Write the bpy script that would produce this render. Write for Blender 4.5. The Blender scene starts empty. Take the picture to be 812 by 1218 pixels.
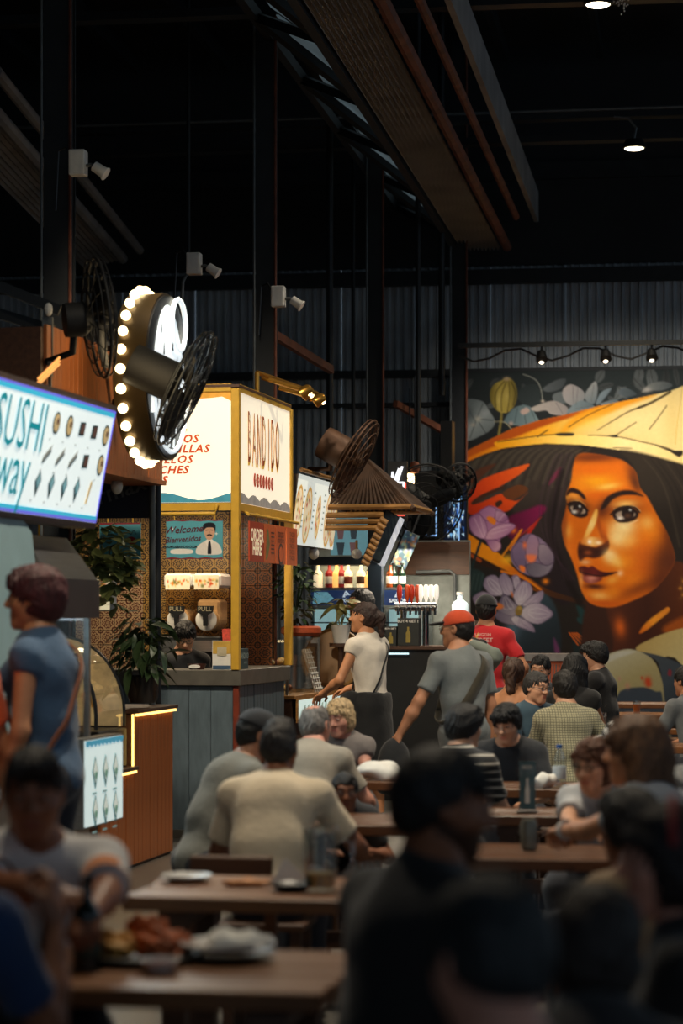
import bpy, math, random, time
import numpy as np
from mathutils import Vector, Matrix
T0 = time.time()
random.seed(7); rng = np.random.default_rng(7)
scene = bpy.context.scene
col = scene.collection
# ------------------------------------------------------------------ camera
FPX, CX, HY, CAMZ = 2800.0, 406.0, 735.0, 1.60      # focal length / principal column / horizon row (812 x 1218 frame), eye height
cam_d = bpy.data.cameras.new('camera'); cam = bpy.data.objects.new('camera', cam_d); col.objects.link(cam)
cam.location = (0, 0, CAMZ); cam.rotation_euler = (math.pi/2, 0, 0)
cam_d.sensor_fit = 'VERTICAL'; cam_d.sensor_height = 36.0; cam_d.sensor_width = 24.0
cam_d.lens = FPX/1218*36; cam_d.shift_y = (HY-609)/1218
cam_d.clip_start = 0.05; cam_d.clip_end = 200
cam_d.dof.use_dof = True; cam_d.dof.focus_distance = 18.0; cam_d.dof.aperture_fstop = 2.2
scene.camera = cam
# ------------------------------------------------------------------ world, exposure
w = bpy.data.worlds.new('world'); scene.world = w; w.use_nodes = True
w.node_tree.nodes['Background'].inputs[0].default_value = (0.55, 0.72, 0.90, 1)
w.node_tree.nodes['Background'].inputs[1].default_value = 0.50
vs = scene.view_settings
vs.view_transform = 'Standard'; vs.look = 'None'; vs.gamma = 1.0; vs.use_curve_mapping = False; vs.exposure = 0.0
scene.cycles.max_bounces = 6; scene.cycles.diffuse_bounces = 3; scene.cycles.glossy_bounces = 3
scene.cycles.transmission_bounces = 5; scene.cycles.transparent_max_bounces = 12
scene.cycles.caustics_reflective = False; scene.cycles.caustics_refractive = False
scene.cycles.sample_clamp_indirect = 3.0; scene.cycles.use_denoising = True
# ------------------------------------------------------------------ frames of the place
TH = math.atan(0.20)           # the stalls' aisle runs to the right of the lens axis
TB = math.atan(0.15)           # the hall's own axis
U = Vector((math.cos(TH), -math.sin(TH), 0)); V = Vector((math.sin(TH), math.cos(TH), 0))
def at(px, py, d):
    return Vector(((px-CX)/FPX*d, d, CAMZ-(py-HY)/FPX*d))
def zat(py, d): return CAMZ-(py-HY)/FPX*d

def lamp(name, kind, loc, energy, color=(1, .8, .55), size=.1, target=None, spot=None, parent=None, blend=.5):
    L = bpy.data.lights.new(name, kind); L.energy = energy; L.color = color
    if kind == 'AREA':
        L.shape = 'DISK'; L.size = size
    else: L.shadow_soft_size = size
    if kind == 'SPOT':
        L.spot_size = math.radians(spot or 90); L.spot_blend = blend
    o = bpy.data.objects.new(name, L); col.objects.link(o); o.location = loc
    if target is not None:
        o.rotation_euler = (Vector(target)-Vector(loc)).to_track_quat('-Z', 'Y').to_euler()
    if parent: o.parent = parent
    return o
# ================================================================== helpers
def lin(c):
    c = np.asarray(c, dtype=float)/255.0
    return np.where(c <= .04045, c/12.92, ((c+.055)/1.055)**2.4)
def rgb(r, g, b): return tuple(float(v) for v in lin((r, g, b)))
MATS = {}
def pm(key, color, rough=.6, metal=0.0, var=.18, scale=14, bump=0.0, bscale=None, emit=0.0, ecol=None, stretch=None, coat=0.0, trans=0.0, alpha=1.0, sheen=0.0):
    """principled material with procedural tone variation in object space"""
    if key in MATS: return MATS[key]
    m = bpy.data.materials.new(key); m.use_nodes = True; nt = m.node_tree; b = nt.nodes['Principled BSDF']
    tc = nt.nodes.new('ShaderNodeTexCoord'); mp = nt.nodes.new('ShaderNodeMapping')
    nt.links.new(tc.outputs['Object'], mp.inputs[0])
    if stretch: mp.inputs['Scale'].default_value = stretch
    n = nt.nodes.new('ShaderNodeTexNoise'); n.inputs['Scale'].default_value = scale; n.inputs['Detail'].default_value = 4
    nt.links.new(mp.outputs[0], n.inputs[0])
    r = nt.nodes.new('ShaderNodeValToRGB'); r.color_ramp.elements[0].position = .3; r.color_ramp.elements[1].position = .7
    r.color_ramp.elements[0].color = (*[c*(1-var) for c in color], 1); r.color_ramp.elements[1].color = (*[min(1, c*(1+var)) for c in color], 1)
    nt.links.new(n.outputs[0], r.inputs[0]); nt.links.new(r.outputs[0], b.inputs['Base Color'])
    b.inputs['Roughness'].default_value = rough; b.inputs['Metallic'].default_value = metal
    if coat: b.inputs['Coat Weight'].default_value = coat
    if trans: b.inputs['Transmission Weight'].default_value = trans
    if alpha < 1: b.inputs['Alpha'].default_value = alpha
    if sheen: b.inputs['Sheen Weight'].default_value = sheen
    if bump:
        n2 = nt.nodes.new('ShaderNodeTexNoise'); n2.inputs['Scale'].default_value = bscale or scale*3; n2.inputs['Detail'].default_value = 3
        nt.links.new(mp.outputs[0], n2.inputs[0]); bp = nt.nodes.new('ShaderNodeBump'); bp.inputs['Strength'].default_value = bump; bp.inputs['Distance'].default_value = .01
        nt.links.new(n2.outputs[0], bp.inputs['Height']); nt.links.new(bp.outputs[0], b.inputs['Normal'])
    if emit:
        b.inputs['Emission Strength'].default_value = emit; b.inputs['Emission Color'].default_value = (*(ecol or color), 1)
    MATS[key] = m
    return m
def glow(key, color, strength, var=.04, scale=6):
    """something that gives off light: lit face with faint unevenness"""
    if key in MATS: return MATS[key]
    m = pm(key, color, rough=.5, var=.05, emit=strength, ecol=color)
    nt = m.node_tree; b = nt.nodes['Principled BSDF']
    n = nt.nodes.new('ShaderNodeTexNoise'); n.inputs['Scale'].default_value = scale; n.inputs['Detail'].default_value = 1
    mr = nt.nodes.new('ShaderNodeMapRange'); mr.inputs[3].default_value = strength*(1-var*2); mr.inputs[4].default_value = strength*(1+var*2)
    nt.links.new(n.outputs[0], mr.inputs[0]); nt.links.new(mr.outputs[0], b.inputs['Emission Strength'])
    return m
def attr_mat(key, emit=0.0, rough=.7, bump=.0, scale=60):
    """printed / painted face: colour attribute 'paint' under a faint procedural grain"""
    if key in MATS: return MATS[key]
    m = bpy.data.materials.new(key); m.use_nodes = True; nt = m.node_tree; b = nt.nodes['Principled BSDF']
    a = nt.nodes.new('ShaderNodeAttribute'); a.attribute_name = 'paint'
    tc = nt.nodes.new('ShaderNodeTexCoord'); n = nt.nodes.new('ShaderNodeTexNoise'); n.inputs['Scale'].default_value = scale; n.inputs['Detail'].default_value = 3
    nt.links.new(tc.outputs['Object'], n.inputs[0])
    mr = nt.nodes.new('ShaderNodeMapRange'); mr.inputs[3].default_value = .9; mr.inputs[4].default_value = 1.08; nt.links.new(n.outputs[0], mr.inputs[0])
    mx = nt.nodes.new('ShaderNodeMix'); mx.data_type = 'RGBA'; mx.blend_type = 'MULTIPLY'; mx.inputs[0].default_value = 1
    nt.links.new(a.outputs['Color'], mx.inputs[6]); nt.links.new(mr.outputs[0], mx.inputs[7])
    nt.links.new(mx.outputs[2], b.inputs['Base Color']); b.inputs['Roughness'].default_value = rough; b.inputs['Specular IOR Level'].default_value = .25
    if emit:
        nt.links.new(mx.outputs[2], b.inputs['Emission Color']); b.inputs['Emission Strength'].default_value = emit
    MATS[key] = m
    return m
def glass(key, tint=(.97, .985, .985), rough=.03, alpha=.14):
    """thin clear pane: mostly see-through, real reflections"""
    if key in MATS: return MATS[key]
    m = bpy.data.materials.new(key); m.use_nodes = True; nt = m.node_tree
    for n in list(nt.nodes):
        if n.type == 'BSDF_PRINCIPLED': nt.nodes.remove(n)
    out = [n for n in nt.nodes if n.type == 'OUTPUT_MATERIAL'][0]
    tr = nt.nodes.new('ShaderNodeBsdfTransparent'); tr.inputs[0].default_value = (*tint, 1)
    gl = nt.nodes.new('ShaderNodeBsdfGlossy'); gl.inputs['Roughness'].default_value = rough
    lw = nt.nodes.new('ShaderNodeLayerWeight'); lw.inputs[0].default_value = .5
    pw = nt.nodes.new('ShaderNodeMath'); pw.operation = 'POWER'; pw.inputs[1].default_value = 4.0; nt.links.new(lw.outputs['Facing'], pw.inputs[0])
    ad = nt.nodes.new('ShaderNodeMath'); ad.operation = 'MULTIPLY_ADD'; ad.inputs[1].default_value = .55; ad.inputs[2].default_value = .03+alpha*.15; nt.links.new(pw.outputs[0], ad.inputs[0])
    mx = nt.nodes.new('ShaderNodeMixShader'); nt.links.new(ad.outputs[0], mx.inputs[0]); nt.links.new(tr.outputs[0], mx.inputs[1]); nt.links.new(gl.outputs[0], mx.inputs[2])
    nt.links.new(mx.outputs[0], out.inputs[0]); MATS[key] = m
    return m

def props(o, label=None, cat=None, group=None, kind=None):
    if label: o['label'] = label
    if cat: o['category'] = cat
    if group: o['group'] = group
    if kind: o['kind'] = kind
    return o
def thing(name, label, cat, loc=(0, 0, 0), rz=0.0, group=None):
    o = bpy.data.objects.new(name, None); col.objects.link(o); o.empty_display_size = .1
    o.location = loc; o.rotation_euler = (0, 0, rz)
    return props(o, label, cat, group)
def link(name, me, parent=None, loc=None, rot=None, mat=None):
    o = bpy.data.objects.new(name, me); col.objects.link(o)
    if parent is not None: o.parent = parent
    if loc is not None: o.location = loc
    if rot is not None: o.rotation_euler = rot
    return o
def npmesh(name, v, f4=None, mat=None, smooth=True, f3=None):
    """fast mesh from numpy quads"""
    me = bpy.data.meshes.new(name); v = np.asarray(v, np.float32); f4 = np.asarray(f4, np.int32)
    n = len(f4); k = f4.shape[1]
    me.vertices.add(len(v)); me.vertices.foreach_set('co', v.ravel())
    me.loops.add(n*k); me.loops.foreach_set('vertex_index', f4.ravel())
    me.polygons.add(n); me.polygons.foreach_set('loop_start', np.arange(0, n*k, k, dtype=np.int32))
    me.polygons.foreach_set('use_smooth', np.full(n, smooth, dtype=bool))
    me.update(calc_edges=True)
    if mat: me.materials.append(mat)
    return me
class MB:
    def __init__(s): s.v = []; s.f = []
    def add(s, vs, fs):
        o = len(s.v); s.v += [tuple(p) for p in vs]; s.f += [tuple(i+o for i in f) for f in fs]; return s
    def box(s, c, size, R=None):
        x, y, z = (q/2 for q in size); c = Vector(c)
        vs = [Vector((a*x, b*y, d*z)) for a in (-1, 1) for b in (-1, 1) for d in (-1, 1)]
        if R is not None: vs = [R @ p for p in vs]
        return s.add([c+p for p in vs], [(0, 1, 3, 2), (4, 6, 7, 5), (0, 4, 5, 1), (2, 3, 7, 6), (0, 2, 6, 4), (1, 5, 7, 3)])
    def bbox(s, lo, hi):
        return s.box([(a+b)/2 for a, b in zip(lo, hi)], [abs(b-a) for a, b in zip(lo, hi)])
    def beam(s, a, b, w, h, up=(0, 0, 1)):
        a = Vector(a); b = Vector(b); d = (b-a); L = d.length; d.normalize(); upv = Vector(up)
        x = d.cross(upv)
        if x.length < 1e-4: x = d.cross(Vector((1, 0, 0)))
        x.normalize(); z = x.cross(d)
        R = Matrix((x, d, z)).transposed()
        return s.box((a+b)/2, (w, L, h), R)
    def cyl(s, a, b, ra, rb=None, n=12, caps=True):
        rb = ra if rb is None else rb; a = Vector(a); b = Vector(b); d = (b-a).normalized()
        x = d.orthogonal().normalized(); y = d.cross(x)
        vs = []
        for p, r in ((a, ra), (b, rb)):
            for i in range(n):
                t = 2*math.pi*i/n; vs.append(p+x*(r*math.cos(t))+y*(r*math.sin(t)))
        fs = [(i, (i+1) % n, n+(i+1) % n, n+i) for i in range(n)]
        if caps: fs += [tuple(range(n-1, -1, -1)), tuple(range(n, 2*n))]
        return s.add(vs, fs)
    def tube(s, pts, r, n=8, closed=False):
        pts = [Vector(p) for p in pts]; m = len(pts); rr = r if isinstance(r, (list, tuple)) else [r]*m
        vs = []; x = None
        for i, p in enumerate(pts):
            if closed: d = pts[(i+1) % m]-pts[i-1]
            else: d = pts[min(i+1, m-1)]-pts[max(i-1, 0)]
            d.normalize()
            if x is None: x = d.orthogonal().normalized()
            else:
                x = x-d*x.dot(d)
                x = x.normalized() if x.length > 1e-5 else d.orthogonal().normalized()
            y = d.cross(x)
            for k in range(n):
                t = 2*math.pi*k/n; vs.append(p+x*(rr[i]*math.cos(t))+y*(rr[i]*math.sin(t)))
        fs = []
        for i in range(m if closed else m-1):
            j = (i+1) % m
            for k in range(n): fs.append((i*n+k, i*n+(k+1) % n, j*n+(k+1) % n, j*n+k))
        if not closed: fs += [tuple(range(n-1, -1, -1)), tuple(range((m-1)*n, m*n))]
        return s.add(vs, fs)
    def lathe(s, prof, n=16, c=(0, 0, 0), R=None):
        c = Vector(c); vs = []; m = len(prof)
        for (r, z) in prof:
            for i in range(n):
                t = 2*math.pi*i/n; p = Vector((r*math.cos(t), r*math.sin(t), z))
                vs.append(c+(R @ p if R is not None else p))
        fs = [(j*n+i, j*n+(i+1) % n, (j+1)*n+(i+1) % n, (j+1)*n+i) for j in range(m-1) for i in range(n)]
        if prof[0][0] > 1e-6: fs.append(tuple(range(n-1, -1, -1)))
        if prof[-1][0] > 1e-6: fs.append(tuple(range((m-1)*n, m*n)))
        return s.add(vs, fs)
    def ball(s, c, r, n=10, m=7, R=None):
        r = (r, r, r) if not isinstance(r, (tuple, list)) else r
        prof = [(math.sin(math.pi*j/m), -math.cos(math.pi*j/m)) for j in range(m+1)]
        c = Vector(c); vs = []
        for (q, z) in prof:
            for i in range(n):
                t = 2*math.pi*i/n; p = Vector((q*math.cos(t)*r[0], q*math.sin(t)*r[1], z*r[2])); vs.append(c+(R @ p if R is not None else p))
        return s.add(vs, [(j*n+i, j*n+(i+1) % n, (j+1)*n+(i+1) % n, (j+1)*n+i) for j in range(m) for i in range(n)])
    def prism(s, pts, a, b, M=None):
        """closed outline pts (2-D) extruded between a and b along the third axis; M maps (u, v, w) to xyz"""
        n = len(pts); M = M or (lambda u, v, w: (u, w, v))
        vs = [M(p[0], p[1], a) for p in pts]+[M(p[0], p[1], b) for p in pts]
        return s.add(vs, [tuple(range(n-1, -1, -1)), tuple(range(n, 2*n))]+[(i, (i+1) % n, n+(i+1) % n, n+i) for i in range(n)])
    def mesh(s, name, mat=None, smooth=False, bevel=0.0):
        me = bpy.data.meshes.new(name); me.from_pydata(s.v, [], s.f); me.update()
        import bmesh
        bm = bmesh.new(); bm.from_mesh(me); bmesh.ops.remove_doubles(bm, verts=bm.verts, dist=1e-6)
        bmesh.ops.recalc_face_normals(bm, faces=bm.faces)
        if bevel: bmesh.ops.bevel(bm, geom=list(bm.edges), offset=bevel, segments=1, affect='EDGES', clamp_overlap=True)
        bm.to_mesh(me); bm.free()
        if smooth: me.polygons.foreach_set('use_smooth', np.ones(len(me.polygons), dtype=bool))
        if smooth == 'auto':
            try: me.set_sharp_from_angle(angle=math.radians(40))
            except Exception: pass
        if mat: me.materials.append(mat)
        return me
    def build(s, name, mat, parent=None, smooth=False, loc=None, rot=None, bevel=0.0):
        return link(name, s.mesh(name, mat, smooth, bevel), parent, loc, rot)
def front(x, z, o=0.0): return (x, -o, z)          # a face that looks along -y of its thing
def aisle(x, z, o=0.0): return (o, x, z)           # a face that looks along +x of its thing
def text(s, size, mat, parent, x, z, face=front, off=.004, name='lettering', align='CENTER', sx=1.0, shear=0.0, bold=0.0, depth=.003, rot=0.0, space=1.0, tilt=None):
    cu = bpy.data.curves.new('lettering', 'FONT'); cu.body = s; cu.size = size; cu.align_x = align; cu.align_y = 'CENTER'
    cu.shear = shear; cu.offset = bold; cu.resolution_u = 2; cu.space_character = space; cu.fill_mode = 'FRONT'
    o = bpy.data.objects.new('lettering', cu); col.objects.link(o)
    dg = bpy.context.evaluated_depsgraph_get(); me = bpy.data.meshes.new_from_object(o.evaluated_get(dg))
    bpy.data.objects.remove(o)
    if bold and max([abs(v.co.y) for v in me.vertices] or [0]) > .8*size:      # an over-fat outline spikes: set it lighter
        return text(s, size, mat, parent, x, z, face, off, name, align, sx, shear, bold*.5 if abs(bold) > 5e-4 else 0.0, depth, rot, space)
    c, q = math.cos(rot), math.sin(rot)
    for v in me.vertices:
        a = v.co.x*sx; b = v.co.y; v.co = face(x+a*c-b*q, z+a*q+b*c, off)
    me.materials.clear(); me.materials.append(mat); me.name = 'lettering'
    return link(name, me, parent)
def flat(pts, mat, parent, face=front, off=.003, name='print', th=.002):
    """thin printed or cut-out shape standing proud of a face"""
    mb = MB(); mb.prism(pts, off, off-th, lambda u, v, w: face(u, v, w))
    return mb.build(name, mat, parent)
def ring_pts(cx, cy, rx, ry, n=16, a0=0.0, a1=2*math.pi):
    return [(cx+rx*math.cos(a0+(a1-a0)*i/n), cy+ry*math.sin(a0+(a1-a0)*i/n)) for i in range(n)]
def crom(pts, k=6, closed=True):
    P = np.asarray(pts, float); n = len(P); out = []
    for i in range(n if closed else n-1):
        if closed: p0, p1, p2, p3 = P[i-1], P[i], P[(i+1) % n], P[(i+2) % n]
        else: p0, p1, p2, p3 = P[max(i-1, 0)], P[i], P[i+1], P[min(i+2, n-1)]
        for t in np.arange(k)/k:
            out.append(.5*((2*p1)+(-p0+p2)*t+(2*p0-5*p1+4*p2-p3)*t*t+(-p0+3*p1-3*p2+p3)*t**3))
    if not closed: out.append(P[-1])
    return np.array(out)
class Canvas:
    """flat artwork sampled on a grid of vertices"""
    def __init__(s, x0, x1, y0, y1, step, bg):
        s.nx = int(round((x1-x0)/step))+1; s.ny = int(round((y1-y0)/step))+1
        s.x = np.linspace(x0, x1, s.nx); s.y = np.linspace(y0, y1, s.ny); s.X, s.Y = np.meshgrid(s.x, s.y)
        s.C = np.empty((s.ny, s.nx, 3)); s.C[:] = bg; s.clip = None
    def sub(s, lo, hi, pad):
        i0, i1 = np.searchsorted(s.x, [lo[0]-pad, hi[0]+pad]); j0, j1 = np.searchsorted(s.y, [lo[1]-pad, hi[1]+pad])
        return slice(max(j0-1, 0), j1+1), slice(max(i0-1, 0), i1+1)
    def mix(s, sl, a, color):
        if s.clip is not None: a = a*s.clip[sl]
        c = color(s.X[sl], s.Y[sl]) if callable(color) else np.asarray(color, float)
        s.C[sl] = s.C[sl]*(1-a[..., None])+c*a[..., None]
    def sd(s, P, sl):
        X, Y = s.X[sl], s.Y[sl]; d = np.full(X.shape, 1e18); ins = np.zeros(X.shape, bool); n = len(P)
        for i in range(n):
            ax, ay = P[i]; bx, by = P[(i+1) % n]; ex, ey = bx-ax, by-ay; wx, wy = X-ax, Y-ay
            t = np.clip((wx*ex+wy*ey)/(ex*ex+ey*ey+1e-12), 0, 1); d = np.minimum(d, (wx-ex*t)**2+(wy-ey*t)**2)
            c = ((ay > Y) != (by > Y))
            if ey != 0: ins ^= c & (X < ex*(Y-ay)/ey+ax)
        return np.where(ins, -1, 1)*np.sqrt(d)
    def poly(s, pts, color, soft=1.2, a=1.0, sm=4):
        P = crom(pts, sm) if sm else np.asarray(pts, float); sl = s.sub(P.min(0), P.max(0), soft)
        if s.X[sl].size == 0: return
        d = s.sd(P, sl); s.mix(sl, a*np.clip(.5-d/soft, 0, 1), color)
    def mask(s, pts, soft=1.2, sm=4):
        P = crom(pts, sm) if sm else np.asarray(pts, float); d = s.sd(P, (slice(None), slice(None))); s.clip = np.clip(.5-d/soft, 0, 1)
    def blob(s, cx, cy, rx, ry, color, a=1.0, ang=0.0):
        R = max(rx, ry)*2.6; sl = s.sub((cx, cy), (cx, cy), R)
        if s.X[sl].size == 0: return
        c, q = math.cos(math.radians(ang)), math.sin(math.radians(ang)); dx, dy = s.X[sl]-cx, s.Y[sl]-cy
        s.mix(sl, a*np.exp(-(((dx*c+dy*q)/rx)**2+((-dx*q+dy*c)/ry)**2)), color)
    def line(s, pts, wd, color, a=1.0, soft=1.0, sm=5):
        P = crom(pts, sm, closed=False) if sm else np.asarray(pts, float); wmax = max(wd) if isinstance(wd, (tuple, list)) else wd
        sl = s.sub(P.min(0), P.max(0), wmax+soft); X, Y = s.X[sl], s.Y[sl]
        if X.size == 0: return
        al = np.zeros(X.shape); n = len(P)
        for i in range(n-1):
            ax, ay = P[i]; bx, by = P[i+1]; ex, ey = bx-ax, by-ay; t = np.clip(((X-ax)*ex+(Y-ay)*ey)/(ex*ex+ey*ey+1e-12), 0, 1)
            d = np.sqrt((X-ax-ex*t)**2+(Y-ay-ey*t)**2)
            ww = wd if not isinstance(wd, (tuple, list)) else wd[0]+(wd[1]-wd[0])*(i+t)/(n-1)
            al = np.maximum(al, np.clip((ww/2-d)/soft+.5, 0, 1))
        s.mix(sl, a*al, color)
    def mesh(s, name, place, mat):
        """place(X, Y) -> (...,3)"""
        v = place(s.X, s.Y).reshape(-1, 3); i = np.arange(s.nx*s.ny).reshape(s.ny, s.nx)
        f = np.stack([i[:-1, :-1], i[1:, :-1], i[1:, 1:], i[:-1, 1:]], -1).reshape(-1, 4)
        me = npmesh(name, v, f, mat, smooth=False)
        at_ = me.color_attributes.new('paint', 'FLOAT_COLOR', 'POINT')
        c = np.ones((s.nx*s.ny, 4), np.float32); c[:, :3] = lin(np.clip(s.C.reshape(-1, 3), 0, 255)); at_.data.foreach_set('color', c.ravel())
        return me
def gr(p0, p1, *cols):
    """linear gradient between two points through the given colours"""
    cols = np.asarray(cols, float); ex, ey = p1[0]-p0[0], p1[1]-p0[1]; L = ex*ex+ey*ey
    def f(X, Y):
        t = np.clip(((X-p0[0])*ex+(Y-p0[1])*ey)/L, 0, 1)*(len(cols)-1); i = np.minimum(t.astype(int), len(cols)-2); u = (t-i)[..., None]
        return cols[i]*(1-u)+cols[i+1]*u
    return f
# ================================================================== the mural's artwork (flat paint)
def paint_mural():
    cv = Canvas(550, 940, 441, 905, 1.15, (26, 26, 25))
    q3 = lambda *p: [(540+a/5.8, 440+b/5.8) for a, b in p]
    q4 = lambda *p: [(540+a/5.8, 600+b/5.8) for a, b in p]
    q5 = lambda *p: [(650+a/5.012, 440+b/5.012) for a, b in p]
    q6 = lambda *p: [(650+a/5.012, 560+b/5.012) for a, b in p]
    q7 = lambda *p: [(650+a/5.012, 700+b/5.012) for a, b in p]
    P, B, L = cv.poly, cv.blob, cv.line
    r = np.random.default_rng(3)
    # ---- grey foliage along the top
    P([(550, 441), (990, 441), (990, 560), (550, 560)], gr((550, 441), (550, 540), (44, 50, 50), (24, 25, 25)), sm=0)
    for i in range(46):
        x = r.uniform(552, 985); y = r.uniform(444, 486); a = r.uniform(0, 180); g = r.uniform(45, 95)
        c_, s_ = math.cos(math.radians(a)), math.sin(math.radians(a)); l = r.uniform(7, 19); wd = r.uniform(3, 7)
        P([(x-l*c_, y-l*s_), (x-wd*s_, y+wd*c_), (x+l*c_, y+l*s_), (x+wd*s_, y-wd*c_)], (g, g*1.04, g*1.03), 1.6, .8)
        L([(x-l*c_, y-l*s_), (x+l*c_, y+l*s_)], .7, (g*.5, g*.5, g*.5), .7)
    P(q3((65, 210), (190, 205), (240, 270), (285, 350), (250, 410), (180, 450), (100, 480), (65, 450)), gr((551, 480), (585, 520), (92, 99, 99), (128, 134, 132), (80, 86, 86)))
    for a in ((150, 350, 80, 230), (150, 340, 200, 225), (160, 330, 270, 340), (150, 350, 110, 460), (170, 350, 220, 430)):
        L(q3((a[0], a[1]), (a[2], a[3])), 1.1, (58, 62, 62), .8)
    B(*q3((165, 330))[0], 4, 3.5, (170, 165, 150)); B(*q3((130, 370))[0], 3, 2, (160, 150, 135)); B(*q3((100, 290))[0], 6, 9, (70, 76, 76), .8); B(*q3((210, 290))[0], 6, 5, (146, 150, 148), .7)
    P(q3((345, 350), (380, 290), (430, 250), (520, 240), (580, 330), (600, 370), (480, 385), (370, 365)), gr((600, 495), (640, 505), (86, 102, 106), (108, 124, 124)))
    for p in (((440, 260), (420, 360)), ((480, 250), (500, 370)), ((530, 260), (570, 360))): L(q3(*p), 1, (60, 70, 72), .7)
    P(q3((460, 280), (500, 255), (525, 280), (480, 305)), (176, 150, 138), 2)
    P(q3((440, 180), (480, 110), (570, 100), (600, 200), (560, 250), (480, 230)), (46, 52, 52), 2)
    L(q3((480, 25), (560, 60), (600, 120), (615, 210)), 1.2, (140, 140, 130)); B(*q3((615, 213))[0], 2, 1.6, (190, 170, 150))
    L(q3((330, 290), (325, 350), (310, 440)), 3, (120, 105, 50)); L(q3((280, 350), (350, 355), (400, 405)), 1.1, (150, 140, 110)); B(*q3((395, 365))[0], 2.6, 2.4, (175, 150, 135))
    bud = q3((330, 65), (370, 45), (420, 80), (440, 160), (420, 240), (365, 290), (300, 275), (255, 210), (250, 140), (280, 90))
    P(bud, gr((584, 470), (616, 470), (112, 96, 40), (168, 146, 68), (150, 130, 58), (96, 84, 40)))
    for p in (((350, 70), (290, 150), (290, 260)), ((365, 70), (330, 170), (330, 280)), ((380, 70), (385, 170), (370, 285)), ((395, 75), (425, 150), (410, 240))): L(q3(*p), 1.1, (66, 56, 24), .9)
    B(*q3((310, 200))[0], 2.5, 9, (190, 168, 92), .8); B(*q3((365, 170))[0], 3, 10, (186, 164, 90), .7); B(*q3((365, 55))[0], 4, 2.5, (176, 150, 120))
    # lotus in grey and pink at the top
    for pts, c1, c2 in ((((40, 150), (100, 130), (130, 190), (60, 200)), (100, 104, 104), (84, 90, 90)), (((100, 120), (150, 85), (225, 130), (220, 190), (160, 215), (110, 180)), (168, 156, 150), (112, 114, 114)),
                        (((230, 150), (290, 70), (308, 120), (290, 200), (250, 195)), (160, 156, 150), (86, 96, 100)), (((0, 190), (60, 185), (130, 225), (115, 270), (30, 262), (0, 240), (-60, 245), (-90, 225)), (176, 164, 152), (130, 122, 118)),
                        (((128, 240), (210, 182), (292, 220), (250, 242), (150, 264)), (118, 128, 130), (76, 88, 92)), (((298, 195), (330, 135), (390, 112), (350, 170), (312, 208)), (126, 136, 140), (74, 86, 92)),
                        (((320, 205), (400, 180), (430, 190), (370, 215)), (110, 118, 120), (80, 90, 94)), (((570, 140), (610, 95), (690, 75), (750, 100), (690, 130), (620, 130)), (120, 120, 114), (64, 70, 72)),
                        (((430, 140), (470, 110), (540, 150), (480, 165)), (84, 92, 96), (56, 62, 64)), (((-20, 110), (60, 60), (120, 55), (90, 110), (20, 130)), (96, 100, 100), (60, 64, 66))):
        Q = np.array(q5(*pts)); P(Q, gr(Q.min(0), Q.max(0), c1, c2))
    B(*q5((600, 125))[0], 5, 3, (150, 144, 136))
    for p in (((160, 95), (165, 200)), ((190, 110), (180, 205)), ((60, 195), (100, 260)), ((180, 230), (270, 215)), ((285, 90), (270, 190))): L(q5(*p), .8, (86, 84, 82), .6)
    # ---- under the hat: hair and shade
    P([(550, 560), (580, 538), (640, 524), (720, 526), (812, 545), (990, 600), (990, 905), (550, 905)], (34, 28, 24), 3, sm=0)
    P([(550, 556), (580, 540), (640, 529), (690, 530), (680, 575), (668, 620), (672, 660), (686, 700), (670, 720), (640, 690), (630, 640), (600, 600), (560, 610)], gr((560, 540), (660, 680), (62, 54, 44), (52, 42, 36), (34, 24, 26)), 6)
    for i in range(26):
        x = 560+i*5; L([(x+18, 534+.0*i), (x+4, 545), (x-14+i*.3, 566+r.uniform(0, 16))], (1.5, 4.5), (74, 66, 52) if i % 2 else (40, 34, 28), .5, 2)
    P(q3((85, 870), (180, 760), (280, 715), (420, 670), (520, 645), (500, 680), (420, 740), (280, 820), (150, 890), (130, 920), (200, 905), (320, 850), (360, 880), (440, 900), (515, 840), (430, 920), (360, 975), (200, 990), (100, 985)), gr((556, 600), (625, 555), (176, 44, 10), (206, 66, 14), (214, 84, 24)))
    P(q3((150, 690), (290, 640), (240, 690), (130, 780), (90, 790)), (78, 42, 26), 2)
    P(q3((340, 840), (440, 790), (512, 812), (490, 850), (410, 892), (360, 880)), (92, 50, 24)); P(q3((285, 915), (320, 895), (335, 915), (300, 945)), (60, 34, 20))
    P(q3((120, 905), (200, 850), (330, 800), (340, 815), (220, 870), (140, 925)), (64, 34, 20))
    P(q3((655, 790), (690, 720), (740, 670), (720, 730), (680, 775)), (120, 34, 62), 3, .8)
    P(q3((380, 1010), (500, 965), (600, 930), (640, 955), (600, 1010), (470, 1140), (400, 1170), (360, 1100)), gr((600, 640), (645, 605), (70, 14, 40), (124, 22, 66)), 4)
    P(q3((605, 1012), (540, 1080), (430, 1170), (380, 1240), (420, 1180)), (206, 58, 28)); P(q3((600, 1015), (500, 1170), (430, 1230), (520, 1100)), (170, 34, 24), 1.5)
    for p in (((390, 1240), (470, 1100)), ((330, 1290), (460, 1110))): L(q3(*p), 2, (214, 120, 20))
    # the orange sweep
    P(q4((70, 190), (160, 240), (240, 290), (330, 350), (430, 450), (540, 520), (640, 580), (820, 640), (1100, 690), (1100, 720), (812, 672), (640, 625), (500, 570), (380, 490), (250, 420), (150, 370), (70, 310)), gr((555, 640), (690, 712), (214, 122, 10), (226, 134, 12), (190, 90, 10), (70, 38, 18), (52, 30, 18)))
    P(q4((80, 310), (200, 370), (330, 440), (450, 500), (600, 580), (560, 575), (400, 500), (250, 440), (150, 400), (75, 340)), (44, 24, 14), 2)
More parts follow.
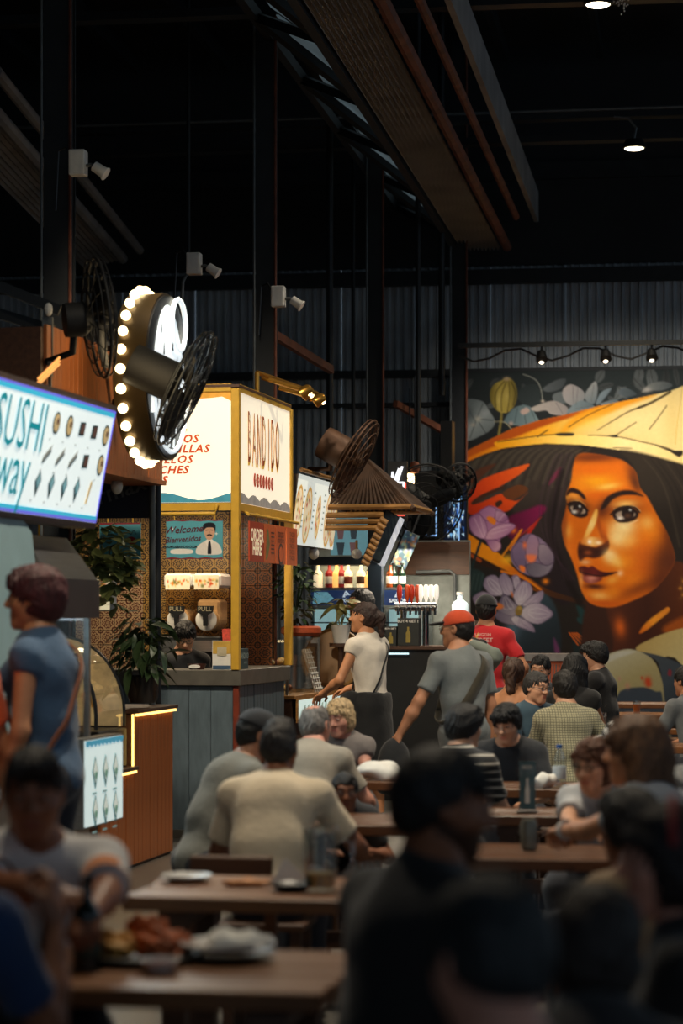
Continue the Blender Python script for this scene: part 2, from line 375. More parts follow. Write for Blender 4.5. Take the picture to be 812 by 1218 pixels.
    L(q4((70, 320), (180, 385)), 4, (150, 62, 16)); L(q4((330, 460), (470, 500), (600, 585)), 3, (206, 110, 16))
    B(*q4((370, 380))[0], 8, 6, (238, 170, 30), .9); B(*q4((635, 530))[0], 4, 3.5, (226, 120, 20)); B(*q4((410, 175))[0], 4, 4, (226, 110, 24))
    # dark teal leaves low left
    P(q4((50, 480), (120, 440), (210, 480), (190, 600), (90, 640), (50, 600)), (34, 48, 47), 3)
    for i in range(4): L(q4((90+28*i, 590), (110+30*i, 480)), 2, (52, 66, 62), .8)
    L(q4((185, 250), (150, 350), (105, 480)), 3.2, (26, 40, 40))
    P(q4((380, 800), (520, 640), (640, 620), (720, 760), (735, 1040), (560, 1300), (400, 1300)), gr((606, 730), (664, 800), (52, 68, 78), (34, 42, 48), (28, 32, 36)), 4)
    B(*q4((400, 870))[0], 10, 16, (86, 106, 122), .8, 20); P(q4((690, 920), (725, 980), (735, 1040), (700, 1030)), (96, 50, 84), 3)
    P([(550, 780), (612, 780), (640, 830), (640, 905), (550, 905)], (30, 34, 36), 4)
    for p, c in ((((160, 280), (280, 290), (300, 420), (200, 470)), (26, 36, 36)), (((180, 800), (250, 850), (300, 940), (230, 930)), (28, 52, 52))): P(q7(*p) if c[0] == 26 else q6(*p), c, 3)
    P(q7((190, 170), (250, 190), (230, 215), (190, 200)), (30, 54, 54), 2)
    P(q6((300, 945), (360, 965), (345, 985), (300, 965)), (214, 96, 34)); 
    for i in range(4): L(q7((140+14*i, 265), (190+18*i, 335-8*i)), 1.6, (200, 88, 24))
    P([(694, 735), (712, 700), (735, 724), (738, 800), (716, 850), (690, 850)], (54, 30, 22), 4)
    # ---- flowers
    pur = q4((105, 90), (170, 50), (240, 5), (310, 25), (370, 80), (385, 130), (430, 145), (380, 200), (320, 240), (325, 300), (290, 325), (250, 300), (215, 240), (150, 215), (110, 170))
    P(pur, gr((558, 610), (612, 650), (134, 82, 122), (170, 116, 148), (128, 76, 118)))
    for a, c1, c2 in ((((110, 90), (170, 60), (215, 110), (230, 190), (205, 235), (140, 205), (108, 150)), (140, 88, 126), (196, 150, 170)), (((215, 240), (235, 185), (300, 140), (380, 125), (425, 148), (370, 205), (290, 240)), (206, 160, 170), (146, 92, 130)),
                      (((170, 50), (240, 8), (300, 40), (270, 100), (220, 105)), (150, 96, 134), (178, 124, 152)), (((290, 40), (345, 50), (372, 95), (330, 120), (285, 100)), (192, 146, 164), (130, 78, 116)), (((225, 245), (290, 245), (325, 270), (315, 310), (280, 325), (245, 290)), (140, 88, 128), (206, 158, 164))):
        Q = np.array(q4(*a)); P(Q, gr(Q.min(0), Q.max(0), c1, c2)); L(np.vstack([Q, Q[:1]]), .9, (88, 46, 80), .7)
    P(q4((225, 85), (255, 80), (290, 105), (280, 135), (245, 120)), (222, 120, 30))
    for p in (((140, 90), (200, 220)), ((180, 80), (215, 210)), ((260, 170), (390, 140)), ((260, 200), (370, 170)), ((350, 60), (310, 110))): L(q4(*p), 1.1, (216, 176, 186), .6)
    Q = q4((395, 310), (440, 250), (510, 200), (580, 220), (640, 270), (690, 330), (690, 410), (660, 470), (590, 500), (520, 490), (450, 455), (400, 390)); P(Q, gr((608, 640), (660, 680), (94, 74, 104), (126, 104, 126), (88, 74, 92)))
    for a, c1, c2 in ((((400, 310), (450, 255), (500, 290), (500, 400), (470, 450), (415, 390)), (120, 96, 122), (96, 80, 104)), (((495, 270), (530, 205), (580, 230), (590, 300), (575, 370), (530, 400), (500, 360)), (134, 106, 130), (158, 116, 126)),
                      (((590, 275), (640, 280), (688, 340), (685, 400), (630, 420), (585, 370)), (140, 122, 130), (104, 88, 104)), (((495, 420), (560, 400), (640, 420), (685, 410), (650, 475), (580, 500), (520, 480)), (86, 78, 90), (128, 116, 126))):
        Q = np.array(q4(*a)); P(Q, gr(Q.min(0), Q.max(0), c1, c2)); L(np.vstack([Q, Q[:1]]), .8, (58, 42, 62), .8)
    P(q4((500, 350), (565, 350), (560, 390), (520, 398)), (222, 110, 66), 4); P(q4((455, 420), (490, 430), (490, 465), (460, 455)), (226, 112, 40), 2); B(*q4((490, 280))[0], 2.5, 4, (220, 104, 60))
    wl = (((130, 640), (200, 600), (280, 640), (300, 700), (250, 740), (160, 700)), ((205, 560), (225, 500), (290, 490), (330, 560), (335, 620), (260, 625)), ((310, 520), (345, 470), (400, 530), (410, 610), (350, 620)), ((400, 500), (440, 490), (462, 540), (430, 600)),
          ((255, 740), (320, 745), (400, 770), (430, 830), (330, 810)), ((410, 630), (440, 560), (490, 525), (540, 570), (530, 640), (450, 700)), ((470, 700), (540, 630), (615, 595), (612, 650), (560, 700)), ((450, 745), (520, 690), (590, 680), (660, 720), (685, 760), (640, 800), (580, 825), (500, 800)),
          ((420, 765), (480, 790), (540, 830), (560, 880), (500, 862), (430, 835), (395, 790)), ((300, 720), (345, 620), (400, 660), (445, 715), (420, 770), (350, 755)))
    for i, a in enumerate(wl):
        Q = np.array(q4(*a)); m = Q.mean(0); far = Q[np.argmax(((Q-q4((440, 730))[0])**2).sum(1))]; P(Q, gr(q4((440, 730))[0], far, (196, 184, 184), (168, 152, 164), (130, 112, 132)) if i not in (4, 9) else gr(far, q4((440, 730))[0], (88, 76, 96), (150, 138, 144)))
        L(np.vstack([Q, Q[:1]]), .8, (98, 84, 104), .8)
        for k in (-.35, 0, .35):
            n = np.array([-(far-m)[1], (far-m)[0]]); L([q4((440, 730))[0]*np.array(.45)+m*.55+n*k*.3, m+n*k, m+(far-m)*.8+n*k*.3], .9, (214, 206, 204) if i % 2 else (120, 104, 124), .5)
    P(q4((425, 730), (450, 695), (475, 720), (465, 760), (435, 765)), (132, 104, 50)); B(*q4((455, 715))[0], 2.5, 2, (176, 144, 70))
    P(q4((270, 710), (310, 680), (345, 705), (310, 725)), (206, 108, 50), 2.5); P(q4((395, 600), (410, 620), (405, 640)), (220, 110, 50), 2)
    # ---- hat
    top = [(549, 538), (580, 523), (610, 509), (640, 500), (672, 493.5), (710, 484), (762, 474), (797, 467), (812, 461), (850, 449)]
    bot = [(990, 628), (940, 604), (880, 578), (812, 554), (770, 542), (730, 534.5), (690, 529), (650, 527), (636, 528), (600, 532), (574, 540), (549, 551)]
    hat = top+[(900, 462), (990, 500)]+bot
    P(hat, gr((551, 540), (800, 500), (208, 104, 10), (222, 140, 14), (232, 160, 32), (216, 182, 104), (220, 190, 122), (222, 196, 130)), sm=0)
    cv.mask(hat, sm=0)
    P([(549, 536), (610, 506), (672, 491), (740, 478), (745, 481), (690, 494), (640, 509), (590, 529), (549, 545)], gr((551, 540), (740, 480), (176, 78, 14), (166, 70, 14), (178, 84, 18)), 3)
    P([(700, 487), (760, 473), (780, 471), (740, 486), (690, 508), (668, 515), (676, 502)], gr((670, 510), (770, 474), (226, 150, 26), (214, 130, 16)), 5)
    B(760, 500, 45, 16, (226, 198, 134), .8, -14); B(700, 505, 22, 7, (232, 190, 90), .7, -20); B(800, 500, 10, 40, (206, 176, 106), .6); B(830, 500, 12, 40, (188, 150, 70), .5, 10)
    P([(590, 524), (640, 518), (666, 516.5), (700, 518), (734, 520.5), (762, 527), (790, 534), (812, 542), (880, 566), (880, 585), (812, 556), (770, 544), (730, 536), (690, 530), (640, 529), (600, 533)], gr((600, 528), (812, 550), (228, 150, 16), (238, 196, 96), (234, 206, 140), (226, 194, 120)), 1.5)
    for p, wd in ((((592, 524.5), (636, 518.5), (666, 516.3)), 1), (((700, 518), (734, 520), (762, 526), (790, 533), (808, 541)), (.8, 1.4)), (((711, 512), (745, 492), (760, 486)), (.8, 2)), (((760, 486), (775, 480), (797, 468)), (3, 2.6)),
                  (((732, 519), (757, 503)), 1), (((772, 512), (783, 498), (793, 484)), 1.1), (((677, 508), (700, 494), (730, 481)), .9), (((640, 519), (652, 511)), 1.3), (((730, 533), (752, 534)), .9)): L(p, wd, (44, 34, 20), .9)
    P([(664, 515), (682, 515), (681, 518.5), (663, 517.8)], (42, 38, 30)); P([(722, 519), (734, 518), (734, 521)], (42, 38, 30)); P([(780, 531), (800, 537), (812, 538), (808, 545), (796, 538)], (40, 34, 26))
    L([(812, 461), (806, 500), (803, 530)], 1, (180, 140, 60), .5)
    cv.clip = None
    # ---- hair to the right, neck, clothes
    P([(738, 536), (790, 547), (900, 585), (990, 640), (990, 905), (880, 800), (850, 740), (812, 690), (800, 650), (780, 610), (762, 580), (752, 552)], gr((760, 560), (900, 700), (44, 36, 28), (36, 29, 24), (28, 22, 20)), 4)
    for i in range(14): L([(765+i*9, 545+i*2), (790+i*9, 580+i*4), (808+i*11, 650+i*4)], (1, 3), (64, 54, 42) if i % 3 == 0 else (26, 21, 18), .5, 2)
    P([(724, 716), (775, 702), (803, 668), (830, 690), (850, 745), (812, 752), (775, 762), (752, 775), (742, 800), (728, 790), (730, 760)], gr((730, 740), (810, 740), (74, 36, 22), (58, 28, 18), (80, 38, 18)), 3)
    P([(790, 745), (830, 728), (860, 740), (850, 760), (800, 756)], (166, 80, 20), 6, .8)
    B(738, 746, 7, 12, (196, 88, 26), 1, -8); P(q6((552, 967), (600, 900), (690, 832), (724, 812), (732, 838), (660, 900), (590, 955)), gr(q6((552, 967))[0], q6((725, 815))[0], (198, 92, 16), (224, 140, 36), (206, 120, 34)), 1.6)
    P([(756, 772), (774, 760), (794, 752), (812, 747), (860, 740), (960, 790), (980, 905), (860, 905), (812, 792), (780, 782)], gr((756, 772), (860, 850), (168, 142, 84), (186, 172, 122), (150, 140, 102)))
    P([(755, 774), (786, 780), (812, 791), (840, 810), (850, 905), (786, 905), (786, 800), (770, 780)], gr((770, 780), (820, 840), (62, 66, 70), (54, 62, 70), (40, 46, 52)))
    P([(696, 830), (706, 793), (720, 780), (736, 774), (750, 772), (764, 776), (778, 786), (786, 804), (790, 830), (792, 905), (696, 905)], gr((720, 776), (760, 850), (170, 164, 138), (150, 138, 96), (140, 130, 94)))
    P([(709, 790), (736, 775), (756, 775), (735, 783), (712, 792)], (176, 172, 156), 3); P([(733, 830), (760, 817), (780, 822), (788, 830), (788, 905), (733, 905)], (52, 60, 70), 2)
    P(q7((730, 480), (745, 490), (740, 520), (722, 510)), (120, 40, 50), 2)
    for x, y, a, b in ((604, 550, 4, 5), (570, 532, 1.4, 2), (610, 570, 3, 3)): B(*q7((x, y))[0], a, b, (178, 58, 28))
    B(*q7((485, 580))[0], 3, 4, (176, 120, 100), .7); B(*q7((437, 538))[0], 1.6, 2.6, (176, 120, 110), .7)
    # ---- face
    face = [(690, 540), (683, 552), (680, 572), (674, 588), (675, 598), (672, 612), (669, 626), (672, 646), (680, 664), (687, 684), (691, 700), (698, 713), (708, 720), (722, 722.5), (736, 721), (754, 714), (774, 704), (790, 688), (802, 668), (799, 650), (791, 630), (781, 612), (770, 592), (761, 580), (757, 564), (750, 555), (738, 547), (712, 541)]
    P(face, (206, 98, 12), 2); cv.mask(face, 2)
    B(718, 542, 34, 6, (120, 50, 16), .9); B(755, 560, 8, 18, (110, 50, 18), .9, -20); B(710, 572, 22, 10, (226, 150, 18), .9); B(708, 560, 20, 6, (212, 96, 10), .8); B(724, 579, 14, 4, (232, 188, 84), .8, -8); B(690, 580, 10, 10, (222, 128, 16), .7)
    B(712, 590, 14, 5, (206, 92, 10), .8); B(676, 592, 4, 5, (228, 160, 60), .8)
    B(803, 668, 16, 24, (92, 42, 22), 1, 25); B(796, 640, 7, 18, (120, 54, 18), .9, -25); B(785, 690, 14, 10, (86, 38, 20), .9, -35); B(770, 680, 14, 14, (206, 92, 12), .6)
    B(775, 634, 12, 20, (222, 118, 16), .9, -20); B(742, 626, 16, 12, (234, 206, 140), 1, -12); B(736, 640, 14, 12, (234, 200, 130), .95); B(750, 646, 10, 8, (232, 178, 90), .7); B(760, 652, 12, 8, (214, 106, 14), .6); B(770, 622, 8, 9, (232, 176, 90), .7, -30)
    B(765, 660, 20, 12, (186, 84, 18), .45); B(740, 668, 14, 10, (224, 132, 26), .9); B(728, 664, 8, 7, (232, 190, 120), .9); B(752, 690, 16, 10, (218, 116, 16), .8)
    B(676, 632, 5, 9, (230, 156, 60), .9); B(677, 655, 5, 12, (216, 110, 26), .8); B(670, 640, 3, 20, (140, 60, 20), .6)
    B(790, 665, 16, 34, (70, 32, 18), .75, 22); B(760, 700, 26, 7, (96, 42, 16), .6, -24); B(672, 620, 4, 26, (110, 46, 16), .6); B(756, 575, 6, 14, (70, 34, 18), .8, -25); B(700, 545, 30, 5, (90, 40, 16), .7)
    # sockets, eyes
    B(688, 601, 15, 8, (60, 28, 16), .95, 18); B(744, 605, 24, 11, (116, 52, 18), .8, -4); B(718, 606, 8, 13, (92, 40, 18), .9, 25); B(744, 600, 14, 5, (232, 178, 92), .9, -3); B(684, 590, 8, 4, (222, 150, 60), .7, 25)
    P(q6((118, 135), (140, 105), (175, 105), (215, 130), (238, 165), (225, 170), (190, 140), (150, 130), (125, 150)), (40, 22, 16), 2); P(q6((325, 235), (350, 170), (400, 135), (460, 118), (520, 122), (580, 155), (520, 146), (450, 150), (395, 175), (360, 215)), (38, 22, 16), 2.5)
    def eye(o, i, ir, c1):
        P(o, (36, 22, 18), 1.6); inn = np.array(o); m = inn.mean(0); P(m+(inn-m)*np.array([.76, .52]), (150, 128, 108), 1.5); P(ring_pts(i[0], i[1], ir, ir*1.05, 12), (30, 20, 18), 1.2, sm=0); B(i[0], i[1]+ir*.4, ir*.6, ir*.4, c1, .8); B(i[0]+ir*.35, i[1]-ir*.5, 1.4, 1.2, (236, 232, 224), 1)
    eye(q6((395, 265), (420, 232), (470, 218), (520, 225), (550, 255), (535, 290), (480, 310), (425, 305)), q6((487, 255))[0], 7.4, (96, 60, 40))
    eye(q6((130, 205), (160, 185), (205, 195), (245, 235), (245, 270), (200, 280), (150, 255)), q6((190, 228))[0], 6.2, (84, 52, 36))
    B(*q6((440, 285))[0], 4, 2, (224, 212, 196)); B(*q6((170, 245))[0], 3.5, 2, (214, 204, 190)); L(q6((405, 232), (470, 212), (530, 218), (560, 245)), 1.4, (232, 200, 150), .8); L(q6((420, 318), (480, 322), (545, 295)), 1.5, (228, 186, 130), .8)
    L(q6((385, 262), (420, 228), (475, 214), (530, 222), (556, 250)), 2, (22, 14, 12), .9); L(q6((128, 200), (165, 182), (210, 194), (250, 240)), 2, (22, 14, 12), .9); L(q6((150, 180), (200, 178), (235, 205)), 1, (222, 170, 100), .6)
    # nose
    P(q6((292, 236), (308, 240), (300, 300), (268, 370), (240, 400), (225, 400), (250, 330)), gr(q6((300, 236))[0], q6((235, 400))[0], (224, 160, 66), (236, 196, 116), (228, 160, 66)), 2.5)
    P(q6((310, 275), (335, 330), (362, 390), (374, 440), (350, 495), (300, 470), (330, 430), (320, 380), (305, 330)), (150, 66, 16), 3, .9); B(*q6((345, 350))[0], 4, 9, (198, 92, 18), .8, -15)
    P(q6((192, 440), (215, 420), (250, 445), (300, 455), (345, 430), (372, 420), (374, 460), (345, 500), (290, 522), (240, 515), (205, 540), (190, 500)), gr(q6((280, 430))[0], q6((280, 530))[0], (104, 46, 18), (44, 20, 14), (70, 30, 16)), 2.5)
    P(q6((205, 430), (230, 395), (290, 395), (340, 405), (345, 430), (300, 450), (245, 445)), gr(q6((210, 430))[0], q6((340, 420))[0], (206, 112, 36), (234, 180, 100), (180, 90, 24)), 2.5)
    B(*q6((260, 424))[0], 2.2, 2.4, (250, 240, 220)); B(*q6((312, 430))[0], 4, 2.2, (244, 216, 170)); B(*q6((250, 488))[0], 5, 3, (150, 70, 30), .8)
    B(*q6((375, 500))[0], 7, 7, (234, 196, 130), .95, 40); B(*q6((420, 545))[0], 8, 5, (232, 180, 90), .8, 40); B(*q6((235, 545))[0], 6, 3, (216, 160, 110), .9)
    # mouth, chin
    P(q6((193, 582), (222, 568), (252, 576), (278, 568), (312, 592), (360, 606), (428, 603), (385, 622), (330, 634), (270, 630), (222, 626)), gr(q6((200, 575))[0], q6((380, 620))[0], (70, 22, 18), (96, 30, 26), (44, 16, 14)), 1.6)
    P(q6((208, 626), (270, 630), (335, 634), (318, 660), (262, 672), (225, 658)), gr(q6((215, 650))[0], q6((320, 640))[0], (120, 48, 38), (170, 96, 84), (110, 44, 34)), 1.8); B(*q6((275, 640))[0], 6, 2.4, (196, 124, 106), .8)
    L(q6((200, 600), (260, 618), (330, 628), (400, 615)), 1.2, (28, 10, 10)); B(*q6((290, 690))[0], 12, 3.2, (66, 28, 18), .95, 4); B(*q6((440, 612))[0], 3.5, 4, (234, 184, 140), .9, 50); B(*q6((395, 650))[0], 8, 5, (226, 156, 60), .8, -20)
    B(*q6((320, 745))[0], 13, 5.5, (230, 164, 80), .95, 2); B(*q6((350, 790))[0], 20, 3.5, (190, 80, 14), .8, 4); B(*q6((400, 720))[0], 8, 6, (220, 124, 20), .7); B(*q6((210, 650))[0], 2.5, 9, (222, 150, 80), .8); B(*q6((250, 770))[0], 5, 5, (206, 96, 20), .8)
    cv.clip = None
    L([(669, 560), (660, 600), (658, 640), (676, 690), (690, 716)], (5, 8), (24, 16, 14), .8, 4)
    for i in range(8): L([(684-i*3, 540), (672-i*4, 590), (662-i*2, 640), (670+i*2, 690)], 1.2, (60, 40, 52) if i % 2 else (30, 22, 22), .5, 2)
    for i in range(7): B(811+2*math.sin(i*1.7), 688+i*4, 2.6, 2.2, (170, 110, 40) if i % 2 else (96, 58, 24))
    return cv
# ================================================================== materials
M = {}
M['steel'] = pm('black_steel', rgb(30, 33, 35), .55, .3, .3, 5)
M['rust'] = pm('rusty_pipe', rgb(104, 58, 40), .7, .2, .4, 6)
M['conduit'] = pm('grey_conduit', rgb(96, 100, 100), .5, .4, .2, 8)
M['black'] = pm('black_plastic', rgb(16, 17, 18), .45, 0, .2, 10)
M['sheet'] = pm('galvanised_sheet', rgb(150, 156, 160), .6, .2, .3, 1.6)
M['sheet_dk'] = pm('painted_roof_sheet', rgb(132, 128, 124), .6, .2, .3, 2)
M['roof'] = pm('dark_roof', rgb(26, 29, 31), .8, 0, .3, 1)
M['floor'] = pm('concrete_floor', rgb(96, 92, 86), .35, 0, .25, 1.2, bump=.05)
M['white'] = pm('white_enamel', rgb(225, 222, 214), .4, 0, .05, 12)
M['yellow'] = pm('yellow_paint', rgb(206, 160, 52), .45, 0, .08, 16)
M['wood'] = pm('orange_wood', rgb(158, 88, 40), .45, 0, .3, 3, stretch=(14, 14, 1))
M['table'] = pm('table_wood', rgb(124, 78, 40), .36, 0, .32, 3, stretch=(1.2, 16, 4), bump=.05)
M['darkwood'] = pm('dark_wood', rgb(78, 50, 32), .5, 0, .3, 3, stretch=(2, 12, 12))
M['bamboo'] = pm('bamboo', rgb(150, 106, 52), .5, 0, .3, 8, stretch=(1, 1, 5))
M['thatch'] = pm('thatch_pole', rgb(66, 44, 28), .7, 0, .35, 8)
M['stainless'] = pm('stainless', rgb(170, 170, 168), .3, .9, .1, 4, stretch=(1, 1, 14))
M['slate'] = pm('blue_grey_plank', rgb(92, 106, 114), .4, 0, .22, 5, stretch=(4, 4, 1), bump=.1)
M['countertop'] = pm('grey_countertop', rgb(92, 88, 80), .4, 0, .2, 9)
M['redbrown'] = pm('red_brown_trim', rgb(120, 48, 28), .5, 0, .15, 12)
M['chrome'] = pm('chrome', rgb(190, 192, 194), .15, 1, .05, 5)
M['navy'] = pm('navy_frame', rgb(28, 44, 58), .5, 0, .15, 8)
M['clear'] = glass('clear_pane')
M['paper'] = pm('white_paper', rgb(226, 224, 216), .8, 0, .06, 20)
M['warmglow'] = glow('warm_lamp', (1.0, .74, .38), 7.0)
M['bulb'] = glow('bulb_glow', (1.0, .78, .42), 6.0)
M['ledwarm'] = glow('led_strip_warm', (1.0, .62, .16), 3.0)
M['flood'] = glow('flood_lens', (1.0, .86, .62), 9.0)
M['coolglow'] = glow('cool_light', (.62, .86, .95), .9)

UB = Vector((math.cos(TB), -math.sin(TB), 0)); VB = Vector((math.sin(TB), math.cos(TB), 0))
# ------------------------------------------------------------------ floor, walls, roof
props(MB().bbox((-16, -8, -.2), (16, 31, 0)).build('floor', M['floor']), 'grey concrete hall floor', kind='structure')
def struct(name, label, loc=(0, 0, 0), rz=0.0):
    o = bpy.data.objects.new(name, None); col.objects.link(o); o.location = loc; o.rotation_euler = (0, 0, rz); return props(o, label, kind='structure')
def corr_mesh(n, pitch, h, amp, mat):
    mb = MB(); prof = []
    for i in range(n):
        x = i*pitch; prof += [(x, 0), (x+pitch*.5, 0), (x+pitch*.62, -amp), (x+pitch*.88, -amp)]
    prof.append((n*pitch, 0)); vs = []
    for x, y in prof: vs += [(x, y, 0), (x, y, h)]
    mb.add(vs, [(2*i, 2*i+2, 2*i+3, 2*i+1) for i in range(len(prof)-1)])
    return mb.mesh('sheet', mat)
wb = struct('wall_back', 'corrugated metal back wall of the hall', (0, 28.4, 0), -TB)
sm = corr_mesh(9, .1, 5.85, .03, M['sheet'])
for i in range(22): link('sheet', sm, wb, ((i-11)*.9, .012*(i % 2), 0))
MB().bbox((-10, -.10, 5.80), (10, .05, 8.4)).build('added_black_board', M['roof'], wb)  # black board added to keep the wall above the sheets black
for z, hh in ((5.66, .17), (4.52, .09), (4.15, .05), (6.9, .2)): MB().bbox((-10, -.16, z-hh/2), (10, -.06, z+hh/2)).build('girt', M['steel'], wb)
for name, x, hz in (('wall_left', -9.5, 8.4), ('wall_right', 12.5, 2.8)):  # unseen right wall is kept low to let sky light in over it
    props(MB().bbox((x-.1, -8, 0), (x+.1, 31, hz)).build(name, M['roof']), 'dark side wall of the hall', kind='structure')
props(MB().bbox((-16, -8.2, 0), (16, -8, 2.4)).build('wall_front', M['roof']), 'low wall at the open front of the hall', kind='structure')
ce = struct('ceiling', 'black steel roof structure with beams and corrugated sheets')
MB().bbox((-16, -8, 8.4), (16, 31, 8.5)).build('roof_sheet', M['roof'], ce)
# cross beams over the column rows, purlins along the hall
for (px, d, w_) in ((71, 9.5, .16), (71, 14.5, .16), (317, 19.5, .16), (447, 25.0, .18)):
    c = at(px, HY, d); c.z = 6.66
    for zz in (6.62, 6.86): MB().beam(c+Vector((0, 0, zz-6.66))-UB*9, c+Vector((0, 0, zz-6.66))+UB*11, w_, .07).build('beam', M['steel'], ce)
    MB().tube([c-UB*9+Vector((0, -.12, .24)), c+UB*11+Vector((0, -.12, .24))], .018, 6).build('conduit', M['conduit'], ce)
for k in range(-8, 12): 
    p = UB*(k*1.1)
    if -9 < p.x < 12: MB().beam(p+VB*4+Vector((0, 0, 8.2)), p+VB*27.5+Vector((0, 0, 8.2)), .08, .18).build('purlin', M['steel'], ce)
# gutter over the aisle: corrugated underside, truss and daylight panels on its left side, rusty pipes on its right
g1 = at(550, 300, 27.5); g1.z = 5.88
def along(t, dx=0.0, z=0.0): return g1-VB*t+UB*dx+Vector((0, 0, z))
vs = []; fs = []; nr = 10
for j in range(nr*2+1):
    a = j/(nr*2)*.46; zz = 0.045 if j % 2 else 0.0
    vs += [along(0, a, zz), along(19, a, zz)]
fs = [(2*j, 2*j+2, 2*j+3, 2*j+1) for j in range(nr*2)]
MB().add(vs, fs).build('gutter_sheet', M['sheet_dk'], ce)
MB().tube([along(0, .52, .04), along(19, .52, .04)], .055, 8).build('rusty_pipe', M['rust'], ce)
MB().tube([along(1, .70, .22), along(19, .70, .22)], .04, 8).build('rusty_pipe', M['rust'], ce)
MB().beam(along(0, .86, .5), along(19, .86, .5), .05, .35).build('gutter_side', M['sheet_dk'], ce)
MB().beam(along(0, -.06, .02), along(19, -.06, .02), .07, .10).build('truss_chord', M['steel'], ce)
MB().beam(along(0, -.80, .55), along(19, -.80, .55), .07, .10).build('truss_chord', M['steel'], ce)
for i in range(17):
    a, b = ((-.06, .06), (-.80, .55)) if i % 2 else ((-.80, .55), (-.06, .06))
    MB().beam(along(i*1.1, *a), along((i+1)*1.1, *b), .07, .07).build('truss_web', M['steel'], ce)
dl = glow('daylight_panel', (.30, .42, .48), .13, var=.4, scale=2)
wd = struct('window_1', 'dim translucent daylight panels behind the roof truss')
for i in range(9):
    q = [along(i*2.1+a, *b) for a, b in ((.1, (-.08, .22)), (1.95, (-.08, .22)), (1.95, (-.74, .70)), (.1, (-.74, .70)))]
    MB().add(q+[p+Vector((0, 0, .02)) for p in q], [(0, 1, 2, 3), (7, 6, 5, 4), (0, 4, 5, 1), (1, 5, 6, 2), (2, 6, 7, 3), (3, 7, 4, 0)]).build('pane', dl, wd)
# second gutter at the left
a0 = at(146, 308, 27.5); a1 = at(-35, 100, 18.6); dv = (a1-a0).normalized(); sd_ = dv.cross(Vector((0, 0, 1))).normalized()
vs = []
for j in range(17):
    q = -.02-.42*j/16; vs += [a0+sd_*q*-1+Vector((0, 0, -.02-.1*j/16+(.02 if j % 2 else 0))), a1+sd_*q*-1+Vector((0, 0, -.02-.1*j/16+(.02 if j % 2 else 0)))]
MB().add(vs, [(2*j, 2*j+2, 2*j+3, 2*j+1) for j in range(16)]).build('gutter_sheet', M['sheet_dk'], ce)
MB().tube([a0, a1], .06, 8).build('gutter_pipe', M['sheet_dk'], ce)
MB().tube([a0-sd_*.2+Vector((0, 0, .1)), a1-sd_*.2+Vector((0, 0, .1))], .05, 8).build('gutter_pipe', M['sheet_dk'], ce)
# hanging rods and braces
for px, y1, d, r in ((224, 318, 20, .016), (392, 600, 24, .035), (420, 560, 25.5, .02), (497, 600, 25.5, .03), (525, 470, 26, .035)):
    p = at(px, y1, d); MB().cyl(p, (p.x, p.y, 8.3), r, n=8).build('hanger_rod', M['steel'], ce)
p, q = at(320, 15, 19.5), at(446, 172, 24.8); MB().beam(p, q, .08, .08).build('brace', M['steel'], ce)
p, q = at(326, 398, 20), at(394, 440, 22); MB().beam(p, q, .05, .07).build('brace', M['rust'], ce)
p, q = at(470, 480, 25.5), at(540, 520, 27); MB().beam(p, q, .05, .07).build('brace', M['rust'], ce)
# ------------------------------------------------------------------ columns
def column(px, d, w_, label, ztop=8.3, y1=None):
    p = at(px, HY, d); p.z = 0; t = thing('steel_column', label, 'column', p, -TB, 'hall columns')
    z0 = 0.0
    MB().bbox((-w_/2, -w_/2, z0), (w_/2, -w_/2+.02, ztop)).build('flange', M['steel'], t)
    MB().bbox((-w_/2, w_/2-.02, z0), (w_/2, w_/2, ztop)).build('flange', M['steel'], t)
    MB().bbox((-w_/2+.012, -w_/2+.02, z0), (w_/2-.012, w_/2-.02, ztop)).build('web', M['steel'], t)
    MB().bbox((-w_/2-.05, -w_/2-.05, 0), (w_/2+.05, w_/2+.05, .025)).build('base_plate', M['steel'], t)
    MB().cyl((-w_/2-.012, -w_/2-.012, .3), (-w_/2-.012, -w_/2-.012, 6.6), .011, n=6).build('conduit', M['conduit'], t)
    MB().cyl((w_/2+.012, -w_/2-.012, .3), (w_/2+.012, -w_/2-.012, ztop), .013, n=6).build('pipe', M['rust'], t)
    return t
column(71, 16.35, .18, 'thick black steel column above the sushi menu sign')
column(317, 19.6, .155, 'black steel column rising behind the cream kiosk sign')
column(447, 25.0, .15, 'slim black steel column right of the rusty round fan')
column(546, 27.0, .16, 'black steel column at the left edge of the mural')
# junction boxes with a small swivel lamp
def spot_box(px, py, d, label, k=1.0):
    p = at(px, py, d); t = thing('swivel_spotlight', label, 'spotlight', p, -TB, 'box spotlights on the columns')
    MB().bbox((-.055*k, -.05, -.085*k), (.055*k, .05, .085*k)).build('box', M['white'], t, bevel=.006)
    MB().bbox((-.04*k, -.054, -.07*k), (.04*k, -.049, .07*k)).build('cover', M['paper'], t)
    MB().tube([(.055*k, 0, -.02), (.09*k, -.01, -.015), (.12*k, -.02, -.03)], .012, 6).build('arm', M['conduit'], t)
    h = MB().lathe([(.02, -.05), (.035, -.045), (.038, .03), (.048, .05), (.046, .055)], 12, (.155*k, -.03, -.055), Matrix.Rotation(math.radians(125), 3, 'Y')).build('lamp_head', M['white'], t, smooth='auto')
    MB().tube([(-.05, .03, .05), (-.1, .06, .12), (-.16, .08, .10), (-.18, .08, -.3)], .008, 6).build('cable', M['black'], t)
spot_box(93, 194, 15.8, 'white box spotlight fixed to the leftmost column')
spot_box(231, 314, 18.5, 'white box spotlight above the round bulb sign')
spot_box(331, 353, 19.3, 'white box spotlight on the column behind the kiosk sign')
p = at(225, 320, 18.5); 
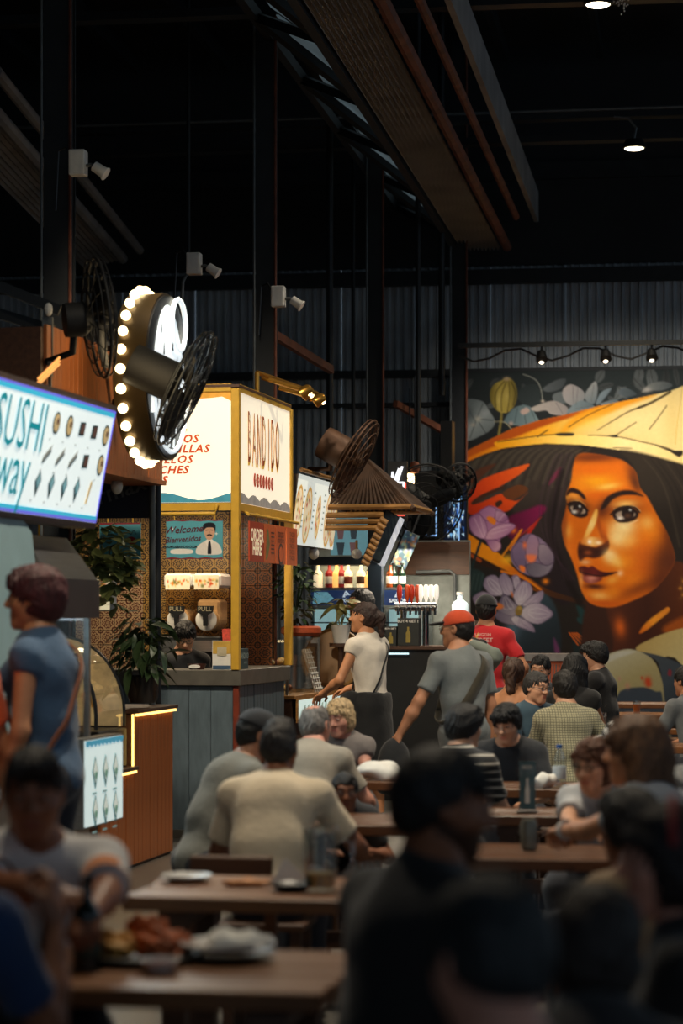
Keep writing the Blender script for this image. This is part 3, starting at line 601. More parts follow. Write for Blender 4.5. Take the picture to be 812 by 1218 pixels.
t = props(MB().tube([p+Vector((0, 0, 0)), p+Vector((-.05, 0, -.1)), p+Vector((-.07, 0, -.5)), p+Vector((-.08, 0, -1.1))], .014, 6).build('drop_cable', M['conduit'], None, smooth=True), 'grey cable dropping from the spotlight above the bulb sign', 'cable')
# ------------------------------------------------------------------ flood lamps on the beams
def flood(px, py, d, label, e, aim=(0, 0, -5), ang=125):
    p = at(px, py, d); t = thing('flood_lamp', label, 'lamp', p, -TB, 'flood lamps on the roof beams')
    MB().lathe([(.04, .09), (.09, .08), (.115, .03), (.12, .0), (.11, -.005)], 16).build('housing', M['black'], t, smooth='auto')
    MB().lathe([(0, -.022), (.075, -.016), (.105, .0)], 16).build('lens', M['flood'], t, smooth=True)
    MB().tube([(0, 0, .1), (.02, 0, .2), (-.06, 0, .3), (-.2, 0, .32)], .012, 6).build('arm', M['conduit'], t)
    lamp('flood_light', 'SPOT', (0, 0, -.06), e, (1.0, .86, .66), .12, aim, ang, t, .8)
flood(754, 176, 23.6, 'small bright flood lamp hanging under the far beam at right', 620)
flood(711, 5, 18.6, 'bright flood lamp at the top edge of the frame', 620)
flood(200, -60, 13.5, 'added flood lamp above the frame over the left stalls', 1050, (.3, 3.6, -3.6), 72)  # unseen lamp added and aimed to light the kiosk front
flood(950, 40, 13.0, 'added flood lamp outside the frame over the right tables', 330)  # unseen lamp added for light on the right tables
flood(430, -420, 10.5, 'added flood lamp above the frame over the middle tables', 760)  # unseen lamp added to light the middle tables from above
flood(120, -900, 7.0, 'added flood lamp above the frame over the near left table', 230)  # unseen lamp added to brighten the near left table
sn = MB()
for i in range(26): sn.ball(at(742+rng.normal()*5, 5+rng.normal()*6, 18.8), .008, 5, 3)
props(sn.build('snowflake_ornament', M['white']), 'small white snowflake ornament hanging beside the top flood lamp', 'ornament')
# ------------------------------------------------------------------ mural
cv = paint_mural()
def mplane(px, Y0): 
    t = (px-CX)/FPX; y = Y0/(1+.15*t); return Vector((t*y, y, 0))
mA, mB_ = mplane(550, 27.6), mplane(812, 27.6)
me = cv.mesh('painted_face', lambda X, Y: np.stack([mA.x+(mB_.x-mA.x)*(X-550)/262, mA.y+(mB_.y-mA.y)*(X-550)/262, CAMZ-(Y-HY)/FPX*27.2], -1), attr_mat('mural_paint', rough=.95, scale=25))
mu = thing('mural', 'large mural of a woman in a conical hat with lotus flowers', 'mural', (0, 0, 0))
link('painted_face', me, mu)
mC = mA+(mB_-mA)*(390/262); nrm = Vector((-(mB_-mA).y, (mB_-mA).x, 0)).normalized()
zt, zb = CAMZ-(441-HY)/FPX*27.2, .01
pts = [mA+nrm*.004, mC+nrm*.004, mC+nrm*.07, mA+nrm*.07]
MB().add([(p.x, p.y, z) for z in (zb, zt) for p in pts], [(3, 2, 1, 0), (4, 5, 6, 7), (0, 1, 5, 4), (1, 2, 6, 5), (2, 3, 7, 6), (3, 0, 4, 7)]).build('backing_board', M['steel'], mu)
# rail with picture lamps in front of the mural
rl = thing('lamp_rail', 'black rail carrying the picture lamps above the mural', 'rail')
p0, p1 = at(545, 416, 25.6), at(1000, 404, 25.0); p0.z = p1.z = 4.56
MB().beam(p0, p1, .05, .05).build('bar', M['steel'], rl)
MB().tube([p0+(p1-p0)*(i/24)+Vector((0, .06, -.10-.07*math.sin(i*1.3))) for i in range(25)], .012, 6).build('cable', M['black'], rl)
for i, px in enumerate((646, 723, 778, 850, 930)):
    b = p0+(p1-p0)*((px-545)/455); 
    t = bpy.data.objects.new('picture_lamp', None); col.objects.link(t); t.location = b; t.parent = rl
    Rm = Matrix.Rotation(math.radians(-35), 3, 'X')
    MB().cyl((0, 0, 0), (0, .02, -.08), .012, n=6).build('arm', M['black'], t)
    MB().lathe([(.02, .07), (.045, .06), (.06, -.01), (.065, -.05), (.055, -.05)], 12, (0, .03, -.13), Rm).build('shade', M['black'], t, smooth='auto')
    MB().ball((0, .045, -.175), .034, 10, 6).build('bulb', glow('picture_bulb', (1, .86, .62), 5.0), t, smooth=True)
    tg = b+Vector((.1, 1.8, -2.6))
    lamp('picture_light', 'SPOT', (0, .10, -.24), 60, (1.0, .93, .82), .05, (0.1, 1.9, -2.2), 140, t, .9)
# ================================================================== fans
def fan(px, py, d, r, axis, label, cage, body, motor=.16, back=.32, group='wall fans over the stalls'):
    c = at(px, py, d); ax = Vector(axis).normalized(); t = thing('wall_fan', label, 'fan', c, 0, group)
    R = ax.to_track_quat('Z', 'Y').to_matrix()
    P_ = lambda rr, a, z: R @ Vector((rr*math.cos(a), rr*math.sin(a), z))
    g = MB(); n = 32
    for k, (rr, z) in enumerate(((1, 0), (.97, .035), (.97, -.035), (.75, .06), (.5, .075), (.25, .08), (.75, -.06), (.5, -.075))):
        g.tube([P_(r*rr, 2*math.pi*i/n, z*r/.38) for i in range(n)], .010 if k == 0 else .005, 5, True)
    g.build('cage_ring', cage, t, smooth=True)
    g = MB()
    for i in range(18):
        a = 2*math.pi*i/18
        for s in (1, -1): g.tube([P_(r*.12, a, s*.08*r/.38), P_(r*.5, a, s*.075*r/.38), P_(r*.75, a, s*.06*r/.38), P_(r*.97, a, s*.035*r/.38), P_(r, a, 0)], .0026, 4)
    g.build('cage_wire', cage, t, smooth=True)
    for i in range(3):
        a0 = 2*math.pi*i/3+.4; vs = []
        for j in range(7):
            rr = r*(.14+.72*j/6); w_ = r*(.16+.3*math.sin(math.pi*min(1, j/6*.8+.15)))
            for s in (-1, 1): vs.append(P_(rr, a0+s*w_/rr*.5, s*.045*(1-.4*j/6)))
        o = MB().add(vs, [(2*j, 2*j+1, 2*j+3, 2*j+2) for j in range(6)]).build('blade', body, t, smooth=True)
        sl = o.modifiers.new('thick', 'SOLIDIFY'); sl.thickness = .004
    MB().lathe([(0, .09*r/.38), (r*.10, .085*r/.38), (r*.13, .06), (r*.13, .02), (.03, 0)], 16, R=R).build('hub', body, t, smooth='auto')
    MB().lathe([(0, -back), (motor*.6, -back), (motor*.62, -back+.03), (motor*.62, -.09), (motor*.4, -.05), (0, -.04)], 20, R=R).build('motor', body, t, smooth='auto')
    MB().tube([R @ Vector((0, 0, -back*.7)), R @ Vector((0, 0, -back*.7))+Vector((-.02, .05, -.18)), R @ Vector((0, 0, -back))+Vector((-.12, .15, -.22))], .022, 8).build('bracket', body, t, smooth=True)
    return t
M['fanblack'] = pm('fan_black', rgb(11, 12, 13), .7, 0, .2, 6)
M['fanrust'] = pm('fan_rust', rgb(84, 58, 40), .55, .4, .35, 6)
M['fangrey'] = pm('fan_cage_grey', rgb(50, 54, 56), .4, .5, .2, 6)
fan(221, 462, 14.0, .365, (.89, -.04, -.42), 'black caged wall fan in front of the round bulb sign', M['fangrey'], M['fanblack'], .20, .36)
fan(421, 546, 19.4, .36, (.80, -.14, -.46), 'rusty caged wall fan beside the pizza menu box', M['fanrust'], M['fanrust'], .22, .30)
fan(118, 378, 13.4, .34, (.9, .25, .1), 'dark caged fan behind the left column', M['fanblack'], M['fanblack'], .16, .2)
fan(505, 600, 23.0, .40, (.3, -.9, -.25), 'dark caged fan hanging left of the bright television', M['fanblack'], M['fanblack'])
fan(546, 574, 24.0, .20, (.45, -.85, -.2), 'dark caged fan above the bright television', M['fanblack'], M['fanblack'])
# ================================================================== sushi stall
TA = math.pi/2-TH                   # a face along the aisle: local x runs away from the lens, local -y looks into the aisle
S0 = at(112, HY, 12.5); S0.z = 0    # far end of the sushi stall's aisle face
ss = thing('menu_lightbox', 'large white lit sushi menu sign at the left edge', 'sign', S0+Vector((0, 0, 0)), TA)
tl = math.atan(.16/.6)
zb_, zt_ = zat(622, 12.5), zat(490, 12.5)
def sushi(x, z, o=0.0):             # tilted face: the top leans into the aisle
    return (x, -(z-zb_)*.19-o, z)
teal = pm('teal_letter', rgb(0, 138, 150), .5, var=.05, emit=.6, ecol=rgb(0, 134, 150)); cy = glow('cyan_border', rgb(60, 190, 225), .55); vi = glow('violet_border', rgb(110, 110, 235), .6)
wface = glow('sushi_white', rgb(220, 232, 232), .82, var=.02)
def plate(x0, x1, z0, z1, o0, o1): return MB().add([sushi(x, z, o) for o in (o0, o1) for (x, z) in ((x0, z0), (x1, z0), (x1, z1), (x0, z1))], [(0, 1, 2, 3), (7, 6, 5, 4), (0, 4, 5, 1), (1, 5, 6, 2), (2, 6, 7, 3), (3, 7, 4, 0)])
plate(-2.7, .03, zb_-.03, zt_+.03, -.12, 0).build('case', pm('brown_case', rgb(86, 70, 58), .5), ss)
plate(-2.68, .0, zb_, zt_, .0, .006).build('lit_face', wface, ss)
for a, b, m in ((zt_-.035, zt_-.012, cy), (zt_-.012, zt_, vi), (zb_, zb_+.014, vi), (zb_+.014, zb_+.034, cy)): plate(-2.68, 0, a, b, .006, .009).build('border', m, ss)
plate(-.012, 0, zb_, zt_, .006, .010).build('border', vi, ss)
text('SUSHI', .34, teal, ss, -1.43, zt_-.19, sushi, .012, align='CENTER', sx=.82)
text('way', .36, teal, ss, -1.43, zt_-.40, sushi, .012, align='CENTER', sx=.82)
frd = lambda c: pm('print_%d_%d_%d' % c, rgb(*c), .5, var=.1, emit=.45, ecol=rgb(*c))
def icon(x, z, kind):
    dk, tn, gy, br, bl = frd((34, 62, 66)), frd((206, 180, 130)), frd((150, 152, 146)), frd((92, 62, 52)), frd((120, 170, 180))
    if kind == 'bowl': flat(ring_pts(x, z, .052, .056, 14), dk, ss, sushi, .009); flat(ring_pts(x, z, .040, .044, 14), tn, ss, sushi, .011); flat(ring_pts(x+.008, z+.008, .016, .016, 8), br, ss, sushi, .013)
    if kind == 'box': flat([(x-.045, z-.035), (x+.045, z-.03), (x+.05, z+.04), (x-.035, z+.035)], dk, ss, sushi, .009); flat([(x-.02, z-.025), (x+.035, z-.02), (x+.038, z+.03), (x-.01, z+.028)], br, ss, sushi, .011)
    if kind == 'roll': flat([(x-.06, z-.045), (x+.05, z+.02), (x+.06, z+.05), (x-.05, z-.015)], gy, ss, sushi, .009); flat([(x-.06, z-.045), (x-.045, z-.05), (x+.06, z+.015), (x+.05, z+.02)], dk, ss, sushi, .010)
    if kind == 'cone': flat([(x-.012, z-.065), (x+.045, z+.02), (x+.012, z+.065), (x-.045, z+.01)], dk, ss, sushi, .009); flat([(x, z-.025), (x+.03, z+.02), (x+.008, z+.05), (x-.026, z+.01)], bl, ss, sushi, .011)
    if kind == 'stick': flat([(x-.03, z-.06), (x+.0, z-.06), (x+.04, z+.05), (x+.015, z+.065)], tn, ss, sushi, .009)
    flat([(x-.07, z-.085), (x-.05, z-.085), (x-.05, z-.079), (x-.07, z-.079)], gy, ss, sushi, .009)
for row, (z, kinds) in enumerate(((zt_-.135, ('bowl', 'bowl', 'box', 'box', 'bowl')), (zt_-.29, ('roll', 'roll', 'roll', 'box', 'bowl')), (zt_-.44, ('cone', 'cone', 'cone', 'cone', 'stick')))):
    for i, k in enumerate(kinds): icon(-.92+i*.205-.06*row+(.06 if row == 1 and i == 4 else 0), z, k)
lamp('sign_spill', 'AREA', (-1.2, -.5, 2.4), 16, (.8, .95, 1), 1.0, (-1.2, -3, 1.4), parent=ss)
# stall body
sb = thing('sushi_counter', 'stainless sushi counter with a lit glass case', 'counter', S0, TA)
MB().bbox((-2.7, .02, .0), (-.02, .62, .92)).build('body', M['stainless'], sb)
MB().bbox((-2.7, .0, .92), (.0, .64, .95)).build('worktop', M['stainless'], sb)
MB().add([(-.85, -.02, 1.80), (0, -.02, 1.80), (0, .54, 1.80), (-.85, .54, 1.80), (-.75, .12, 2.02), (-.1, .12, 2.02), (-.1, .5, 2.02), (-.75, .5, 2.02)], [(3, 2, 1, 0), (4, 5, 6, 7), (0, 1, 5, 4), (1, 2, 6, 5), (2, 3, 7, 6), (3, 0, 4, 7)]).build('hood', M['stainless'], sb)
MB().bbox((-.85, -.03, 1.60), (0, .54, 1.80)).build('hood_band', pm('dark_steel_band', rgb(70, 66, 66), .35, .7, .2, 4), sb)
pale = pm('pale_blue_wall', rgb(150, 180, 186), .6, 0, .08, 4)
MB().prism([(-2.7, .95), (-.9, .95), (-.9, 1.85), (-.96, 2.02), (-1.1, 2.08), (-2.7, 2.08)], .02, .6, lambda u, v, w_: (u, w_, v)).build('back_wall', pale, sb)
for z in (1.12, 1.33): MB().bbox((-1.0, .06, z), (-.02, .58, z+.012)).build('shelf', M['clear'], sb)
MB().bbox((-1.0, .6, .95), (-.02, .62, 1.6)).build('case_back', pm('case_back', rgb(120, 150, 160), .5), sb)
MB().bbox((-1.0, .03, .95), (-.02, .036, 1.6)).build('glass_front', M['clear'], sb)
MB().bbox((-.026, .03, .95), (-.02, .6, 1.6)).build('glass_end', M['clear'], sb)
MB().bbox((-1.0, .3, 1.585), (-.04, .36, 1.598)).build('case_light', glow('case_cool', (.72, .9, 1), 7.0), sb)
MB().bbox((-.03, .02, .95), (-.0, .05, 1.6)).build('case_post', M['stainless'], sb)
mp_ = thing('menu_sign', 'small lit white menu panel with hand rolls below the sushi counter', 'sign', S0, TA)
pw0, pw1 = -.50, .18
MB().bbox((pw0, -.10, .52), (pw1, -.02, .98)).build('case', M['stainless'], mp_)
MB().bbox((pw0+.01, -.106, .53), (pw1-.01, -.10, .97)).build('lit_face', glow('panel_white', rgb(206, 224, 224), .62, var=.02), mp_)
zz = [(pw0+.01+i*.033, .97-(.035 if i % 2 else .02)) for i in range(21)]
flat([(pw0+.01, .97)]+zz+[(pw1-.01, .97)], frd((70, 150, 180)), mp_, lambda a, b, o: (a, -.106-o, b), .004)
for i, x in enumerate((-.33, -.15, .03)):
    for z in (.80, .60):
        fc = lambda a, b, o: (a, -.106-o, b)
        flat([(x, z-.085), (x+.05, z+.01), (x, z+.085), (x-.05, z+.01)], frd((46, 96, 100)), mp_, fc, .004); flat([(x, z-.05), (x+.036, z+.012), (x, z+.068), (x-.036, z+.012)], frd((206, 214, 206)), mp_, fc, .006); flat(ring_pts(x, z-.012, .02, .02, 8), frd((100, 140, 120)), mp_, fc, .008)
        flat([(x-.05, z-.11), (x+.02, z-.11), (x+.02, z-.10), (x-.05, z-.10)], frd((110, 140, 140)), mp_, fc, .004)
for i, (x, c) in enumerate(((-.8, (206, 190, 150)), (-.6, (220, 214, 200)), (-.4, (196, 110, 80)), (-.2, (214, 206, 196)))):
    for j, z in enumerate((.965, 1.135, 1.345)):
        b = props(MB().lathe([(0, 0), (.07, .0), (.09, .035), (.085, .035), (.06, .012), (0, .012)], 14, S0+Vector((math.cos(TA)*x-math.sin(TA)*.3, math.sin(TA)*x+math.cos(TA)*.3, z))).build('sushi_plate', pm('plate_%d' % i, rgb(*c), .4), None, smooth='auto'), 'white plate on the %s shelf of the sushi case, %s from the far end' % (('lower', 'middle', 'upper')[j], ('fourth', 'third', 'second', 'first')[i]), 'plate', 'plates in the sushi case')
# clutter above the sushi sign
lt = thing('slatted_lamp', 'small amber slatted lamp above the sushi sign', 'lamp', at(58, 440, 12.6), 0)
for i in range(3): MB().beam((-.06, 0, -.05-.018*i), (.06, 0, .07-.018*i), .02, .008).build('slat', glow('amber_lamp', (1, .45, .12), .9), lt)
MB().bbox((-.01, .03, -.14), (.01, .05, .05)).build('stand', M['steel'], lt)
hv = thing('awning_frame', 'dark awning frame with grey props left of the column', 'frame', at(30, 390, 13.6), 0)
for a, m in ((((-.25, 0, .28), (.2, 0, .10)), M['steel']), (((.13, 0, -.28), (.13, 0, .06)), M['conduit']), (((.15, .1, .0), (-.25, .1, .12)), M['steel']), (((-.2, .05, -.20), (.1, .05, -.22)), M['thatch'])): MB().beam(a[0], a[1], .05, .06).build('bar', m, hv)
MB().ball((.14, -.05, .10), (.025, .02, .04), 8, 6).build('clamp', M['white'], hv)
MB().bbox((-.05, .2, -.05), (.04, .22, .04)).build('plate', M['sheet'], hv)
# ================================================================== wooden dessert bar
B0 = at(206, HY, 16.0); B0.z = 0
bb = thing('wooden_bar', 'orange wooden stepped bar with glowing light strips', 'counter', B0, TA)
def planks(parent, x0, x1, z0, z1, y, wdt, mat, name='plank', th=.02, axis='x', dep=.004):
    n = max(1, round((x1-x0)/wdt)); ww = (x1-x0)/n; me = None
    for i in range(n):
        if me is None:
            mb = MB()
            mb.bbox((0.0015, -th, z0), (ww-.0015, 0, z1)) if axis == 'x' else mb.bbox((-th, .0015, z0), (0, ww-.0015, z1))
            me = mb.mesh(name, mat, bevel=.002)
        dj = dep*rng.uniform(0, 1)
        link(name, me, parent, (x0+i*ww, y+dj, 0) if axis == 'x' else (y+dj, x0+i*ww, 0))
zt1, zt2 = zat(838, 16.0), zat(915, 14.75)
MB().bbox((-.93, .02, 0), (0, .7, zt1-.03)).build('body', M['darkwood'], bb); MB().bbox((-1.66, .02, 0), (-.93, .7, zt2-.03)).build('body', M['darkwood'], bb)
planks(bb, -.93, 0, 0.02, zt1-.045, .02, .09, M['wood']); planks(bb, -1.66, -.93, 0.02, zt2-.045, .02, .09, M['wood'])
MB().bbox((-.95, -.03, zt1-.025), (.02, .72, zt1)).build('worktop', M['darkwood'], bb, bevel=.003); MB().bbox((-1.68, -.03, zt2-.025), (-.93, .72, zt2)).build('worktop', M['darkwood'], bb, bevel=.003)
MB().bbox((-.93, -.022, zt1-.042), (0, -.004, zt1-.027)).build('light_strip', M['ledwarm'], bb); MB().bbox((-1.66, -.022, zt2-.042), (-.95, -.004, zt2-.027)).build('light_strip', M['ledwarm'], bb)
MB().bbox((-.955, -.0, zt2), (-.945, .012, zt1-.03)).build('light_strip', M['ledwarm'], bb)
# cake display
cd = thing('cake_display', 'curved glass cake display case with black base', 'display case', B0+V*(-1.3)-U*.03+Vector((0, 0, zt2)), TA)
H = 1.50-zt2
prof = [(.58, .26), (.02, .26), (.02, .34)]+[(.02+.44*(1-math.cos(a)), .34+(H-.36)*math.sin(a)) for a in np.linspace(.15, math.pi/2, 10)]+[(.58, H-.02)]
MB().bbox((-.3, .0, 0), (.3, .6, .25)).build('base', M['black'], cd, bevel=.01)
MB().bbox((-.28, .58, .25), (.28, .6, H)).build('back', M['white'], cd)
MB().prism(prof, -.3, -.292, lambda u, v, w_: (w_, u, v)).build('end_glass', M['clear'], cd); MB().prism(prof, .29, .298, lambda u, v, w_: (w_, u, v)).build('end_panel', pm('cream_panel', rgb(220, 200, 160), .5), cd)  # opaque far end added to catch the case light so the inside looks lit
vs = []
for (u, v) in prof[1:-1]: vs += [(-.295, u, v), (.295, u, v)]
MB().add(vs, [(2*i, 2*i+1, 2*i+3, 2*i+2) for i in range(len(vs)//2-1)]).build('curved_glass', M['clear'], cd, smooth=True)
for x in (-.3, .3):
    MB().tube([(x, u, v) for u, v in prof[1:]], .012, 6).build('trim', M['black'], cd); MB().tube([(x, u+.018, v-.012) for u, v in prof[3:]], .006, 6).build('trim', pm('brass', rgb(190, 140, 60), .3, .9), cd)
MB().bbox((-.3, .42, H-.03), (.3, .6, H)).build('top', M['black'], cd)
for z in (.46, .66): MB().bbox((-.28, .14, z), (.28, .57, z+.008)).build('shelf', M['clear'], cd)
for z in (.44, .64, H-.05): MB().bbox((-.27, .53, z), (.27, .56, z+.012)).build('light_strip', glow('case_warm', (1, .72, .36), 11.0), cd)
for z in (.265, .468, .668):
    for i in range(4):
        x = -.2+i*.13; c = [(214, 180, 120), (120, 66, 36), (226, 206, 170), (190, 90, 50)][(i+int(z*10)) % 4]
        mb = MB().lathe([(0, 0), (.045, 0), (.05, .03), (.045, .055), (0, .06)], 12, B0+V*(-1.3+x)-U*(.03+.34)+Vector((0, 0, zt2+z)))
        props(mb.build('cake', pm('cake_%d' % c[0], rgb(*c), .6, bump=.2), None, smooth='auto'), 'small round cake on the %s level of the display case, %s from the near end' % ({2: 'bottom', 4: 'middle', 6: 'top'}[int(z*10)], ('first', 'second', 'third', 'fourth')[i]), 'cake', 'cakes in the display')
# plants
def leaf_mesh(name, L, w_, mat, droop=.4):
    vs = []; n = 5
    for i in range(n+1):
        t = i/n; ww = w_*math.sin(math.pi*min(.98, t*.9+.08))*.5; z = -droop*L*t*t; x = L*t
        vs += [(x, -ww, z+.15*ww), (x, 0, z-.05*ww), (x, ww, z+.15*ww)]
    fs = []
    for i in range(n): fs += [(3*i, 3*i+1, 3*i+4, 3*i+3), (3*i+1, 3*i+2, 3*i+5, 3*i+4)]
    return MB().add(vs, fs).mesh(name, mat, smooth=True)
M['leaf'] = pm('dark_leaf', rgb(58, 80, 48), .45, 0, .35, 9); M['leaf2'] = pm('small_leaf', rgb(122, 132, 78), .5, 0, .4, 14); M['leaf3'] = pm('varied_leaf', rgb(120, 112, 58), .45, 0, .4, 20)
def bushy(label, loc, n, rx, rz, L, w_, mat, pot=None, stems=6, droop=.5, name='potted_plant', seed=1, cz=.35, trail=0):
    r = np.random.default_rng(seed); t = thing(name, label, 'plant', loc, 0)
    if pot == 'jar': MB().lathe([(.0, 0), (.085, 0), (.10, .04), (.105, .17), (.095, .18), (.09, .16), (0, .15)], 16).build('pot', pm('dark_glass_pot', rgb(50, 44, 40), .2, 0, .2, 6), t, smooth='auto')
    elif pot: MB().lathe([(0, 0), (.06, 0), (.085, .15), (.09, .16), (.075, .15), (0, .13)], 16).build('pot', pot, t, smooth='auto')
    me = leaf_mesh('leaf', L, w_, mat, droop)
    for i in range(stems):
        a = 2*math.pi*i/stems+r.uniform(-.3, .3); q = rx*.6; MB().tube([(0, 0, .12), (q*.4*math.cos(a), q*.4*math.sin(a), cz*.7), (q*math.cos(a), q*math.sin(a), cz+rz*.4*r.uniform(.2, 1))], .006, 5).build('stem', mat, t)
    for i in range(n):
        a = r.uniform(0, 2*math.pi); u = r.uniform(-1, 1); q = r.uniform(.25, 1)**.5
        p = (rx*q*math.cos(a)*math.sqrt(1-u*u), rx*q*math.sin(a)*math.sqrt(1-u*u), cz+rz*q*u)
        if trail and i % 3 == 0: p = (p[0]*.6+rx*.35, p[1]*.6, cz-r.uniform(0, trail))
        o = link('leaf', me, t, p, (r.uniform(-.5, .5), r.uniform(-.6, .7), a+r.uniform(-.8, .8))); s_ = r.uniform(.65, 1.2); o.scale = (s_, s_, s_)
    return t
bushy('leafy potted plant standing on the wooden bar', at(170, 838, 15.4)+Vector((0, 0, .012)), 120, .17, .22, .15, .05, M['leaf'], 'jar', 8, .5, seed=2, cz=.38)
hp = at(124, 690, 15.3)
bushy('bushy trailing plant hanging above the cake display', hp, 296, .20, .20, .10, .065, M['leaf2'], None, 8, .3, 'hanging_plant', 3, .17, .35)
lb = thing('picture_lightbox', 'small lit picture box with orange print under the hanging plant', 'sign', at(113, 727, 15.4), -TH)
MB().bbox((-.1, .0, 0), (.1, .16, .26)).build('case', M['white'], lb, bevel=.004)
cvl = Canvas(0, 20, 0, 24, .4, (214, 200, 160)); r_ = np.random.default_rng(5)
for i in range(40): cvl.blob(r_.uniform(3, 17), r_.uniform(2, 20), r_.uniform(.6, 2), r_.uniform(.6, 2.4), [(206, 90, 24), (60, 60, 50), (190, 150, 60), (150, 50, 30)][i % 4], .9)
link('print', cvl.mesh('print', lambda X, Y: np.stack([(X-10)/100, np.full(X.shape, -.002), .25-Y/100], -1), attr_mat('lit_print_warm', emit=.9)), lb)
# wooden fascia above the bar
fa = thing('wood_fascia', 'orange timber fascia behind the round bulb sign', 'fascia', at(190, HY, 15.9)-Vector((0, 0, CAMZ)), TA)
planks(fa, -2.45, 0, zat(572, 15.9), zat(398, 14.0), .0, .085, M['wood'])
MB().bbox((-2.5, .0, zat(572, 15.9)), (0, .3, zat(398, 14)-.02)).build('backing', M['darkwood'], fa); MB().bbox((-2.5, -.04, zat(572, 15.9)-.03), (.02, .3, zat(572, 15.9))).build('lower_edge', M['wood'], fa)
bn = thing('navy_banner', 'dark navy banner with pale slanted lettering below the wood fascia', 'banner', at(180, HY, 15.96)-Vector((0, 0, CAMZ)), -TH)
MB().bbox((-.62, 0, zat(616, 15.96)), (0, .03, zat(565, 15.96))).build('cloth', pm('navy_cloth', rgb(20, 26, 44), .7, 0, .1, 8), bn)
text('thermax', .17, pm('faded_print', rgb(96, 96, 96), .7), bn, -.32, zat(588, 15.96), front, .006, rot=.30, bold=.002)
pl = at(181, HY, 15.95); props(MB().cyl((pl.x, pl.y, 1.0), (pl.x, pl.y, zat(560, 15.95)), .022, n=10).build('support_pole', M['conduit'], None, smooth='auto'), 'thin grey pole beside the navy banner', 'pole')
pl = at(187, HY, 16.2); props(MB().cyl((pl.x, pl.y, 0), (pl.x, pl.y, zat(560, 16.2)), .026, n=10).build('support_pole', M['black'], None, smooth='auto'), 'thin black pole at the left end of the kiosk counter', 'pole')
gl = thing('globe_lamp', 'unlit cream globe lamp under the timber fascia', 'lamp', at(139, 578, 15.4), 0)
MB().ball((0, 0, 0), (.04, .04, .055), 14, 10).build('globe', M['white'], gl, smooth=True); MB().cyl((0, 0, .05), (0, 0, .09), .02, n=8).build('cap', M['black'], gl)
# ------------------------------------------------------------------ round marquee sign with bulbs
mq = thing('marquee_sign', 'round black sign with glowing bulbs around its rim', 'sign', at(181, 449, 14.5), TA)
Rr = .512
mqf = lambda a, b, o=0.0: (a, -.10-o, b)
shp = [(Rr*math.cos(t)*(1.0), Rr*math.sin(t)*1.0) for t in np.linspace(0, 2*math.pi, 49)[:-1]]
MB().prism(shp, -.10, .10, lambda u, v, w_: (u, w_, v)).build('drum', pm('dark_brass', rgb(70, 56, 34), .35, .6, .2, 5), mq, smooth='auto')
flat([(x*.97, z*.97) for x, z in shp], M['black'], mq, mqf, .006, 'face', .006)
nw = glow('neon_white', (.86, .95, 1.0), .80); 
for (rr, a0, a1) in ((.50, math.pi*1.02, math.pi*1.98),):
    MB().tube([mqf(.78*rr*math.cos(a), .92*rr*math.sin(a), .02) for a in np.linspace(a0, a1, 24)], .014, 6).build('neon_line', nw, mq, smooth=True)
MB().tube([mqf(-.40, -.02, .02), mqf(-.40, -.25, .02)], .014, 6).build('neon_line', nw, mq)
wsh = crom([(-.36, .02), (-.30, .22), (-.18, .38), (-.02, .44), (.14, .36), (.28, .18), (.40, -.04), (.30, -.06), (.16, .02), (.02, -.01), (-.12, .05), (-.26, .02)], 4)
flat(wsh, nw, mq, mqf, .012, 'white_shape')
for x, z, a, b in ((-.14, .16, .03, .07), (.06, .22, .04, .10), (-.20, .28, .025, .05), (.16, .10, .03, .08), (.0, .05, .03, .06)): flat([(x-a/2, z-b/2), (x+a/2, z-b/2), (x+a*.2, z+b/2)], M['black'], mq, mqf, .016)
MB().tube([mqf(.18+.16*math.cos(a), .34+.16*math.sin(a), .02) for a in np.linspace(0, 2*math.pi, 20)[:-1]], .016, 6, True).build('neon_ring', nw, mq, smooth=True)
r_ = np.random.default_rng(9)
text('Fresh', .16, nw, mq, -.08, -.10, mqf, .014, bold=.004); text('Bowls', .15, nw, mq, .04, -.22, mqf, .014, bold=.004); text('& Rolls', .12, nw, mq, .02, -.34, mqf, .014, bold=.003)
for o in [c for c in mq.children if c.name.startswith('lettering')]: bpy.data.objects.remove(o)
for row, (z, n, hh) in enumerate(((-.08, 7, .07), (-.19, 6, .09), (-.30, 6, .07), (-.40, 4, .06))):     # the sign's small lettering is unreadable: plain strokes
    for i in range(n):
        x = -.30+i*.095+.05*row*.5+r_.uniform(-.01, .01)
        if r_.uniform() < .85: flat([(x, z-hh/2), (x+.03, z-hh/2), (x+.045, z+hh/2), (x+.015, z+hh/2)], nw, mq, mqf, .014, 'stroke')
bme = MB().ball((0, 0, 0), .030, 10, 7).mesh('bulb', M['bulb'], smooth=True); sme = MB().cyl((0, 0, 0), (0, 0, .03), .02, n=8).mesh('socket', M['black'])
for row in (.045,):
    for i in range(28):
        a = 2*math.pi*i/28; b = link('bulb', bme, mq, ((Rr+.02)*math.cos(a), row, (Rr+.02)*math.sin(a)))
lamp('marquee_glow', 'POINT', (-.9, -.2, 0), 14, (1, .74, .4), .3, parent=mq)
MB().cyl((0, .12, .2), (0, .45, .2), .03, n=8).build('arm', M['black'], mq); MB().cyl((0, .12, -.2), (0, .45, -.2), .03, n=8).build('arm', M['black'], mq)
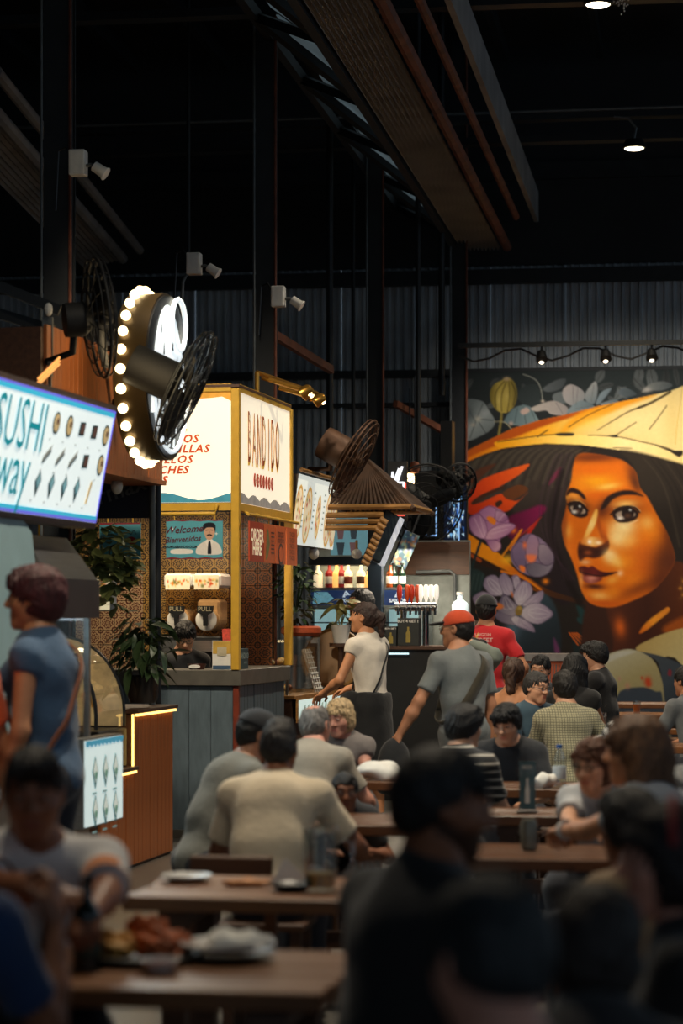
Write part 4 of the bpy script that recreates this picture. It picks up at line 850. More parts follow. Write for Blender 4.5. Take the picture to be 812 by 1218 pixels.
# ================================================================== Mexican kiosk
K0 = at(284, HY, 17.0); K0.z = 0
kz = lambda y: zat(y, 17.0)
kk = thing('market_kiosk', 'yellow framed kiosk with cream sign boxes and patterned tiles', 'kiosk', K0, -TH)
ZT, ZB, KD, KW = kz(465), kz(597), 1.75, 2.05
for x, y in ((0, 0), (0, KD), (-KW, 0), (-KW, KD)): MB().bbox((x-.06, y, kz(797)), (x, y+.06, ZT+.02)).build('post', M['yellow'], kk, bevel=.004)
for z in (ZB-.06, ZT-.0):
    MB().bbox((-KW, .002, z), (-.06, .05, z+.055)).build('rail', M['yellow'], kk); MB().bbox((-.05, .06, z), (-.002, KD, z+.055)).build('rail', M['yellow'], kk)
cream = glow('cream_sign', rgb(238, 226, 202), .80, var=.06, scale=1.6)
MB().bbox((-KW, .02, ZB), (-.06, .035, ZT)).build('sign_panel', cream, kk); MB().bbox((-.03, .06, ZB), (-.015, KD, ZT)).build('sign_panel', cream, kk)
MB().bbox((-KW, .0, ZT+.03), (0, KD, ZT+.05)).build('roof_board', M['darkwood'], kk)
red = pm('brush_red', rgb(206, 74, 24), .5, var=.05, emit=.25, ecol=rgb(206, 74, 24)); kf = lambda a, b, o=0.0: (a, .02-o, b); ka = lambda a, b, o=0.0: (-.015+o, a, b)
xs = lambda px: (px-284)/FPX*17.0/math.cos(TH)
for s_, px, py, sz, al in (('BURRITOS', 234, 521, .078, 'RIGHT'), ('QUESADILLAS', 247, 533, .078, 'RIGHT'), ('PLATILLOS', 227, 545.5, .078, 'RIGHT'), ('NACHES', 222, 558, .078, 'RIGHT'), ('TACOS', 196, 570, .078, 'RIGHT')):
    text(s_, sz, red, kk, xs(px), kz(py), kf, .004, align=al, shear=.25, bold=.0025, space=1.15, sx=1.1)
text('Antojos', .11, pm('brush_ink', rgb(120, 48, 24), .5, emit=.2, ecol=rgb(120, 48, 24)), kk, xs(219), kz(500), kf, .004, align='RIGHT', shear=.3)
MB().bbox((xs(170), .012, kz(511)), (xs(221), .02, kz(509))).build('underline', pm('ochre', rgb(220, 170, 60), .5, emit=.4, ecol=rgb(220, 170, 60)), kk)
blw = pm('blue_wave', rgb(62, 140, 160), .5, emit=.3, ecol=rgb(62, 140, 160))
flat([(-KW, ZB+.002)]+[(-.06, ZB+.002)]+[(-.06-i*.05, ZB+.045+.028*math.sin(i*.55+2.2)) for i in range(40)], blw, kk, kf, .004, 'wave')
flat([(-KW, ZT)]+[(-KW+i*.08, ZT-.03-.018*math.sin(i*.6+1)) for i in range(25)]+[(-.06, ZT-.07), (-.06, ZT)], pm('amber_edge', rgb(214, 150, 50), .5, emit=.4, ecol=rgb(214, 150, 50)), kk, kf, .004, 'band')
gyp = pm('grey_scallop', rgb(164, 160, 156), .6, emit=.2, ecol=rgb(150, 146, 142))
flat([(.06, ZB), (KD, ZB)]+[(KD-i*.07, ZB+.035+.04*abs(math.sin(i*.62))) for i in range(25)], gyp, kk, ka, .004, 'scallop')
ylw = pm('yellow_letter', rgb(216, 170, 70), .5, emit=.4, ecol=rgb(216, 170, 70)); brn = pm('brown_letter', rgb(150, 60, 26), .5, emit=.25, ecol=rgb(150, 60, 26))
for ch, i in zip('BANDIDO', range(7)):
    y = .36+i*.158-(.02 if i > 4 else 0)
    if ch == 'I': y += .0
    text(ch, .55, ylw, kk, y+.012, (ZT+ZB)/2+.06, ka, .003, sx=.34, bold=.010); text(ch, .53, brn, kk, y, (ZT+ZB)/2+.075, ka, .006, sx=.32, bold=.006); text(ch, .46, pm('cream_letter', rgb(228, 206, 170), .5, emit=.5, ecol=rgb(228, 206, 170)), kk, y, (ZT+ZB)/2+.085, ka, .009, sx=.27, bold=-.004)
rdm = pm('red_oval', rgb(176, 60, 36), .5, emit=.25, ecol=rgb(176, 60, 36))
for i in range(7):
    y = .55+i*.095; flat(ring_pts(y, ZB+.19, .040, .052, 14), rdm, kk, ka, .004, 'oval'); text('MEXICAN'[i], .10, pm('cream_letter', rgb(228, 206, 170)), kk, y, ZB+.19, ka, .008, sx=.55)
lamp('kiosk_light', 'AREA', (-.9, .55, ZB-.12), 15, (1, .80, .54), .7, (-.9, .7, 0), parent=kk)
lamp('kiosk_light', 'AREA', (-.3, 1.0, ZB-.12), 4, (1, .80, .54), .4, (-.3, 1.4, 0), parent=kk)
# tiled back wall
tw = MB().bbox((-KW, KD-.06, 0), (-.16, KD, ZB)).build('tile_wall', M['darkwood'], kk)
def tile_mat(key, base, line, dark):
    m = pm(key, base, .3, 0, .1, 20); nt = m.node_tree; b = nt.nodes['Principled BSDF']
    tc = nt.nodes.new('ShaderNodeTexCoord'); sp = nt.nodes.new('ShaderNodeSeparateXYZ'); nt.links.new(tc.outputs['Object'], sp.inputs[0])
    def mt(op, a, c=None):
        n = nt.nodes.new('ShaderNodeMath'); n.operation = op
        for i, q in enumerate((a, c)):
            if q is None: continue
            if isinstance(q, (int, float)): n.inputs[i].default_value = q
            else: nt.links.new(q, n.inputs[i])
        return n.outputs[0]
    x = sp.outputs[0]; z = sp.outputs[2]; r = mt('SQRT', mt('ADD', mt('MULTIPLY', x, x), mt('MULTIPLY', z, z)))
    an = mt('ARCTAN2', z, x); pet = mt('MULTIPLY', mt('COSINE', mt('MULTIPLY', an, 8.0)), .006)
    wv = mt('SINE', mt('MULTIPLY', mt('ADD', r, pet), 260.0))
    dia = mt('ABSOLUTE', mt('SUBTRACT', mt('ADD', mt('ABSOLUTE', x), mt('ABSOLUTE', z)), .066)); e = mt('LESS_THAN', dia, .006)
    a = mt('MAXIMUM', mt('GREATER_THAN', wv, .15), e)
    mx = nt.nodes.new('ShaderNodeMix'); mx.data_type = 'RGBA'; nt.links.new(a, mx.inputs[0]); mx.inputs[6].default_value = (*dark, 1); mx.inputs[7].default_value = (*line, 1); nt.links.new(mx.outputs[2], b.inputs['Base Color'])
    return m
tA = tile_mat('tile_ochre', rgb(150, 106, 48), rgb(176, 138, 76), rgb(70, 52, 38)); tB = tile_mat('tile_dark', rgb(40, 30, 26), rgb(112, 66, 34), rgb(28, 25, 25)); tC = tile_mat('tile_red', rgb(90, 60, 50), rgb(190, 160, 124), rgb(100, 54, 38))
ts = .118
tm = {k: MB().bbox((-ts/2+.002, -.008, -ts/2+.002), (ts/2-.002, 0, ts/2-.002)).mesh('tile', m, bevel=.0015) for k, m in (('A', tA), ('B', tB), ('C', tC))}
nz = int((ZB-1.0)/ts); nx_ = int((KW-.16)/ts)
for i in range(nx_):
    for j in range(nz):
        x = -KW+.02+ts*(i+.5); z = 1.03+ts*(j+.5); k = 'B' if x > -.52 else ('C' if x < -1.15 and z < 1.95 else 'A')
        link('tile', tm[k], tw, (x, KD-.061-.002*rng.uniform(), z))
# counter
kc = thing('kiosk_counter', 'grey topped kiosk counter clad in blue grey planks', 'counter', K0, -TH)
CT = kz(797); CB = kz(816)
MB().prism([(-KW, .01), (0.01, .01), (0.01, KD-.08), (-.44, KD-.08), (-.44, .5), (-KW, .5)], CB, CT, lambda u, v, w_: (u, v, w_)).build('countertop', M['countertop'], kc, bevel=.004)
MB().bbox((-KW+.02, .06, 0), (-.05, .46, CB)).build('body', M['darkwood'], kc); MB().bbox((-.42, .06, 0), (-.06, KD-.1, CB)).build('body', M['darkwood'], kc)
planks(kc, -KW+.02, -.055, .05, CB-.002, .06, .165, M['slate']); 
n = 15; ww = (KD-.2)/n; pme = MB().bbox((-.0, .002, .05), (.02, ww-.002, CB-.002)).mesh('plank', M['slate'], bevel=.003)
for i in range(n): link('plank', pme, kc, (-.055+.006*rng.uniform(), .09+i*ww, 0))
MB().bbox((-.05, .03, 0), (-.01, .07, CB)).build('corner_trim', M['redbrown'], kc); MB().bbox((-KW, .03, 0), (-.01, .045, .06)).build('kick_board', M['countertop'], kc)
# posters
def welcome():
    c = Canvas(0, 136, 0, 94, 1.0, (86, 160, 172)); P = c.poly
    P([(0, 0), (136, 0), (136, 3), (118, 4), (100, 2.5), (80, 4), (60, 2.5), (40, 4), (20, 2.5), (0, 4)], (130, 34, 36), sm=0); P([(0, 94), (136, 94), (136, 90), (116, 92), (96, 89.5), (76, 92), (56, 89.5), (36, 92), (16, 89.5), (0, 91)], (130, 34, 36), sm=0)
    P([(72, 80), (74, 66), (82, 58), (94, 52), (104, 55), (114, 51), (126, 58), (132, 68), (134, 80), (120, 84), (86, 84)], (226, 218, 206)); P([(94, 52), (104, 66), (114, 51), (104, 46)], (240, 232, 220)); P([(102, 54), (107, 54), (109, 80), (104, 82), (100, 80)], (26, 28, 36))
    P([(91, 26), (94, 40), (100, 48), (108, 48), (115, 40), (118, 26), (114, 16), (96, 16)], (206, 160, 130)); P([(90, 28), (89, 14), (97, 8), (112, 8), (119, 15), (118, 30), (114, 20), (100, 19), (94, 22)], (22, 24, 32)); P([(98, 37), (104, 34.5), (111, 37), (108, 39.5), (104, 37.5), (100, 39.5)], (30, 24, 24)); c.line([(96, 26), (101, 25)], 1.6, (30, 24, 24)); c.line([(107, 25), (112, 26)], 1.6, (30, 24, 24)); c.line([(105, 28), (106, 33)], .8, (150, 100, 80))
    P([(10, 76), (14, 71), (36, 69), (60, 71), (66, 76), (60, 81), (34, 82), (14, 81)], (232, 228, 216)); 
    for (x, y, r) in ((15, 22, 5), (121, 34, 4)): P([(x, y-r), (x+1.2, y-1.2), (x+r, y), (x+1.2, y+1.2), (x, y+r), (x-1.2, y+1.2), (x-r, y), (x-1.2, y-1.2)], (236, 232, 220), sm=0)
    return c
def hang_board(label, px0, px1, y0, y1, art=None, base=None, d_off=.06):
    x0, x1, z0, z1 = xs(px0), xs(px1), kz(y1), kz(y0); t = thing('hanging_poster', label, 'poster', K0, -TH)
    MB().bbox((x0, -d_off, z0), (x1, -d_off+.012, z1)).build('board', base or pm('board_teal', rgb(86, 160, 172), .6), t)
    if art: link('print', art.mesh('print', lambda X, Y: np.stack([x0+(x1-x0)*X/X.max(), np.full(X.shape, -d_off-.002), z1-(z1-z0)*Y/Y.max()], -1), attr_mat('poster_print', rough=.6)), t)
    for x in (x0+.06, x1-.06): MB().cyl((x, -d_off+.006, z1-.01), (x, -d_off+.006, z1+.045), .005, n=5).build('hook', M['yellow'], t)
    return t, (lambda a, b, o=0.0: (a, -d_off-.002-o, b))
pw, pf = hang_board('teal welcome poster with a moustached man under the cream sign', 199, 267, 618, 665, welcome())
mar = pm('maroon_ink', rgb(84, 28, 44), .6); dkt = pm('dark_ink', rgb(24, 44, 54), .6)
text('Welcome', .072, mar, pw, xs(220), kz(630), pf, .003, shear=.35, rot=.06, bold=.001); text('Bienvenidos', .060, mar, pw, xs(219), kz(641.5), pf, .003, shear=.35, rot=.06, bold=.001, sx=.92)
text('@SOMOSBANDIDO.CM', .024, dkt, pw, xs(216), kz(650.5), pf, .003, bold=.0008)
hang_board('teal poster with red print half hidden behind the hanging plant', 118, 168, 621, 665, (lambda c: (c.poly([(80, 40), (96, 36), (110, 46), (100, 56), (84, 52)], (150, 40, 40)), c.line([(84, 24), (92, 30), (100, 20), (106, 30)], 1.5, (40, 50, 60)), c.poly([(0, 0), (120, 0), (120, 4), (0, 5)], (150, 44, 48), sm=0), c)[-1])(Canvas(0, 120, 0, 94, 1.5, (92, 164, 174))))
hr = thing('hanging_rail', 'yellow tube rail carrying the hanging posters', 'rail', K0, -TH)
MB().tube([(-KW, -.054, kz(611)), (xs(258), -.054, kz(611)), (xs(258), -.03, kz(602)), (xs(258), .02, kz(600))], .014, 8).build('tube', M['yellow'], hr)
MB().tube([(.054, .06, kz(611)), (.054, KD, kz(611))], .012, 8).build('tube', M['yellow'], hr)
for y in (.2, .55, .9, 1.25, 1.6): MB().tube([(.054, y, kz(611)), (-.03, y, kz(606))], .008, 6).build('bracket', M['yellow'], hr)
MB().tube([(-1.2, -.054, kz(611)), (-1.2, .03, kz(604))], .010, 6).build('bracket', M['yellow'], hr)
og = pm('orange_board', rgb(206, 96, 40), .6, var=.08); ord_ = pm('red_orange_board', rgb(176, 62, 26), .6, var=.08)
for i, (y0, y1, m, lb_) in enumerate(((.08, .52, ord_, 'red order here board hanging nearest on the kiosk side'), (.54, .90, og, 'orange menu board with a taco hanging second on the kiosk side'), (.92, 1.26, og, 'orange menu board with a round badge hanging third on the kiosk side'), (1.30, 1.68, og, 'orange price board hanging farthest on the kiosk side'))):
    t = thing('hanging_board', lb_, 'poster', K0, -TH); pa = lambda a, b, o=0.0: (.062+o, a, b)
    MB().bbox((.05, y0, kz(667)), (.062, y1, kz(619))).build('board', m, t)
    MB().cyl((.056, (y0+y1)/2, kz(619)), (.056, (y0+y1)/2, kz(611)), .005, n=5).build('hook', M['yellow'], t)
    ink = pm('board_ink', rgb(70, 30, 24), .6)
    if i == 0: text('ORDER', .13, pm('cream_letter', rgb(228, 206, 170)), t, (y0+y1)/2, kz(636), pa, .003, sx=.95, bold=.004); text('HERE', .13, pm('cream_letter', rgb(228, 206, 170)), t, (y0+y1)/2, kz(652), pa, .003, sx=.95, bold=.004)
    if i == 1:
        flat([((y0+.04)+.13*q, kz(644)+w_) for q, w_ in ((0, -.12), (.5, -.10), (1, .0), (.7, .10), (.3, .12), (.2, 0))], pm('taco_print', rgb(120, 116, 60), .6), t, pa, .003)
        for k in range(6): flat([(y0+.22, kz(630+k*5)), (y0+.32, kz(630+k*5)), (y0+.32, kz(628.6+k*5)), (y0+.22, kz(628.6+k*5))], ink, t, pa, .003)
    if i == 2: flat(ring_pts((y0+y1)/2, kz(655), .085, .085, 18), ink, t, pa, .003); flat(ring_pts((y0+y1)/2, kz(655), .06, .06, 18), og, t, pa, .005); text('tacos', .09, ink, t, (y0+y1)/2, kz(629), pa, .003); text('bandido', .07, ink, t, (y0+y1)/2, kz(637), pa, .003)
    if i == 3:
        for k in range(5): text('TACO 3', .05, ink, t, (y0+y1)/2, kz(628+k*7.5), pa, .003)
# slush machine
sl = thing('slush_machine', 'twin bowl slush machine with floral lids on the kiosk counter', 'drink machine', K0, -TH)
sy0 = 1.22
def kx(px, y):
    t = (px-CX)/FPX; c_, q_ = math.cos(TH), math.sin(TH); return (t*(K0.y+c_*y)-K0.x-q_*y)/(c_+t*q_)
sx0 = kx(231.5, sy0)
mzz = lambda y: zat(y, 18.15)
MB().bbox((sx0-.26, sy0-.15, 0), (sx0+.26, sy0+.26, CT-.22)).build('cabinet', M['darkwood'], sl)
MB().bbox((sx0-.24, sy0-.14, CT-.22), (sx0+.24, sy0+.24, mzz(757))).build('base', M['black'], sl, bevel=.01); MB().bbox((sx0-.22, sy0-.16, mzz(775)), (sx0+.22, sy0-.13, mzz(762))).build('drip_tray', M['stainless'], sl)
for i, px in enumerate((213, 247)):
    x = kx(px, sy0-.1); lvl = .55 if i == 0 else .95
    zb2, zt2_ = mzz(757), mzz(699); hw = .108
    tk = MB().prism([(x-hw, sy0-.13), (x+hw, sy0-.13), (x+hw, sy0+.2), (x-hw, sy0+.2)], zb2, zt2_, lambda u, v, w_: (u, v, w_)).build('bowl', glass('bowl_plastic', (.95, .86, .74), .08, .25), sl, bevel=.03)
    cvr = MB().box((x, sy0+.035, (zt2_+mzz(682))/2+.0), (.226, .35, mzz(682)-zt2_)).build('lid', M['white'], sl, bevel=.02)
    cc = Canvas(0, 60, 0, 22, .8, (226, 216, 190)); r_ = np.random.default_rng(20+i)
    for q in range(24): cc.blob(r_.uniform(4, 56), r_.uniform(7, 18), r_.uniform(1, 3.4), r_.uniform(1, 3), [(214, 120, 30), (190, 60, 30), (226, 180, 90), (110, 110, 60)][q % 4], .95)
    link('floral_band', cc.mesh('floral_band', lambda X, Y: np.stack([x-.098+.196*X/60, np.full(X.shape, sy0-.1425), mzz(684)-(.11*Y/22)], -1), attr_mat('poster_print')), sl)
    MB().cyl((x, sy0-.10, (zb2+zt2_)/2-.06), (x, sy0+.17, (zb2+zt2_)/2-.06), .088, n=24).build('slush', pm('slush', rgb(196, 160, 120) if i else rgb(206, 178, 140), .4), sl, smooth='auto')
    if i: MB().bbox((x-.09, sy0-.08, (zb2+zt2_)/2-.08), (x+.09, sy0+.18, zt2_-.09)).build('slush', pm('slush', rgb(196, 160, 120)), sl, bevel=.02)
    MB().lathe([(0, 0), (.078, 0), (.085, .012), (.07, .02), (0, .022)], 24, (x, sy0-.135, (zb2+zt2_)/2-.06), Matrix.Rotation(math.pi/2, 3, 'X')).build('front_disc', M['white'], sl, smooth='auto')
    hd = MB().prism([(x-.065, zb2+.235), (x+.065, zb2+.235), (x+.06, zb2+.185), (x+.018, zb2+.165), (x+.014, zb2+.08), (x-.014, zb2+.08), (x-.018, zb2+.165), (x-.06, zb2+.185)], sy0-.19, sy0-.165).build('handle', M['black'], sl)
    text('PULL', .05, pm('grey_print', rgb(170, 160, 130)), hd, x, zb2+.21, lambda a, b, o=0.0: (a, sy0-.19-o, b), .002)
# things on the kiosk counter
qs = thing('counter_card', 'upright yellow and white card on the kiosk counter', 'card', K0+U*(xs(262)-.02)+V*.12+Vector((0, 0, CT)), -TH)
MB().bbox((-.072, 0, 0), (.072, .006, .21)).build('card', M['paper'], qs); MB().bbox((-.068, -.002, .115), (.068, 0, .206)).build('print', pm('card_yellow', rgb(198, 160, 70), .6), qs); MB().bbox((-.068, -.002, .004), (.068, 0, .03)).build('print', pm('card_blue', rgb(60, 90, 120), .6), qs); MB().bbox((-.035, -.004, .1), (.035, -.002, .165)).build('print', pm('card_blank', rgb(190, 180, 150), .6), qs)
MB().bbox((-.05, 0, 0), (.05, .07, .006)).build('foot', M['paper'], qs)
pass
tr = thing('tip_dish', 'small dark dish with a white label on the kiosk counter', 'dish', K0+U*xs(227)+V*.15+Vector((0, 0, CT)), -TH)
MB().lathe([(0, 0), (.055, 0), (.07, .04), (.065, .04), (.05, .01), (0, .01)], 16).build('dish', pm('brown_glaze', rgb(70, 34, 26), .3), tr, smooth='auto'); flat(ring_pts(0, .022, .045, .014, 14), M['paper'], tr, lambda a, b, o=0.0: (a, -.066-o, b), .003)
bx = thing('teal_carton', 'dark teal carton printed with the kiosk name', 'box', K0+U*(-.16)+V*.40+Vector((0, 0, CT)), -TH)
MB().bbox((-.1, -.14, 0), (.1, .14, .15)).build('carton', pm('dark_teal_card', rgb(28, 62, 68), .6), bx, bevel=.003)
for fce in (lambda a, b, o=0.0: (.1+o, a, b),): text('BANDIDO', .06, pm('pale_print', rgb(150, 170, 166)), bx, 0, .095, fce, .003, bold=.002); text('NACHOS', .025, pm('pale_print', rgb(150, 170, 166)), bx, .04, .045, fce, .003)
text('BANDIDO', .045, pm('pale_print', rgb(150, 170, 166)), bx, 0, .095, lambda a, b, o=0.0: (a, -.14-o, b), .003)
for i in range(4):
    o = MB().box((0, 0, .075), (.085, .004, .15)).build('leaflet', pm('leaflet_red', rgb(190, 60, 36), .6, var=.5, scale=40), None); o.location = K0+U*(-.16)+V*(.34+i*.025)+Vector((0, 0, CT+.15)); o.rotation_euler = (-.25-.05*i, .05*i, -TH+.5)
    props(o, 'red leaflet standing on the teal carton, %s from the front' % ('first', 'second', 'third', 'fourth')[i], 'leaflet', 'leaflets on the carton')
# track lamps over the kiosk
tk = thing('track_lamps', 'brass track lamps above the kiosk sign', 'lamp', K0+V*1.0+Vector((0, 0, ZT+.06)), -TH)
brass = pm('brass', rgb(190, 140, 60), .3, .9)
for a, b in (((-.02, -.35, .14), (.25, .55, .06)), ((-.02, -.2, .12), (.3, -.1, .02)), ((.0, .3, .09), (.3, .4, .0)), ((-.02, -.35, -.01), (-.02, -.35, .14)), ((.2, .55, .0), (.2, .55, .1))): MB().cyl(a, b, .018, n=8).build('tube', brass, tk)
for p in ((.3, -.1, .02), (.3, .4, .0), (.26, .15, .03)):
    MB().lathe([(.02, .05), (.04, .03), (.05, -.04), (.045, -.045)], 12, p, Matrix.Rotation(math.radians(60), 3, 'Y')).build('lamp_head', brass, tk, smooth='auto'); MB().ball((p[0]+.03, p[1], p[2]-.02), .02, 8, 5).build('bulb', M['warmglow'], tk)
# ================================================================== pizza / pastry stall behind the kiosk
D0 = at(345, HY, 19.0); D0.z = 0
pz = thing('menu_lightbox', 'lit white menu box with pizza pictures behind the kiosk', 'sign', D0, TA)
z0, z1 = zat(648, 19.3), zat(566, 19.3)
pf_ = lambda a, b, o=0.0: (a, -(b-z0)*.12-o, b)
MB().add([pf_(x, z, o) for o in (-.1, 0) for (x, z) in ((0, z0), (1.7, z0), (1.7, z1), (0, z1))], [(0, 1, 2, 3), (7, 6, 5, 4), (0, 4, 5, 1), (1, 5, 6, 2), (2, 6, 7, 3), (3, 7, 4, 0)]).build('case', pm('brown_case', rgb(86, 70, 58)), pz)
cvp = Canvas(0, 170, 0, 57, .8, (214, 218, 208)); r_ = np.random.default_rng(31)
for cx_ in (14, 50, 92, 135, 160):
    ry = 24 if cx_ != 92 else 19; rx_ = 15 if cx_ != 92 else 9
    cvp.poly(ring_pts(cx_, 32, rx_, ry, 16), (186, 140, 70), sm=0); cvp.poly(ring_pts(cx_, 32, rx_-2.5, ry-3, 16), (216, 196, 160), sm=0)
    for i in range(16):
        a = r_.uniform(0, 6.28); q = r_.uniform(0, 1)**.5; cvp.blob(cx_+q*(rx_-4)*math.cos(a), 32+q*(ry-5)*math.sin(a), 1.6, 1.8, [(170, 60, 40), (90, 110, 50), (206, 150, 60), (120, 50, 40)][i % 4], .9)
for x in (30, 72, 112): 
    for k in range(7): cvp.line([(x-2, 12+k*5), (x+3, 12+k*5)], 1.2, (90, 100, 96), sm=0)
link('print', cvp.mesh('print', lambda X, Y: np.stack([X/100, -(.57-Y/100)*.12-.004*np.ones(X.shape), z1-(z1-z0)*Y/57], -1), attr_mat('lit_print_cool', emit=.85)), pz)
MB().tube([pf_(0, z1+.03, .02), pf_(1.75, z1+.03, .02)], .018, 6).build('tube', M['bamboo'], pz)
gl2 = thing('globe_lamp', 'unlit cream globe lamp under the pizza menu box', 'lamp', at(373, 658, 20.1)); MB().ball((0, 0, 0), (.045, .045, .055), 14, 10).build('globe', M['white'], gl2, smooth=True); MB().cyl((0, 0, .05), (0, 0, .1), .018, n=8).build('cap', M['black'], gl2)
# pastry counter
pc = thing('pastry_counter', 'low pastry counter with a glass case and lit front sign', 'counter', at(347, HY, 18.9)-Vector((0, 0, CAMZ)), TA)
cz_ = zat(832, 18.9)
MB().bbox((0, .0, 0), (1.9, .7, cz_)).build('body', M['darkwood'], pc); MB().bbox((-.02, -.03, cz_), (1.92, .72, cz_+.03)).build('worktop', M['bamboo'], pc, bevel=.003)
MB().bbox((.05, -.05, cz_-.16), (1.85, -.03, cz_-.01)).build('lit_sign', glow('counter_sign', rgb(200, 220, 214), .75), pc); MB().bbox((.02, -.045, cz_-.19), (1.88, -.028, cz_+.0)).build('sign_frame', M['bamboo'], pc)
r_ = np.random.default_rng(44)
fm = lambda a, b, o=0.0: (a, -.05-o, b)
for i in range(12): x = .2+i*.14; flat([(x, cz_-.12), (x+.07, cz_-.11), (x+.09, cz_-.05), (x+.03, cz_-.06)], frd((150, 170, 160)), pc, fm, .003)
gh = zat(762, 19)-cz_-.03
for y in (.05, .6): MB().bbox((.05, y, cz_+.03), (1.3, y+.006, cz_+.03+gh)).build('glass_pane', M['clear'], pc)
for x in (.05, 1.3): MB().bbox((x, .05, cz_+.03), (x+.006, .6, cz_+.03+gh)).build('glass_pane', M['clear'], pc)
MB().bbox((.04, .04, cz_+.03+gh), (1.31, .62, cz_+.045+gh)).build('case_top', M['clear'], pc)
for x in (.05, 1.3):
    for y in (.05, .6): MB().bbox((x-.008, y-.008, cz_+.03), (x+.012, y+.012, cz_+.045+gh)).build('case_post', M['stainless'], pc)
MB().bbox((.06, .08, cz_+.03+gh*.5), (1.29, .59, cz_+.036+gh*.5)).build('shelf', M['clear'], pc); MB().bbox((.1, .5, cz_+gh), (1.25, .54, cz_+.02+gh)).build('light_strip', glow('case_warm', (1, .72, .36), 4.0), pc)
wp = pc.matrix_basis if False else None
def on(base, rz, p): return Vector(base)+Vector((math.cos(rz)*p[0]-math.sin(rz)*p[1], math.sin(rz)*p[0]+math.cos(rz)*p[1], p[2]))
PB = at(347, HY, 18.9)-Vector((0, 0, CAMZ))
for j, z in enumerate((cz_+.031, cz_+.037+gh*.5)):
    for i in range(6):
        mb = MB().ball((0, 0, .03), (.075, .045, .032), 12, 8)
        o = mb.build('pastry', pm('pastry_%d' % (i % 3), rgb(*[(206, 150, 70), (214, 176, 110), (170, 100, 44)][i % 3]), .5, bump=.3, scale=20), None, smooth=True); o.location = on(PB, TA, (.2+i*.19, .3, z)); o.rotation_euler = (0, 0, .4*i)
        props(o, 'golden pastry on the %s of the pastry case, %s from the near end' % (('floor', 'shelf')[j], ('first', 'second', 'third', 'fourth', 'fifth', 'sixth')[i]), 'pastry', 'pastries in the case')
rk = thing('card_rack', 'slanted cream price rack on the pastry counter', 'rack', on(PB, TA, (1.05, -.0, cz_+.03)), TA)
for i in range(4): MB().beam((-.14+i*.09, 0, 0), (-.10+i*.09, .12, .36), .012, .012).build('bar', M['white'], rk)
for k in range(8): MB().beam((-.15+.005*k, .004+.014*k, .03+.043*k), (.14+.005*k, .004+.014*k, .03+.043*k), .02, .012).build('slat', M['paper'], rk)
wp_ = thing('round_tray', 'round brown wooden tray leaning behind the pastry case', 'tray', at(398, 783, 20.75), 0)
MB().lathe([(0, 0), (.25, 0), (.27, .02), (.26, .03), (.24, .012), (0, .012)], 28, (0, 0, 0), Matrix.Rotation(math.radians(80), 3, 'X')).build('disc', pm('tray_wood', rgb(150, 110, 60), .5, 0, .2, 4), wp_, smooth='auto')
tz_ = zat(783, 20.75); MB().bbox((-.02, .02, -tz_+.02), (.02, .05, -.1)).build('stand', M['darkwood'], wp_); MB().bbox((-.14, -.10, -tz_), (.14, .14, -tz_+.02)).build('foot', M['darkwood'], wp_)
bk = thing('basket', 'round orange basket on the pastry case', 'basket', at(358, 757, 19.1), 0)
MB().lathe([(0, 0), (.13, 0), (.165, .03), (.165, .07), (.14, .085), (.12, .07), (0, .05)], 24).build('bowl', pm('orange_basket', rgb(170, 72, 30), .6, bump=.3, scale=30), bk, smooth='auto')
bushy('leafy plant with red flowers in the orange basket', at(352, 752, 19.1)+Vector((0, 0, .05)), 150, .13, .30, .08, .045, M['leaf'], None, 6, .4, seed=8, cz=.30)
fl = leaf_mesh('petal', .03, .03, pm('red_petal', rgb(170, 40, 30), .5))
bushy('broad variegated leaves in a white pot behind the woman in white', at(405, 765, 20.6), 20, .10, .10, .17, .06, M['leaf3'], M['white'], 5, .35, seed=12, cz=.30)
ps_ = thing('plant_stand', 'slim dark stand under the white plant pot', 'stand', at(405, HY, 20.6)-Vector((0, 0, CAMZ))); MB().cyl((0, 0, zat(765, 20.6)-.03), (0, 0, zat(765, 20.6)), .10, n=16).build('top', M['darkwood'], ps_); MB().cyl((0, 0, .02), (0, 0, zat(765, 20.6)-.03), .025, n=10).build('pole', M['darkwood'], ps_); MB().cyl((0, 0, 0), (0, 0, .02), .13, n=16).build('foot', M['darkwood'], ps_)
cc2 = thing('green_cushion', 'olive green round seat back behind the pastry case', 'cushion', at(396, 770, 21.05)); MB().ball((0, 0, .06), (.09, .05, .17), 16, 10).build('pad', pm('olive_fabric', rgb(80, 84, 50), .8), cc2, smooth=True); MB().bbox((-.012, -.012, -zat(770, 21.05)), (.012, .012, .0)).build('stem', M['steel'], cc2)
# ------------------------------------------------------------------ drinks bar
E0 = at(447, HY, 21.2); E0.z = 0
ez = lambda y, d=21.2: zat(y, d)
bar = thing('drinks_bar', 'navy framed drinks bar with shelves and lit fridges', 'bar', E0, -TH)
ex = lambda px, d=21.2: (px-447)/FPX*d
MB().bbox((ex(438), -.05, 0), (ex(455), .07, ez(640))).build('post', M['navy'], bar, bevel=.004); MB().bbox((ex(366), -.05, ez(672)), (ex(455), .05, ez(662))).build('lintel', M['navy'], bar)
MB().bbox((ex(355), .75, 0), (ex(545), .82, ez(640))).build('back_wall', pm('grey_green_wall', rgb(120, 126, 122), .7), bar)
MB().bbox((ex(456), .74, ez(682)), (ex(545), .75, ez(642))).build('wood_panel', M['darkwood'], bar)
MB().bbox((ex(392), .0, ez(660)), (ex(436), .03, ez(613))).build('menu_face', glow('cyan_menu', rgb(110, 160, 170), .5), bar)
